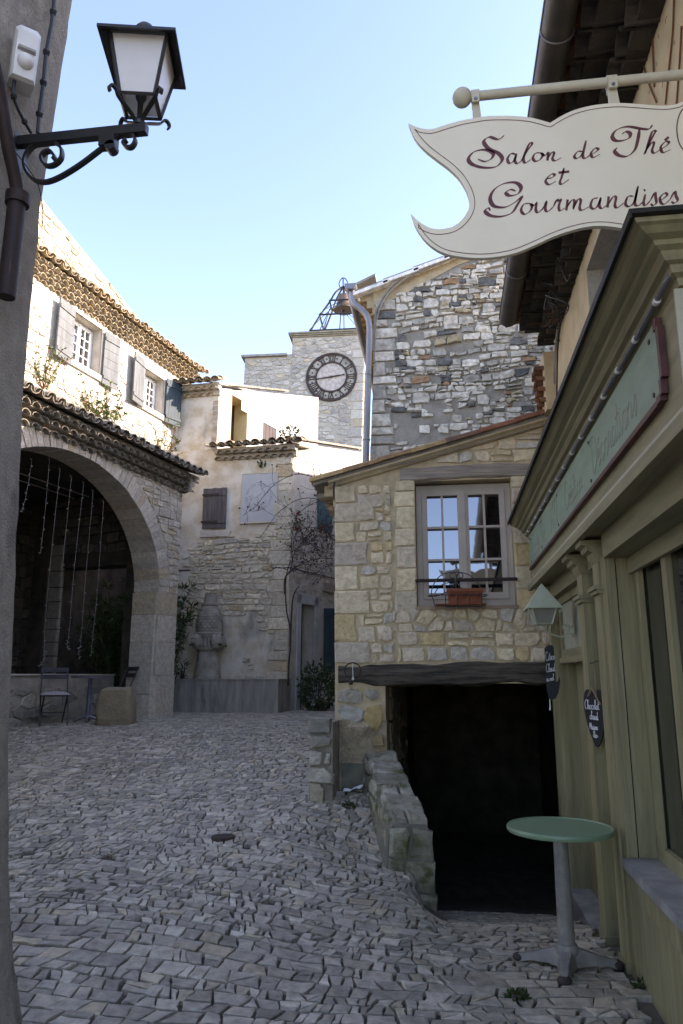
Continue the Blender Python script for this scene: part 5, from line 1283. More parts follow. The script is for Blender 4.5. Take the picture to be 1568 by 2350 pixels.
mb = MB(); mb.lathe([(.25, zf(1488)), (.24, zf(1480)), (.25, zf(1466)), (.30, zf(1459)), (.31, zf(1454)), (.29, zf(1452))], (cx.x, cx.y, 0), 28); cap = mb.build('capital', M['fountain'], FO, True, 35)
for k in range(20):
    a = 2*math.pi*k/20; mb = MB(); o = V(cx.x + .262*math.cos(a), cx.y + .262*math.sin(a), 0)
    mb.tube([o + V(0, 0, zf(1484)), o + V(0, 0, zf(1475)), o + V(0, 0, zf(1464))], [.024, .036, .03], 6); mb.build('flute', M['fountain'], cap, True)
urn = [(.275, 1452), (.285, 1440), (.28, 1428), (.255, 1414), (.215, 1402), (.175, 1394), (.165, 1391), (.18, 1390), (.18, 1386), (.15, 1385)]
mb = MB(); mb.lathe([(r, zf(y)) for r, y in urn], (cx.x, cx.y, 0), 32); uo = mb.build('pine_cone', M['fountain'], FO, True, 40)
mb = MB()
def ur_(z):
    L_ = [(zf(y), r) for r, y in urn[:6]]
    for (z0_, r0_), (z1_, r1_) in zip(L_, L_[1:]):
        if z0_ <= z <= z1_: return r0_ + (r1_-r0_)*(z-z0_)/(z1_-z0_)
    return L_[-1][1]
rows = 8
for j in range(rows):
    z = zf(1448) + (zf(1397)-zf(1448))*j/rows; n_ = 18; hh = (zf(1397)-zf(1448))/rows
    for k in range(n_):
        a = 2*math.pi*(k+.5*(j % 2))/n_; da = math.pi/n_*.93
        def cpnt(aa, zz_, off): r_ = ur_(min(zz_, zf(1396))) + off; return V(cx.x + r_*math.cos(aa), cx.y + r_*math.sin(aa), zz_)
        mb.add([cpnt(a-da, z+hh*.55, .004), cpnt(a, z-hh*.15, .022), cpnt(a+da, z+hh*.55, .004), cpnt(a, z+hh*1.15, .002)], [(0, 1, 2, 3)])
stuff(mb.build('cone_scales', M['fountain'], uo))
mb = MB(); r_ = .135; z0_, z1_ = zf(1385), zf(1364)
pts = [V(cx.x + r_*math.cos(a), cx.y + r_*math.sin(a), z0_) for a in [math.pi/4*k + .2 for k in range(8)]]; mb.prism(pts, V(.02, 0, z1_-z0_)); mb.build('broken_finial', M['fountain'], FO)
def mask(c, d, s):
    """bearded face in relief looking along d"""
    d = Vector(d).normalized(); up = V(0, 0, 1); sx = up.cross(d).normalized(); mb = MB(); nu, nv_ = 18, 16; vs = []
    for j in range(nv_+1):
        th = math.pi*j/nv_; 
        for i in range(nu+1):
            ph = -math.pi*.62 + 1.24*math.pi*i/nu
            x, y, z = math.sin(th)*math.sin(ph), math.sin(th)*math.cos(ph), math.cos(th)
            r = 1.0
            g = lambda x0, z0, w, h: math.exp(-((x-x0)/w)**2 - ((z-z0)/h)**2)
            r += .32*g(0, .02, .13, .20) + .16*(g(.32, .32, .25, .09)+g(-.32, .32, .25, .09)) - .20*(g(.33, .12, .15, .10)+g(-.33, .12, .15, .10)) + .14*(g(.42, -.18, .2, .18)+g(-.42, -.18, .2, .18)) - .28*g(0, -.42, .16, .10) + .16*g(0, -.27, .28, .07)
            r += .07*math.sin(16*ph)*sst(-.35, -.7, z) + .08*math.sin(12*ph)*sst(.5, .8, z) + .08*math.sin(14*th)*sst(.65, .9, abs(x))
            vs.append(c + (sx*x*.92 + d*y*.75 + up*z*1.08)*r*s)
    w_ = nu+1; mb.add(vs, [(j*w_+i, (j+1)*w_+i, (j+1)*w_+i+1, j*w_+i+1) for j in range(nv_) for i in range(nu)])
    o = mb.build('mask_head', M['fountain'], FO, True)
    m2 = MB(); m2.tube([c + d*s*.6 - up*s*.42, c + d*s*1.15 - up*s*.5], .022, 8); m2.build('spout', M['zinc_dark'], o)
zm = (zf(1459)+zf(1487))/2
for a in (-128, -38, 52, 142):
    d = V(math.cos(math.radians(a)), math.sin(math.radians(a)), 0); mask(V(cx.x, cx.y, zm) + d*.29, d, .15)
# ------------------------------------------------------------------ tea shop: house above, timber shopfront below
XW = 1.23
HH = thing('ochre_house', 'ochre plastered house above the green tea-shop front', 'house', (1.6, 4, 0))
FW_ = FX(XW)
uw = (-5.75, -4.62, 3.6, 4.86)
mb = MB(); wall_mesh(mb, FW_, -7.62, .5, -1.2, 5.55, [uw], .35, back=False); hhw = mb.build('wall', M['plaster_yellow'], HH)
mb = MB(); mb.box((1.57, -.49, -1.2), (7, 7.62, 5.55)); mb.box((1.64, 7.6, -1.2), (7, 10.15, 6.3)); mb.build('core_and_sun_block', M['plaster_yellow'], HH)  # second box is unseen, added to keep sun patches off the street
mb = MB(); mb.box((3.0, -.4, 5.55), (7, 7.6, 9.3)); mb.build('upper_sun_block', M['plaster_yellow'], HH)  # unseen block added to keep the sun off the left house
mb = MB(); mb.fbox(FW_, uw[0], uw[1], uw[2], uw[3], -.34, -.31); mb.build('window_glass', M['shop_glass'], HH)
mb = MB()
for e in ((uw[0], uw[0]+.004), (uw[1]-.004, uw[1])): mb.fbox(FW_, e[0], e[1], uw[2], uw[3], -.30, .001)
mb.fbox(FW_, uw[0], uw[1], uw[3]-.004, uw[3], -.30, .001); mb.build('window_reveal', M['plaster_white'], HH)
# eave: corbel tiles, roof, dark boarding
zt = genoise(HH, FW_, -7.5, .5, 5.02, 2, 'dark', .21, .095, .19, .13, 'dark')
roof_edge(HH, FW_, -7.55, .5, zt, .46, math.radians(17), 'red', .22, .1, 1, .42, 6)
GU = thing('eave_gutter', 'long dark zinc gutter under the eave of the ochre house', 'gutter', (.73, 4, 5.1))
mb = MB(); half_pipe(mb, V(.735, 7.28, 5.235), V(.735, -.4, 5.235), .092, n=14); mb.build('trough', M['zinc_dark'], GU, True, 50)
mb = MB(); mb.tube([V(.735-.092, 7.28, 5.24), V(.735-.092, -.4, 5.24)], .008, 6); mb.build('rolled_lip', M['zinc_dark'], GU, True)
for b in (6.3, 5.0, 3.7, 2.4):
    mb = MB(); pts = [V(.735 + .096*math.cos(w), b, 5.235 + .096*math.sin(w)) for w in [math.pi + math.pi*k/12 for k in range(13)]]; mb.tube(pts, .006, 4); mb.build('gutter_joint', M['zinc'], GU)
cables = [([(1465, -10), (1420, 120), (1385, 240)], .014, 'cable_grey', 'pale grey cable slanting under the eave of the ochre house'), ([(1478, -10), (1432, 120), (1392, 250)], .012, 'cable', 'black cable slanting under the eave of the ochre house'),
          ([(1322, 590), (1300, 660), (1285, 720), (1275, 800), (1272, 880)], .012, 'cable_grey', 'pale conduit running down the far corner of the ochre house'), ([(1335, 560), (1310, 640), (1290, 720), (1280, 800), (1278, 930)], .009, 'cable', 'thin dark cable beside the pale conduit on the ochre house corner')]
for pts, r, m_, lb in cables: wire('eave_cable', lb, [onx(x, y, 1.20) for x, y in pts], r, m_, clips=2)
t = thing('cable_tangle', 'tangle of loose wires and dry twigs under the far eave corner', 'cable tangle', onx(1265, 700, 1.1)); mb = MB()
for k in range(14):
    c = onx(rnd(1250, 1285), rnd(600, 720), rnd(1.02, 1.12)); mb.tube(crom([c, c + rdir()*.10, c + rdir()*.12 + V(0, 0, -.06), c + rdir()*.1 + V(0, -.02, -.12)], 5), rnd(.003, .007), 4)
stuff(mb.build('loops', M['cable'], t)); mb = MB()
for k in range(60):
    c = onx(rnd(1245, 1275), rnd(640, 745), rnd(1.04, 1.14)); mb.tube(branch(c, rdir(), .1, 3), .003, 3)
stuff(mb.build('twigs', M['creeper'], t))
for i, (x, y, lb) in enumerate(((1273, 745, 'upper cream junction box at the far corner of the ochre house'), (1257, 770, 'lower cream junction box at the far corner of the ochre house'))):
    c = onx(x, y, 1.19); mb = MB(); mb.box((c.x-.05, c.y-.05, c.z-.045), (c.x+.04, c.y+.05, c.z+.045)); t = thing('junction_box', lb, 'junction box', c); mb.build('case', M['pole_cream'], t)
    mb = MB(); mb.box((c.x-.056, c.y-.055, c.z+.02), (c.x-.05, c.y+.055, c.z+.05)); mb.build('cover', M['pole_cream'], t)
CRV = thing('dry_creeper', 'leafless reddish creeper stems climbing the ochre plaster by the sign', 'creeper', onx(1540, 230, 1.2)); mb = MB()
for pts in (((1488, -10), (1495, 60), (1497, 130), (1500, 200)), ((1545, -10), (1543, 70), (1535, 150), (1528, 240)), ((1460, 90), (1475, 150), (1490, 190), (1508, 235)), ((1566, 60), (1560, 160), (1553, 250))):
    mb.tube(crom([onx(x + rnd(-2, 2), y, 1.222) for x, y in pts], 6), .005, 4)
for k in range(12):
    c = onx(rnd(1490, 1550), rnd(0, 230), 1.222); mb.tube([c, c + V(0, rnd(-.03, .03), rnd(-.02, .03))], .0014, 3)
mb.build('stems', M['creeper'], CRV)
# orange corbel tiles where the roofs meet
TC = thing('tile_corbel', 'stack of orange clay tiles corbelled out at the far corner of the ochre house', 'roof tiles', (1.1, 7.7, 4.4))
for k in range(4):
    z = 4.44 + k*.12
    for j in range(2): put_tile(TC, 'red', .088, .08, .30, V(1.06 - k*.012 + .0, 7.72 + j*.0 - .0 + j*.17, z + .0), (1, 0, 0), (0, 0, 1), 'corbel_tile', jit=.02)
mb = MB(); mb.box((1.12, 7.63, 4.35), (1.3, 8.2, 5.0)); mb.build('bedding', M['plaster_yellow'], TC)

SF = thing('tea_shop_front', 'olive green timber tea-shop front with a long painted fascia', 'shopfront', (.95, 4.8, -.1))
bF, bN = 7.60, 2.62
def fb_(x0, x1, b0, b1, z0, z1, name, mat, parent=None):
    mb = MB(); mb.box((x0, b0, z0), (x1, b1, z1)); return mb.build(name, M[mat], parent or SF)
# cornice: stepped and curved moulding along the street, returned on the near end
cor = [(.90, 2.985), (.875, 2.985), (.868, 3.012), (.845, 3.022), (.838, 3.05), (.815, 3.056), (.80, 3.085), (.775, 3.095), (.768, 3.11), (.735, 3.118), (.712, 3.135), (.695, 3.14), (.69, 3.155), (1.2, 3.155), (1.2, 2.985)]
mb = MB(); n = len(cor)
def cpt(x, z, end):   # mitred near end
    off = .90 - x
    return V(x, (bN - off) if end else bF + .2, z)
vs = [cpt(x, z, 0) for x, z in cor] + [cpt(min(x, .9), z, 1) if x < 1.1 else V(x, bN - (.21 if z > 3.1 else 0), z) for x, z in cor]
mb.add(vs, [((i+1)%n, i, n+i, n+(i+1)%n) for i in range(n)] + [tuple(range(n))])
corn = mb.build('cornice', M['green_wood_h'], SF)
mb = MB(); ret = [V(x, bN - (.9 - x), z) for x, z in cor[:-2]]; far_ = [V(1.22, bN - (.9 - x), z) for x, z in cor[:-2]]
m_ = len(ret); mb.add(ret + far_, [(i, i+1, m_+i+1, m_+i) for i in range(m_-1)] + [tuple(m_+i for i in range(m_))]); mb.build('cornice_return', M['green_wood_h'], SF)
mb = MB(); mb.box((.668, bN-.235, 3.157), (1.229, bF+.21, 3.175)); mb.box((.668, bN-.235, 3.14), (.676, bF+.21, 3.157)); mb.build('top_flashing', M['black_metal_top'], SF)
# frieze with the lettered board
fb_(.875, 1.2, bN, bF+.15, 2.46, 2.984, 'frieze', 'green_wood_h')
fb_(.835, .874, bN-.03, bF+.12, 2.44, 2.50, 'frieze_moulding', 'green_wood_h'); fb_(.85, .874, bN-.02, bF+.12, 2.502, 2.53, 'frieze_bead', 'cream_wood')
fb_(.86, 1.2, bN-.012, bN-.002, 2.53, 2.98, 'near_pilaster_face', 'cream_wood')
BD = fb_(.856, .874, 2.86, bF-.02, 2.66, 2.975, 'lettered_board', 'board_green')
mb = MB(); bo = [(2.80, 2.64), (bF, 2.64)]
mb.box((.846, 2.90, 2.635), (.873, bF, 2.659)); mb.box((.846, 2.80, 2.72), (.873, 2.83, 2.93)); mb.box((.846, 2.822, 2.66), (.873, 2.85, 2.722)); mb.box((.846, 2.848, 2.64), (.873, 2.90, 2.67)); mb.box((.846, 2.822, 2.93), (.873, 2.86, 2.975)); mb.build('oxblood_trim', M['red_trim'], BD)
for b in (2.95, 4.3, 5.6, 6.6, 7.45):
    for z in (2.70, 2.93):
        mb = MB(); mb.lathe([(.011, 0), (.011, .004)], (.8555, b, z), 8, axis=(-1, 0, 0)); mb.build('screw', M['rust_iron'], BD)
fb_(1.0, 1.22, bN, bF+.12, 2.32, 2.459, 'soffit_board', 'green_wood_h')
# rope light along the cornice with clips
RL = thing('rope_light', 'clear rope-light tube clipped along the green cornice', 'rope light', (.82, 5, 3.02))
mb = MB(); P = [V(.842, 7.6 - .25*i, 3.012 + .004*math.sin(i*1.7)) for i in range(20)] + [V(.842, 2.68, 3.02), V(.85, 2.60, 3.03), V(.9, 2.575, 3.035), V(1.1, 2.57, 3.04)]
mb.tube(crom(P, 2), .0115, 8); mb.build('tube', M['rope_clear'], RL, True)
for i in range(15):
    b = 7.45 - .335*i; mb = MB(); mb.tube([V(.842, b-.012, 3.012), V(.842, b+.012, 3.012)], .0155, 8); mb.build('clip', M['white_plastic'], RL)
# pilasters with capitals and stepped brackets
def pilaster(b0, b1, x, zb):
    fb_(x, 1.15, b0, b1, zb, 2.32, 'pilaster', 'green_wood'); 
    fb_(x-.012, 1.15, b0-.012, b1+.012, zb, zb+.14, 'pilaster_base', 'green_wood')
    mb = MB(); mb.box((x-.02, b0-.02, 2.10), (1.15, b1+.02, 2.125)); mb.box((x-.035, b0-.035, 2.125), (1.15, b1+.035, 2.15)); mb.build('capital', M['green_wood_h'], SF)
    mb = MB(); pr = [(x, 2.30), (x-.02, 2.33), (x-.03, 2.36), (x-.06, 2.37), (x-.065, 2.40), (x-.095, 2.41), (x-.10, 2.438), (1.1, 2.438), (1.1, 2.30)]
    mb.prism([V(a, b0-.015, z) for a, z in pr], V(0, b1-b0+.03, 0)); mb.build('bracket', M['green_wood_h'], SF)
pilaster(5.38, 5.58, .955, gz(.9, 5.4)-.1); pilaster(4.80, 4.98, .955, gz(.9, 4.9)-.1); pilaster(7.34, 7.52, .985, gz(.9, 7.4)-.1)
# glazed side door between the first two
fb_(1.10, 1.14, 4.98, 5.38, -.3, 1.0, 'door_panel', 'green_wood'); fb_(1.085, 1.1, 5.03, 5.33, .15, .85, 'raised_panel', 'green_wood')
fb_(1.08, 1.14, 4.98, 5.06, 1.0, 2.32, 'door_stile', 'green_wood'); fb_(1.08, 1.14, 5.30, 5.38, 1.0, 2.32, 'door_stile', 'green_wood')
fb_(1.08, 1.14, 5.06, 5.30, 1.0, 1.1, 'door_rail', 'green_wood'); fb_(1.08, 1.14, 5.06, 5.30, 1.86, 1.96, 'door_rail', 'green_wood'); fb_(1.10, 1.13, 5.06, 5.30, 1.96, 2.32, 'door_panel', 'green_grey')
fb_(1.115, 1.12, 5.06, 5.30, 1.1, 1.86, 'door_glass', 'shop_glass'); fb_(1.07, 1.10, 5.05, 5.31, 1.06, 1.085, 'glazing_sill', 'cream_wood')
mb = MB(); mb.box((1.03, 5.28, 1.02), (1.08, 5.31, 1.035)); mb.build('latch', M['white_plastic'], SF)
# wide doorway to the far end: upper panel over a recessed door leaf
UP = fb_(1.09, 1.12, 5.58, 7.34, 1.76, 2.32, 'transom_panel', 'green_grey')
mb = MB()
for (a, b, c, d) in ((5.60, 7.32, 1.76, 1.83), (5.60, 7.32, 2.25, 2.32), (5.60, 5.68, 1.83, 2.25), (7.24, 7.32, 1.83, 2.25)): mb.box((1.065, a, c), (1.089, b, d))
mb.build('panel_moulding', M['green_wood_h'], UP)
fb_(1.05, 1.12, 5.58, 7.34, 1.71, 1.76, 'transom_rail', 'green_wood_h')
fb_(1.19, 1.22, 5.58, 7.34, -1.0, 1.71, 'door_leaf', 'green_wood')
fb_(1.0, 1.19, 5.58, 5.61, -.5, 1.71, 'peeling_jamb', 'ochre_wood'); fb_(1.02, 1.19, 7.30, 7.34, -1.0, 1.71, 'far_jamb', 'green_wood')
fb_(1.175, 1.19, 6.42, 6.46, -.8, 1.7, 'door_bead', 'green_wood'); fb_(1.0, 1.22, 5.58, 7.34, gz(.8, 6.4)-.5, gz(.8, 6.4)+.02, 'threshold', 'marble')
# window bay: return panel, recessed glazing, marble sill, plinth
fb_(.97, 1.22, 4.665, 4.80, -.3, 2.32, 'bay_return', 'green_wood')
mb = MB(); mb.box((1.035, 4.658, .62), (1.2, 4.664, 2.30)); mb.build('return_panel', M['green_wood'], SF)
fb_(1.028, 1.033, 4.6635, 4.6652, .6, 2.3, 'board_seam', 'dark_void'); fb_(.985, .998, 4.655, 4.664, .6, 2.3, 'return_bead', 'green_wood')
fb_(.97, 1.22, 1.2, 4.66, -.3, .55, 'plinth', 'green_wood')
fb_(.958, .97, 1.2, 4.64, .43, .53, 'plinth_rail', 'green_wood')
fb_(.935, 1.20, 1.2, 4.645, .552, .60, 'marble_sill', 'marble')
for (a, b) in ((4.55, 4.65), (3.98, 4.07), (2.9, 3.0)): fb_(1.13, 1.2, a, b, .60, 2.32, 'window_mullion', 'green_wood')
fb_(1.12, 1.15, 4.52, 4.55, .66, 2.26, 'mullion_bead', 'green_wood')
fb_(1.13, 1.2, 1.2, 4.55, .60, .68, 'window_rail', 'green_wood'); fb_(1.13, 1.2, 1.2, 4.55, 2.22, 2.32, 'window_head', 'green_wood'); fb_(1.16, 1.165, 1.2, 4.55, .68, 2.22, 'shop_window_pane', 'shop_glass')
fb_(.96, 1.13, 1.2, 4.66, 2.3, 2.46, 'bay_beam', 'green_wood_h'); fb_(1.10, 1.128, 1.2, 4.66, 2.2, 2.299, 'head_moulding', 'green_wood_h'); fb_(1.201, 1.225, 1.2, 4.66, .55, 2.46, 'shop_lining', 'dark')
# small green lantern on the transom panel
LT = thing('shop_lantern', 'small pale green wall lantern with frosted glass on the shop transom', 'lantern', (1.08, 6.6, 1.95))
pb = onx(1316, 1448, 1.065); lc = ony(1246, 1400, pb.y); lc = V(lc.x, pb.y, 0)
gm = M['lantern_green'] = pm('pale_green_lantern_paint', (.40, .43, .31), .5, col2=(.34, .37, .26), scale=9, bump=.1)
zt_, zb_ = ony(1246, 1395, pb.y).z, ony(1250, 1432, pb.y).z
zp = ony(1246, 1338, pb.y).z
def sq2(r, z): return [V(lc.x + r*a, lc.y + r*b, z) for a, b in ((-1,-1),(1,-1),(1,1),(-1,1))]
A, B = sq2(.065, zb_), sq2(.105, zt_)
mb = MB()
for i in range(4):
    mb.tube([A[i], B[i]], .008, 4); mb.tube([A[i], A[(i+1)%4]], .008, 4); mb.tube([B[i], B[(i+1)%4]], .008, 4)
mb.build('cage', gm, LT)
for i in range(4): mb = MB(); j = (i+1)%4; mb.add([A[i], A[j], B[j], B[i]], [(0, 1, 2, 3)]); mb.prism([A[i]*.98+V(lc.x, lc.y, zb_)*.02, A[j]*.98+V(lc.x, lc.y, zb_)*.02, B[j]*.98+V(lc.x, lc.y, zt_)*.02, B[i]*.98+V(lc.x, lc.y, zt_)*.02], V(0, 0, .001)); mb.build('glass', pm('frosted_grey_glass', (.23, .225, .19), .3, col2=(.19, .185, .155), bump=0), LT)
mb = MB(); C = sq2(.145, zt_-.005); mb.add(C + [V(lc.x, lc.y, zp)] + [p + V(0, 0, -.008) for p in C], [(0,1,4),(1,2,4),(2,3,4),(3,0,4),(0,5,6,1),(1,6,7,2),(2,7,8,3),(3,8,5,0),(8,7,6,5)]); mb.build('pyramid_roof', gm, LT)
mb = MB(); mb.tube(crom([V(lc.x, lc.y, zb_-.01), V(lc.x, lc.y, zb_-.05), V(lc.x+.06, lc.y, zb_-.085), V(lc.x+.14, lc.y, pb.z-.05), V(pb.x-.06, pb.y, pb.z-.02), V(pb.x-.03, pb.y, pb.z+.035), V(pb.x-.075, pb.y, pb.z+.05), V(pb.x-.085, pb.y, pb.z+.02)], 6), .007, 6); mb.tube([V(pb.x-.05, pb.y, pb.z-.02), V(pb.x, pb.y, pb.z-.01)], .007, 6)
for s_ in (-1, 1): mb.tube(crom([V(lc.x, lc.y, zb_-.05), V(lc.x+s_*.05, lc.y, zb_-.03), V(lc.x+s_*.055, lc.y, zb_)], 5), .005, 5)
mb.build('arm', gm, LT, True); mb = MB(); mb.lathe([(.045, 0), (.045, .01), (.03, .02)], pb, 14, axis=(-1, 0, 0)); mb.build('wall_rose', gm, LT)
for i in range(4): mb = MB(); c = B[i]; o = V(c.x-lc.x, c.y-lc.y, 0).normalized(); mb.tube(crom([c + o*.03, c + o*.045 + V(0, 0, -.025), c + o*.03 + V(0, 0, -.045), c + o*.015 + V(0, 0, -.03)], 4), .005, 4); mb.build('curl', gm, LT)
# ------------------------------------------------------------------ hanging tea-room sign
YS = 2.95
c2 = lambda x, y: ((1600 + x/1.384)*.5737, (y/1.384)*.5737)
def s2(x, y, dy=0.0):
    p = ony(*c2(x, y), YS); return V(p.x, YS + dy, p.z)
HS = thing('hanging_sign', 'cream scroll-shaped tea-room sign hanging from a pole above the shopfront', 'sign', s2(1400, 1290))
top = [(47, 682), (100, 705), (170, 715), (250, 692), (330, 669), (400, 655), (480, 643), (560, 640), (640, 642), (720, 650), (790, 667), (832, 680)]
top2 = [(832, 680), (880, 650), (950, 615), (1030, 591), (1120, 576), (1220, 570), (1320, 576), (1400, 582), (1480, 584), (1540, 573), (1585, 555), (1610, 580), (1612, 640)]
right = [(1612, 640), (1606, 760), (1612, 900), (1606, 1050), (1612, 1180)]
bot = [(1612, 1180), (1580, 1235), (1500, 1275), (1400, 1290), (1300, 1275), (1200, 1258), (1120, 1250), (1040, 1255), (950, 1275), (850, 1310), (740, 1360), (640, 1400), (540, 1421), (440, 1428), (330, 1420), (230, 1395), (150, 1340), (90, 1260), (62, 1183)]
bite = [(62, 1183), (100, 1222), (160, 1258), (220, 1268), (290, 1255), (340, 1220), (375, 1170), (385, 1120), (370, 1060), (330, 990), (270, 930), (190, 870), (130, 820), (80, 760), (47, 682)]
out = []
for seg in (top, top2, right, bot, bite): out += crom([V(x, y, 0) for x, y in seg], 3)[:-1]
pts = [s2(p.x, p.y) for p in out]
mb = MB(); mb.prism(pts, V(0, .022, 0)); mb.build('board', M['sign_cream'], HS)
# painted border line, set in from the edge
n = len(out); area2 = sum(out[i].x*out[(i+1)%n].y - out[(i+1)%n].x*out[i].y for i in range(n)); sg = 1 if area2 > 0 else -1
def inset(seg, k, t0=0, t1=0):
    S = crom([V(x, y, 0) for x, y in seg], 6); o = []
    for i, p in enumerate(S):
        t = (S[min(i+1, len(S)-1)] - S[max(i-1, 0)]).normalized(); o.append(p + V(-t.y, t.x, 0)*sg*k)
    return o
def ribbon(mb, P, wf, y):
    vs = []
    for i, p in enumerate(P):
        t = (P[min(i+1, len(P)-1)] - P[max(i-1, 0)]); t = t.normalized() if t.length > 1e-6 else V(1, 0, 0); h = wf(t, i/(len(P)-1))/2; nn = V(-t.y, t.x, 0)
        vs += [s2((p+nn*h).x, (p+nn*h).y, y), s2((p-nn*h).x, (p-nn*h).y, y)]
    mb.add(vs, [(2*i, 2*i+1, 2*i+3, 2*i+2) for i in range(len(P)-1)])
mb = MB(); a = inset(top, 24)[5:]; b = inset(top2, 22)
ribbon(mb, [V(82, 716, 0)] + a[2:-1] + [V(835, 703, 0)], lambda t, f: 4, -.0012); ribbon(mb, [V(835, 703, 0)] + b[3:-8], lambda t, f: 4, -.0012)
ribbon(mb, [V(1255, 1244, 0) if 0 else p for p in inset(bot, 21)[9:-5]] + [V(104, 1258, 0)], lambda t, f: 4, -.0012)
ribbon(mb, [V(104, 1258, 0)] + [p for p in inset(bite, 30)[8:-8]] + [V(82, 716, 0)], lambda t, f: 4, -.0012)
ribbon(mb, crom([V(1600, 590, 0), V(1562, 610, 0), V(1540, 660, 0), V(1533, 720, 0), V(1545, 790, 0), V(1570, 830, 0), V(1600, 850, 0)], 6), lambda t, f: 7, -.0012)
mb.build('painted_border', M['maroon'], HS)
LET = {'big': [
 [(578,750),(545,772),(495,760),(465,785),(490,822),(545,850),(566,885),(530,924),(460,928),(400,910),(380,880),(410,842),(470,830),(515,850),(505,880),(470,895),(432,882)],
 [(1398,692),(1380,714),(1340,714),(1260,702),(1200,720),(1176,755),(1192,778),(1230,780),(1268,765),(1274,740),(1250,730),(1230,744)],
 [(1327,712),(1318,770),(1300,830),(1260,865),(1215,862),(1190,840),(1202,818)],
 [(640,1058),(612,1050),(588,1068),(610,1084),(655,1072),(670,1038),(640,1012),(580,1016),(525,1048),(500,1098),(520,1140),(580,1148),(635,1122),(675,1090),(650,1135),(618,1180),(560,1199),(502,1194),(472,1170),(490,1152),(500,1168)]],
 'small': [
 [(640,855),(615,852),(596,880),(606,904),(628,894),(643,862)], [(646,850),(637,890),(650,906),(670,893)],
 [(670,893),(705,835),(731,800),(720,793),(700,830),(684,880),(695,902),(724,884)],
 [(776,846),(750,850),(736,875),(750,893),(776,884),(790,858),(776,846)], [(784,850),(802,862),(820,845)],
 [(823,842),(816,890)], [(818,878),(840,846),(853,850),(845,880),(860,890),(893,874)],
 [(1010,840),(985,840),(966,865),(977,878),(1000,866),(1016,840)], [(1031,778),(1013,860),(1026,877),(1050,860)],
 [(1052,860),(1080,845),(1098,828),(1080,822),(1058,850),(1070,872),(1108,854)],
 [(1350,856),(1385,785),(1410,738),(1416,728),(1397,730),(1376,790),(1358,852)], [(1364,832),(1394,791),(1406,796),(1396,835),(1410,848),(1440,830)],
 [(1440,830),(1475,808),(1489,790),(1470,785),(1444,815),(1456,845),(1497,829)], [(1466,779),(1488,759)],
 [(812,990),(840,985),(857,970),(840,965),(814,988),(808,1008),(826,1022),(865,1004)], [(909,930),(896,980),(886,1010),(898,1020),(936,994)], [(878,957),(938,950)],
 [(716,1126),(686,1132),(671,1165),(690,1187),(720,1170),(731,1142),(716,1126)], [(724,1130),(742,1138),(758,1122)],
 [(759,1118),(752,1160),(765,1177),(795,1150),(813,1112)], [(813,1112),(805,1158),(820,1171),(850,1145)],
 [(850,1145),(868,1108),(880,1113),(891,1106),(880,1140),(886,1167),(914,1152)],
 [(929,1105),(921,1166)], [(923,1150),(950,1111),(966,1116),(959,1161)], [(962,1150),(985,1106),(1001,1111),(995,1153),(1010,1164),(1050,1144)],
 [(1096,1096),(1068,1104),(1056,1143),(1076,1157),(1100,1130),(1113,1093)], [(1113,1093),(1104,1140),(1120,1154),(1146,1136)],
 [(1156,1088),(1149,1150)], [(1151,1135),(1180,1091),(1196,1096),(1190,1138),(1205,1150),(1240,1124)],
 [(1292,1086),(1262,1090),(1249,1130),(1270,1144),(1298,1115),(1319,1032)], [(1319,1030),(1301,1124),(1320,1139),(1345,1118)],
 [(1359,1075),(1349,1124),(1361,1137),(1387,1110)], [(1350,1056),(1359,1052)],
 [(1387,1110),(1411,1068),(1416,1094),(1419,1124),(1402,1138),(1388,1129)],
 [(1432,1115),(1460,1100),(1479,1080),(1465,1070),(1440,1095),(1446,1124),(1466,1130),(1496,1104)],
 [(1496,1104),(1521,1062),(1528,1085),(1537,1110),(1519,1125),(1502,1117)]]}
mb = MB(); nib = math.radians(28)
for kind, strokes in LET.items():
    for S in strokes:
        P = crom([V(x, y, 0) for x, y in S], 7)
        hi, lo = (25, 4) if kind == 'big' else (18, 3.8)
        if len(S) == 2: ribbon(mb, P, lambda t, f, h=hi: h*.75, -.0012); continue
        def wf(t, f):
            s_ = abs(math.sin(math.atan2(-t.y, t.x) - nib)); e = min(1, f*7+.25, (1-f)*7+.15); return lo + (hi-lo)*(s_**1.4)*e
        ribbon(mb, P, wf, -.0012)
mb.build('lettering', M['maroon'], HS)
pb0, pb1 = s2(345, 527), s2(1568, 408); zbar = pb0.z; zb_ = (pb0.z + pb1.z)/2
mb = MB(); mb.tube([V(pb0.x, YS+.01, zb_), V(1.24, YS+.01, zb_)], .0215, 14); mb.build('pole', M['pole_cream'], HS, True, 50)
mb = MB(); mb.ball(V(pb0.x, YS+.01, zb_), .045, 18, 12); mb.build('ball_end', M['pole_cream'], HS, True)
for x0, x1, yb in ((395, 440, 655), (1152, 1208, 572)):
    a, b = s2(x0, 520).x, s2(x1, 520).x; zl = s2((x0+x1)/2, yb).z
    mb = MB(); mb.tube([V(a, YS+.01, zb_), V(b, YS+.01, zb_)], .028, 14); mb.build('clamp_band', M['pole_cream'], HS, True, 50)
    mb = MB(); mb.box((a+.002, YS-.018, zb_-.05), (b-.002, YS-.008, zb_)); mb.box((a+.002, YS+.026, zb_-.05), (b-.002, YS+.034, zb_)); mb.prism([V(a+.003, YS+.004, zb_-.025), V(b-.003, YS+.004, zb_-.025), V(b+.006, YS+.004, zl-.01), V(a+.003, YS+.004, zl-.01)], V(0, .014, 0)); mb.build('clamp_strap', M['pole_cream'], HS)
    mb = MB(); mb.lathe([(.008, 0), (.008, .006)], ((a+b)/2, YS-.018, zb_-.037), 6, axis=(0, -1, 0)); mb.build('bolt', M['zinc'], HS)
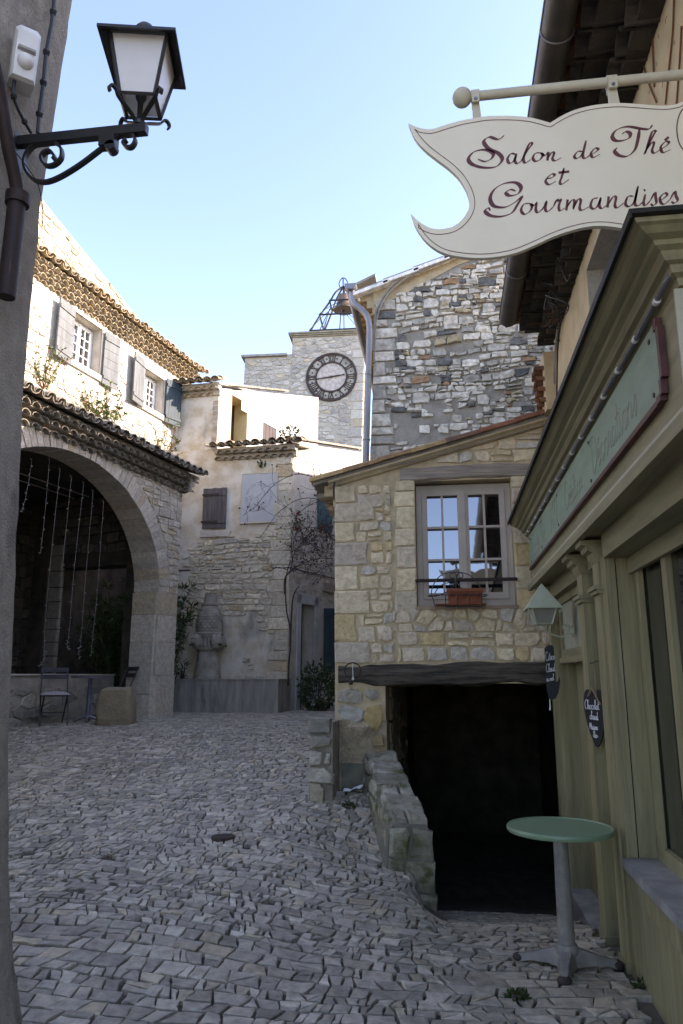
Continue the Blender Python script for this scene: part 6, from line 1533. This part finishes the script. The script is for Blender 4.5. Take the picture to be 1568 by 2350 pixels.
mb = MB(); mb.lathe([(.06, 0), (.06, .01), (.03, .02)], (1.228, YS+.01, zb_), 14, axis=(-1, 0, 0)); mb.build('wall_flange', M['pole_cream'], HS)
# ------------------------------------------------------------------ script lettering for boards
GL = {'C': [[(.55,.85),(.45,.98),(.2,.9),(.05,.5),(.12,.1),(.35,0),(.55,.15)]], 'h': [[(.0,.3),(.18,.8),(.22,.98),(.12,.95),(.08,.5),(.05,.0)], [(.06,.3),(.2,.45),(.28,.35),(.26,.05),(.36,.03),(.42,.15)]],
 'o': [[(.2,.42),(.05,.35),(.05,.08),(.2,.0),(.32,.15),(.28,.38),(.2,.42)], [(.28,.38),(.4,.35)]], 'c': [[(.3,.38),(.18,.44),(.04,.25),(.1,.02),(.25,.02),(.36,.15)]],
 'l': [[(.0,.15),(.18,.75),(.2,.98),(.1,.95),(.08,.3),(.14,.02),(.26,.12)]], 'a': [[(.3,.38),(.15,.43),(.03,.2),(.1,.0),(.22,.08),(.32,.4)], [(.32,.4),(.28,.08),(.36,.02),(.44,.12)]],
 't': [[(.15,.8),(.1,.2),(.16,.02),(.28,.1)], [(.0,.52),(.28,.55)]], 'u': [[(.02,.4),(.03,.1),(.12,.0),(.26,.15),(.3,.42)], [(.3,.42),(.28,.08),(.34,.02),(.42,.12)]], 'd': [[(.28,.38),(.14,.42),(.03,.2),(.1,.0),(.22,.06),(.33,.9)], [(.31,.5),(.28,.06),(.36,.02),(.44,.12)]],
 'M': [[(.0,0),(.08,.9),(.28,.3),(.45,.92),(.5,.02),(.6,.1)]], 'm': [[(.0,.4),(.02,0)], [(.02,.25),(.14,.42),(.2,.3),(.19,0)], [(.2,.25),(.32,.42),(.38,.3),(.37,.05),(.46,.08)]], 'i': [[(.05,.42),(.05,.1),(.12,.0),(.24,.14)], [(.07,.62),(.09,.6)]], 's': [[(.02,.1),(.18,.44),(.22,.2),(.15,.0),(.02,.05)]],
 'n': [[(.0,.4),(.02,0)], [(.02,.25),(.16,.43),(.24,.3),(.23,.05),(.34,.1)]], 'e': [[(.02,.2),(.2,.28),(.22,.4),(.1,.42),(.03,.2),(.12,0),(.3,.12)]], 'B': [[(.05,0),(.08,.9),(.32,.85),(.28,.55),(.08,.5),(.34,.4),(.32,.05),(.05,.02)]], 'r': [[(.0,.1),(.08,.42),(.2,.4),(.17,.05),(.28,.1)]],
 'S': [[(.45,.85),(.3,.98),(.12,.8),(.35,.4),(.3,.05),(.05,.08)]], 'D': [[(.15,.9),(.1,.05),(.35,.05),(.6,.4),(.45,.85),(.1,.95),(-.1,.8)]], 'é': [[(.02,.2),(.2,.28),(.22,.4),(.1,.42),(.03,.2),(.12,0),(.3,.12)], [(.12,.55),(.24,.68)]], 'T': [[(-.1,.8),(.1,.95),(.55,.9)], [(.3,.92),(.22,.1),(.05,.02)]], 'A': [[(.0,0),(.25,.95),(.5,0)], [(.1,.35),(.42,.35)]], 'R': [[(.05,0),(.05,.95),(.4,.85),(.35,.5),(.05,.48),(.45,0)]], '-': [[(.05,.2),(.25,.2)]], ' ': []}
GW = {'C': .58, 'M': .62, 'm': .46, 'D': .62, 'S': .5, 'l': .24, 'i': .22, 't': .27, ' ': .25, 's': .25, 'e': .29, 'é': .29, 'r': .27, 'A': .55, 'T': .5, 'R': .5, '-': .3}
def script(mb, s, f, size, r):
    """f(x, y) -> world point; strokes drawn as thin round lines"""
    x = 0
    for ch in s:
        for st_ in GL.get(ch, []):
            P = crom([V(x + a, b, 0) for a, b in st_], 4); mb.tube([f(p.x*size, p.y*size) for p in P], r, 4)
        x += GW.get(ch, .38)
    return x*size
# faded words on the fascia board (read from the far end)
for s_, b0, size in (('Salon', 7.45, .24), ('de Thé', 6.95, .26), ('ART', 6.0, .26), ('Création', 5.25, .24), ('Décorations', 4.25, .26)):
    mb = MB(); script(mb, s_, lambda x, y, b0=b0: V(.8552, b0 - x*1.05, 2.72 + y*.85), size, .0030); mb.build('faded_word', M['pink_letter'], BD)
# ------------------------------------------------------------------ slate boards
def board_frame(px, py, b, U):
    c = ony(px, py, b); return Fr((c.x, c.y), U), c.z
HB = thing('heart_slate', 'heart-shaped black slate with white chalk writing hung by the shop door', 'menu board', ony(1368, 1690, 5.2))
fh, zc = board_frame(1366, 1648, 5.26, (.33, -.944)); W_ = .165; 
hp = crom([V(0, .145, 0), V(-.05, .18, 0), V(-.12, .175, 0), V(-.16, .11, 0), V(-.15, .02, 0), V(-.10, -.09, 0), V(0, -.185, 0), V(.10, -.09, 0), V(.15, .02, 0), V(.16, .11, 0), V(.12, .175, 0), V(.05, .18, 0)], 4, True)
mb = MB(); mb.prism([fh.pt(p.x*.85, zc+p.y, 0) for p in hp][::-1], fh.N*-.008); mb.build('slate', M['slate'], HB)
mb = MB()
for s_, x, y, sz in (('Chocolat', -.14, .055, .088), ('chaud', -.075, -.01, .078), ('Maison', -.085, -.075, .066), ('-Bio-', -.05, -.125, .065)): script(mb, s_, lambda a, b, x=x, y=y: fh.pt((x+a*.82)*.85, zc+y+b*.7, .002), sz, .0022)
mb.build('chalk_writing', M['chalk'], HB)
mb = MB(); tp_ = fh.pt(.02, zc+.36, -.01)
mb.tube([fh.pt(-.03, zc+.15, .002), tp_], .0025, 4); mb.tube([fh.pt(.04, zc+.15, .002), tp_], .0025, 4)
mb.tube(crom([fh.pt(-.05, zc+.14, .01), fh.pt(0, zc+.19, .012), fh.pt(.06, zc+.13, .012), fh.pt(.10, zc+.09, .012)], 4), .006, 5); mb.build('jute_bow', M['twine'], HB)
mb = MB(); mb.tube(crom([tp_ + V(-.03, 0, -.005), tp_, tp_ + V(.02, 0, .01), tp_ + V(.12, .02, .0)], 4), .003, 4); mb.build('hook', M['rust_iron'], HB)
LB = thing('long_slate', 'tall rounded black slate with chalk writing hanging below the shop lantern', 'menu board', ony(1265, 1600, 6.55))
b_ = 6.55; qq = lambda x, y: ony(x, y, b_)
ol = [(1250, 1487), (1258, 1481), (1268, 1480), (1271, 1486), (1274, 1530), (1276, 1565), (1281, 1563), (1284, 1552), (1286, 1565), (1282, 1590), (1275, 1603), (1266, 1607), (1259, 1601), (1255, 1580), (1252, 1540)]
op_ = [qq(x, y) for x, y in ol]
mb = MB(); mb.prism(op_[::-1], V(.0, .012, 0)); mb.build('slate', M['slate'], LB)
mb = MB()
for s_, x, y, sz in (('Citron', 1252.5, 1517, .105), ('Chaud', 1254, 1543, .095), ('au miel', 1255, 1564, .075)):
    o = qq(x, y); script(mb, s_, lambda a, b, o=o: V(o.x + a*.36, b_-.003, o.z + b*.72 + a*.06), sz, .0016)
mb.build('chalk_writing', M['chalk'], LB)
mb = MB(); h_ = qq(1257, 1432); mb.tube([qq(1254, 1484), h_], .002, 4); mb.tube([qq(1268, 1481), h_], .002, 4); mb.build('jute_string', M['twine'], LB)
mb = MB(); mb.tube([qq(1262, 1604), qq(1263, 1620), qq(1262.5, 1630)], [.003, .006, .007], 6); mb.build('chalk_stick', M['white_plastic'], LB)
# ------------------------------------------------------------------ green pedestal table by the shop
ty = 4.765; tx = .622; tz0 = gz(tx, ty)
TT = thing('cafe_table', 'round green enamel table on a grey cast-iron pedestal beside the shop', 'table', (tx, ty, tz0))
TZ = .735
mb = MB(); mb.lathe([(.27, TZ-.03), (.298, TZ-.028), (.304, TZ-.02), (.305, TZ-.004), (.300, TZ+.003), (.292, TZ+.002), (.289, TZ-.002), (.0, TZ-.001)], (tx, ty, 0), 64); mb.build('table_top', M['table_green'], TT, True, 40)
mb = MB(); mb.lathe([(.10, TZ-.05), (.10, TZ-.031), (.05, TZ-.031)], (tx, ty, 0), 20); mb.build('top_plate', M['table_grey'], TT)
mb = MB(); mb.lathe([(.047, tz0+.13), (.045, .35), (.042, TZ-.05)], (tx, ty, 0), 20); mb.build('column', M['table_grey'], TT, True, 40)
mb = MB(); mb.lathe([(.062, tz0+.09), (.066, tz0+.115), (.058, tz0+.14), (.048, tz0+.145)], (tx, ty, 0), 20); mb.build('collar', M['table_grey'], TT, True, 40)
for a in (155, 258, 12):
    d = V(math.cos(math.radians(a)), math.sin(math.radians(a)), 0); s_ = V(-d.y, d.x, 0); c = V(tx, ty, 0); mb = MB()
    g = gz(tx + d.x*.27, ty + d.y*.27) + .012
    secs = [(.02, .06, tz0+.13, tz0+.03), (.10, .045, tz0+.105, tz0+.035), (.20, .033, g+.055, g+.02), (.27, .035, g+.035, g), (.31, .02, g+.028, g)]
    vs = []
    for r, w_, zt_, zb2 in secs:
        o = c + d*r; vs += [o + s_*w_ + V(0,0,zb2), o + s_*w_*.55 + V(0,0,zt_), o - s_*w_*.55 + V(0,0,zt_), o - s_*w_ + V(0,0,zb2)]
    mb.add(vs, [(i*4+k, i*4+(k+1)%4, (i+1)*4+(k+1)%4, (i+1)*4+k) for i in range(len(secs)-1) for k in range(4)] + [(3,2,1,0), (16,17,18,19)]); ft = mb.build('foot', M['table_grey'], TT)
    mb = MB(); mb.lathe([(.036, -.012), (.04, .0), (.034, .012), (.02, .02)], c + d*.285 + V(0, 0, g+.012), 14); mb.build('foot_pad', M['rust_iron'], ft, True)
# ------------------------------------------------------------------ small window's flower box, rail and trellis
FBX = thing('flower_box', 'empty terracotta trough on the sill of the small stone house', 'planter', FS.pt(.25, 2.31, .06))
x0, z0_ = FS.pix(1028, 1388); x1 = FS.pix(1108, 1388)[0]; zt_ = FS.pix(1060, 1357)[1]
mb = MB(); vs = [FS.pt(x0+.01, 2.325, .03), FS.pt(x1-.01, 2.325, .03), FS.pt(x1-.01, 2.325, .15), FS.pt(x0+.01, 2.325, .15), FS.pt(x0, zt_, .02), FS.pt(x1, zt_, .02), FS.pt(x1, zt_, .165), FS.pt(x0, zt_, .165)]
mb.add(vs, [(0,1,2,3), (0,4,5,1), (1,5,6,2), (2,6,7,3), (3,7,4,0), (4,7,6,5)]); mb.build('trough', M['terracotta'], FBX)
mb = MB(); 
for e in ((x0-.012, x1+.012, zt_-.02, zt_+.012, .155, .178), (x0-.012, x1+.012, zt_-.02, zt_+.012, .008, .03)): mb.fbox(FS, *e)
mb.build('rolled_rim', M['terracotta'], FBX)
mb = MB()
for k in range(5):
    u = x0 + .04 + (x1-x0-.08)*k/4; zc_ = (2.34+zt_)/2
    mb.tube(crom([FS.pt(u-.02, zc_-.03, .162), FS.pt(u-.01, zc_+.025, .166), FS.pt(u+.015, zc_+.02, .166), FS.pt(u+.01, zc_-.01, .165), FS.pt(u, zc_, .165)], 4), .005, 4)
mb.build('relief_scrolls', M['terracotta'], FBX)
mb = MB(); mb.fbox(FS, FS.pix(1000, 1390)[0], x1+.03, 2.313, 2.324, .01, .18); mb.build('saucer', M['terracotta'], FBX)
RA = thing('window_rail', 'rusty flat iron bar across the casement window of the small stone house', 'rail', FS.pt(.2, 2.58, .02)); zr0 = FS.pix(1000, 1333)[1]
mb = MB(); mb.fbox(FS, WIN[0]-.01, WIN[1]+.01, zr0-.018, zr0+.018, .03, .045); mb.build('flat_bar', M['rust_iron'], RA)
mb = MB(); mb.fbox(FS, WIN[0]-.02, WIN[1]+.02, zr0-.005, zr0+.004, .046, .054); mb.build('edge_bead', M['rust_iron'], RA)
TR = thing('wire_trellis', 'curled black wire plant holder in front of the casement window', 'trellis', FS.pt(.05, 2.31, .12)); cs = lambda x, y, d=.13: FS.pp((1600+x*550/1568)*.5737, (1900+y*550/1568)*.5737, d)
mb = MB()
arcs = [[(395,1500),(385,1430),(360,1370),(370,1290),(420,1190),(500,1130),(640,1105),(780,1135),(860,1200),(910,1270),(925,1325)], [(640,1150),(630,1230),(580,1300),(480,1360),(380,1385),(320,1380),(400,1368),(540,1368)], [(650,1150),(650,1230),(700,1290),(755,1325)], [(645,1150),(625,1120),(585,1120),(565,1150),(590,1175),(610,1160)], [(650,1150),(670,1120),(705,1120),(720,1150),(700,1175),(675,1165)], [(950,1360),(990,1365),(985,1380),(945,1385)], [(640, 1150), (642, 1320)]]
for a in arcs: mb.tube(crom([cs(x, y) for x, y in a], 5), .0055, 5)
mb.build('curled_wire', M['black_iron'], TR); mb = MB()
for x in (520, 655, 790, 925): mb.tube([cs(x, 1365, .185), cs(x, 1500, .185)], .005, 4)
mb.tube([cs(515, 1365, .185), cs(930, 1365, .185)], .005, 4); mb.tube([cs(515, 1500, .185), cs(930, 1500, .185)], .005, 4); mb.build('holder_grid', M['black_iron'], TR)
# charm hung on the beam
CH = thing('beam_charm', 'dark wire ring with a small white pendant hung on the oak beam', 'ornament', FS.pt(-1.0, 1.6, .1))
c = FS.pix(812, 1538); mb = MB(); mb.tube([FS.pt(c[0] + .085*math.cos(a), c[1]+.0 + .075*math.sin(a), .095) for a in [2*math.pi*k/20 for k in range(21)]], .007, 5); mb.build('wire_ring', M['rust_iron'], CH)
mb = MB(); mb.tube([FS.pt(c[0], c[1]+.07, .1), FS.pt(c[0]+.005, c[1]-.07, .1)], .004, 4); mb.lathe([(.003, .02), (.010, .0), (.014, -.014), (.005, -.024)], FS.pt(c[0]+.005, c[1]-.08, .1), 8); mb.build('pendant', M['white_plastic'], CH)
mb = MB(); mb.lathe([(.008, .0), (.02, -.02), (.024, -.04), (.008, -.05)], FS.pt(c[0]-.02, c[1]-.10, .09), 8); mb.build('dark_knob', M['rust_iron'], CH)
# litter at the foot of the pier
LI = thing('paper_scrap', 'crumpled white paper scrap on the cobbles below the stone pier', 'litter', onz(808, 1810, .5)); pc_ = V(-1.02, 7.55, gz(-1.02, 7.55)); pc_ = V(-.96, 7.70, gz(-.96, 7.70)+.02)
mb = MB(); nn_ = 6
vs = [pc_ + V((i/nn_-.5)*.19 , (j/nn_-.5)*.12, .012 + .055*abs(mnoise.noise(V(i*.9, j*.8, 2))) + .04*(i/nn_)**3) for j in range(nn_+1) for i in range(nn_+1)]
mb.add(vs, [(j*(nn_+1)+i, j*(nn_+1)+i+1, (j+1)*(nn_+1)+i+1, (j+1)*(nn_+1)+i) for j in range(nn_) for i in range(nn_)]); mb.build('sheet', M['paper'], LI)
# ------------------------------------------------------------------ bistro set under the arch
def chair(pos, rot, label):
    t = thing('bistro_chair', label, 'chair', pos, 'folding chairs under the arch'); c, s = math.cos(rot), math.sin(rot)
    W = lambda x, y, z: V(pos[0] + x*c - y*s, pos[1] + x*s + y*c, pos[2] + z)   # x right, y forward
    for sx in (-1, 1):
        mb = MB(); mb.tube([W(sx*.2, .22, .0), W(sx*.2, -.02, .44), W(sx*.19, -.2, .88)], .011, 6); mb.build('back_leg', M['black_iron'], t)
        mb = MB(); mb.tube([W(sx*.17, -.24, .0), W(sx*.17, .2, .45)], .011, 6); mb.build('front_leg', M['black_iron'], t)
    for z, y in ((.85, -.19), (.74, -.145)): mb = MB(); a = [W(-.21, y, z-.035), W(.21, y, z-.035), W(.21, y-.025, z+.035), W(-.21, y-.025, z+.035)]; mb.prism(a, (W(0, .018, 0) - W(0, 0, 0))); mb.build('back_slat', M['chair_wood'], t)
    for k in range(5): y = -.15 + .09*k; mb = MB(); a = [W(-.2, y, .445), W(.2, y, .445), W(.2, y+.07, .445), W(-.2, y+.07, .445)]; mb.prism(a, V(0, 0, .015)); mb.build('seat_slat', M['chair_wood'], t)
    mb = MB(); n_ = 10; vs = []
    for j in range(n_+1):
        for i in range(n_+1):
            u, v = i/n_*2-1, j/n_*2-1; h = .05*(max(0, 1-abs(u)**3)*max(0, 1-abs(v)**3))**.5; vs.append(W(u*.215, .03+v*.2, .468 + h + .006*mnoise.noise(V(u*3, v*3, rot))))
    mb.add(vs, [(j*(n_+1)+i, j*(n_+1)+i+1, (j+1)*(n_+1)+i+1, (j+1)*(n_+1)+i) for j in range(n_) for i in range(n_)]); mb.build('cushion', M['cushion'], t, True)
    mb = MB(); mb.tube([W(-.17, .1, .2), W(.17, .1, .2)], .008, 5); mb.build('stretcher', M['black_iron'], t)
    return t
zg = .87
ptb = onz(201, 1656, zg); pl = onz(120, 1660, zg); pr_ = onz(262, 1652, zg)
pl.z = gz(pl.x, pl.y)-.0; ptb.z = gz(ptb.x, ptb.y); pr_.z = gz(pr_.x, pr_.y)
chair(pl, math.radians(-145), 'folding bistro chair with a pale cushion on the open side of the arch table')
chair(pr_ + V(.0, .2, 0), math.radians(140), 'folding bistro chair with a pale cushion behind the stone block')
BT = thing('bistro_table', 'round blue-grey bistro table between the two chairs under the arch', 'table', ptb)
mb = MB(); mb.lathe([(.28, .70), (.30, .705), (.30, .725), (.0, .728)], ptb, 32); mb.build('table_top', M['blue_grey_metal'], BT, True, 40)
mb = MB(); mb.lathe([(.04, .08), (.035, .12), (.033, .7)], ptb, 14); mb.build('column', M['blue_grey_metal'], BT, True, 40)
for a in (20, 110, 200, 290):
    d = V(math.cos(math.radians(a)), math.sin(math.radians(a)), 0); mb = MB(); mb.tube([ptb + V(0, 0, .1), ptb + d*.12 + V(0, 0, .06), ptb + d*.22 + V(0, 0, .02)], [.03, .024, .018], 6); mb.build('foot', M['zinc'], BT)
SB = thing('stone_block', 'squat rounded guard stone standing in front of the arch pier', 'stone block', onz(257, 1660, zg)); o = onz(257, 1660, zg)
mb = MB(); ux = V(.99, .1, 0); nz = 7; rows_ = [(0, .30, .24), (.1, .295, .235), (.3, .28, .22), (.46, .265, .20), (.54, .235, .18), (.575, .17, .13)]; vs = []
for z, a, b in rows_:
    for k in range(16):
        w_ = 2*math.pi*k/16; sx = math.copysign(abs(math.cos(w_))**.3, math.cos(w_)); sy = math.copysign(abs(math.sin(w_))**.3, math.sin(w_))
        q_ = V(o.x, o.y + .15, zg - .03 + z) + ux*sx*a + V(-.1, .99, 0)*sy*b; vs.append(q_ + V(1, 1, 1)*.03*mnoise.noise(q_*6))
mb.add(vs, [(i*16+k, i*16+(k+1)%16, (i+1)*16+(k+1)%16, (i+1)*16+k) for i in range(5) for k in range(16)] + [tuple(80+k for k in range(16))]); mb.cur = (1, 1, 1); mb.build('block', pm('ochre_block_stone', (.31, .25, .16), .95, col2=(.22, .185, .125), scale=5, bump=1, bscale=24, bdist=.025), SB)
# ------------------------------------------------------------------ planting
GREENS = [(.035, .06, .018), (.05, .085, .025), (.028, .05, .02), (.065, .10, .03)]
def oleander(name, label, base, n, h, spread, seed, leaves=26):
    t = thing(name, label, 'oleander', base); mbs, mbl = MB(), MB()
    for k in range(n):
        a = rnd(0, 6.28); d = V(math.cos(a)*spread, math.sin(a)*spread, 1); b = branch(Vector(base) + V(math.cos(a)*.08, math.sin(a)*.08, 0), d, h*rnd(.7, 1.1), 8, .02, .16); mbs.tube(b, [.016*(1-i/9)+.003 for i in range(9)], 5)
        for j in range(leaves):
            i = R.randint(3, 8); p_ = b[i] + rdir()*.03; dd = (rdir() + (b[i]-b[i-1]).normalized()*.8 + V(0, 0, -.15)).normalized(); leaf(mbl, p_, dd, V(0, 0, 1), rnd(.13, .22), rnd(.02, .032), R.choice(GREENS))
    mbs.build('stems', M['bark'], t); stuff(mbl.build('leaves', M['leaf'], t))
for (u_, d_, n_, h_, lv_, lb_) in ((1.25, -1.2, 60, 2.5, 90, 'tall dark oleander seen through the opening behind the arch'), (1.0, -1.55, 26, 1.9, 60, 'smaller oleander shoots beside the inner arch quoins'), (.80, -.30, 4, 2.1, 34, 'long-leaved oleander poking out behind the arch pier')):
    q_ = FA.pt(u_, .87, d_); oleander('oleander', lb_, (q_.x, q_.y, .85), n_, h_, .2 if n_ > 10 else .04, 1, lv_)
oc = FM.pp(412, 1545, .5); oleander('oleander', 'low oleander leaves between the arch pier and the fountain', (oc.x, oc.y, 1.4), 5, .45, .25, 3, 12)
def shrub(name, label, cat, c, r, n, size, cols, stems=12):
    t = thing(name, label, cat, c); mbl, mbs = MB(), MB(); c = Vector(c)
    for k in range(n):
        d = rdir(); q = c + V(d.x*r[0], d.y*r[1], r[2] + d.z*r[2])*1.0 if 0 else c + V(d.x*r[0], d.y*r[1], r[2]*(1+d.z))*rnd(.55, 1.0)
        leaf(mbl, q, (d + rdir()*.7).normalized(), rdir(), size*rnd(.7, 1.3), size*.6, R.choice(cols))
    for k in range(stems):
        d = rdir(); mbs.tube(branch(c, V(d.x*.6, d.y*.6, 1), r[2]*1.6, 5), .008, 4)
    mbs.build('stems', M['bark'], t); stuff(mbl.build('leaves', M['leaf'], t)); return t
q_ = FH.pt(.35, .86, .45); shrub('potted_shrub', 'dark green leafy shrub beside the doorway past the fountain', 'shrub', (q_.x+.1, q_.y, .88), (.42, .4, .52), 900, .09, GREENS)
for i, (px_, py_, dd_, n_) in enumerate(((100, 850, -1.2, 90), (240, 950, -1.0, 220), (210, 930, -1.1, 80), (370, 1020, -.9, 90))):
    q_ = FA.pp(px_, py_+20, dd_); t = thing('roof_shrub', ['weedy green shrub at the outer end of the arcade roof', 'largest bare-twigged shrub growing on the arcade roof', 'thin sprig beside the largest shrub on the arcade roof', 'small shrub near the inner end of the arcade roof'][i], 'shrub', q_, 'shrubs sprouting on the arcade roof')
    q_ = V(q_.x, q_.y, q_.z-.2); mbs, mbl = MB(), MB()
    for k in range(16):
        b = branch(q_, V(rnd(-.8, .8), rnd(-.8, .8), 1), rnd(.5, .95), 7, .0, .22); mbs.tube(b, .006, 4)
        for j in range(n_//5): p_ = b[R.randint(2, 7)]; leaf(mbl, p_, rdir(), rdir(), .075, .03, R.choice([(.09, .14, .03), (.13, .19, .04), (.07, .11, .03)]))
    mbs.build('twigs', M['creeper'], t); stuff(mbl.build('leaves', M['leaf'], t))
q_ = FM.pt(-.05, 6.85, .15); shrub('roof_weed', 'little green weed on the roof corner of the fountain house', 'plant', (q_.x, q_.y, q_.z), (.22, .15, .13), 90, .08, [(.10, .14, .04), (.07, .11, .03)], 5)
q_ = FM.pt(-.72, 6.22, .03); shrub('wall_fern', 'tiny dark fern in a hole below the fountain house eave', 'plant', (q_.x, q_.y, q_.z), (.07, .05, .06), 40, .06, GREENS, 2)
# climbing rose
RO = thing('climbing_rose', 'bare climbing rose with dark hips arching over the house corner', 'rose bush', FH.pt(.02, .87, .25))
FR_ = FM.shift(0, .55); cr3 = lambda x, y: ((680 + x/2.238)*.5737, (1850 + y/2.238)*.5737)
ra = lambda x, y, d=.0: FR_.pp(*cr3(x, y), d)
mb = MB()
trunks = [[(1060, 2000), (1065, 1800), (1080, 1640), (1075, 1480), (1045, 1330), (1035, 1150), (1045, 1000), (1080, 880)], [(1075, 1650), (1085, 1450), (1100, 1230), (1130, 1140), (1160, 1110)], [(1090, 960), (1030, 1040), (1025, 1180)]]
for S in trunks: P = crom([ra(x, y) for x, y in S], 6); mb.tube(P, [.022 - .012*i/len(P) for i in range(len(P))], 6)
mb.build('trunk', M['bark'], RO)
canes = [[(1080, 900), (1200, 620), (1320, 500), (1200, 320), (1020, 380), (900, 470), (780, 640), (660, 800)] if 0 else [(1480, 520), (1420, 390), (1280, 320), (1130, 340), (980, 440), (900, 540), (800, 690), (740, 840)],
 [(1480, 300), (1380, 190), (1250, 120), (1130, 105), (1010, 150), (920, 210), (840, 300), (760, 400), (690, 450), (655, 478)],
 [(1090, 960), (1200, 900), (1330, 860), (1470, 860)], [(1080, 960), (1120, 800), (1250, 640), (1400, 560), (1480, 480)], [(1100, 900), (1090, 700), (1140, 480), (1260, 380), (1400, 330)], [(1470, 700), (1400, 620), (1300, 580), (1180, 600), (1090, 700)],
 [(1480, 400), (1360, 300), (1300, 200), (1290, 60), (1280, 10)], [(1420, 300), (1350, 120), (1330, -20)], [(1120, 940), (1260, 1000), (1400, 930), (1480, 900)], [(1050, 960), (960, 940), (860, 1000)], [(1200, 700), (1150, 560), (1100, 440), (1010, 380)]]
hips = MB(); tw_ = MB(); allp = []
mb = MB()
for S in canes:
    dd = rnd(-.3, .35); P = crom([ra(x, y, dd) for x, y in S], 7); mb.tube(P, [.011 - .008*i/len(P) for i in range(len(P))], 5); allp += P
mb.build('canes', M['bark'], RO)
for k in range(330):
    p_ = R.choice(allp); dense = k > 120
    if dense: p_ = ra(rnd(1090, 1460), 730 + R.gauss(0, 110), rnd(-.5, .4))
    L_ = rnd(.15, .55); b = branch(p_, rdir() + V(-.1, 0, .25), L_, 5, .05, .35); tw_.tube(b, .0038 if not dense else .0045, 3, caps=False)
    if R.random() < .42: hips.ball(b[-1], rnd(.014, .022), 6, 4)
    if R.random() < .25: b2 = branch(b[2], rdir(), L_*.5, 3); tw_.tube(b2, .003, 3, caps=False); hips.ball(b2[-1], rnd(.012, .02), 6, 4)
stuff(tw_.build('twigs', M['bark'], RO)); stuff(hips.build('rose_hips', M['hip'], RO))
mb = MB()
for k in range(60): p_ = ra(rnd(1090, 1180), rnd(420, 620), rnd(-.2, .2)); leaf(mb, p_, rdir(), rdir(), .07, .045, R.choice([(.08, .12, .04), (.12, .12, .05)]))
stuff(mb.build('last_leaves', M['leaf'], RO))
mb = MB()
for x, y in ((1145, 455), (1143, 590), (1360, 575)): p_ = ra(x, y, .3); mb.ball(p_, .035, 8, 6)
stuff(mb.build('red_roses', pm('red_petal', (.16, .008, .014), .6, bump=0), RO))
# weeds in the paving
for i, (x, y, r_, lb) in enumerate(((1187, 2293, .05, 'tuft of moss between the cobbles in front of the table'), (1478, 2268, .05, 'small weed at the foot of the shop plinth'), (800, 1822, .06, 'green sprig beside the paper scrap'), (880, 1727, .05, 'green sprig on top of the parapet against the house'))):
    q_ = onz(x, y, 0.0 if i < 2 else .5 if i == 2 else .8); z_ = gz(q_.x, q_.y) if i < 3 else .8
    shrub('weed_tuft', lb, 'weed', (q_.x, q_.y, z_-.01), (r_, r_*.8, r_*.45), 110, .035, [(.04, .06, .018), (.06, .08, .025)], 3)
# iron cover in the paving
q_ = onz(513, 1929, .3); q_ = onz(513, 1929, gz(q_.x, q_.y))
t = thing('drain_cover', 'small dark iron drain cover set in the cobbles', 'drain cover', q_); mb = MB(); mb.lathe([(.10, -.03), (.10, .022), (.09, .026), (.0, .026)], (q_.x, q_.y, gz(q_.x, q_.y)), 18); mb.build('lid', M['rust_iron'], t)
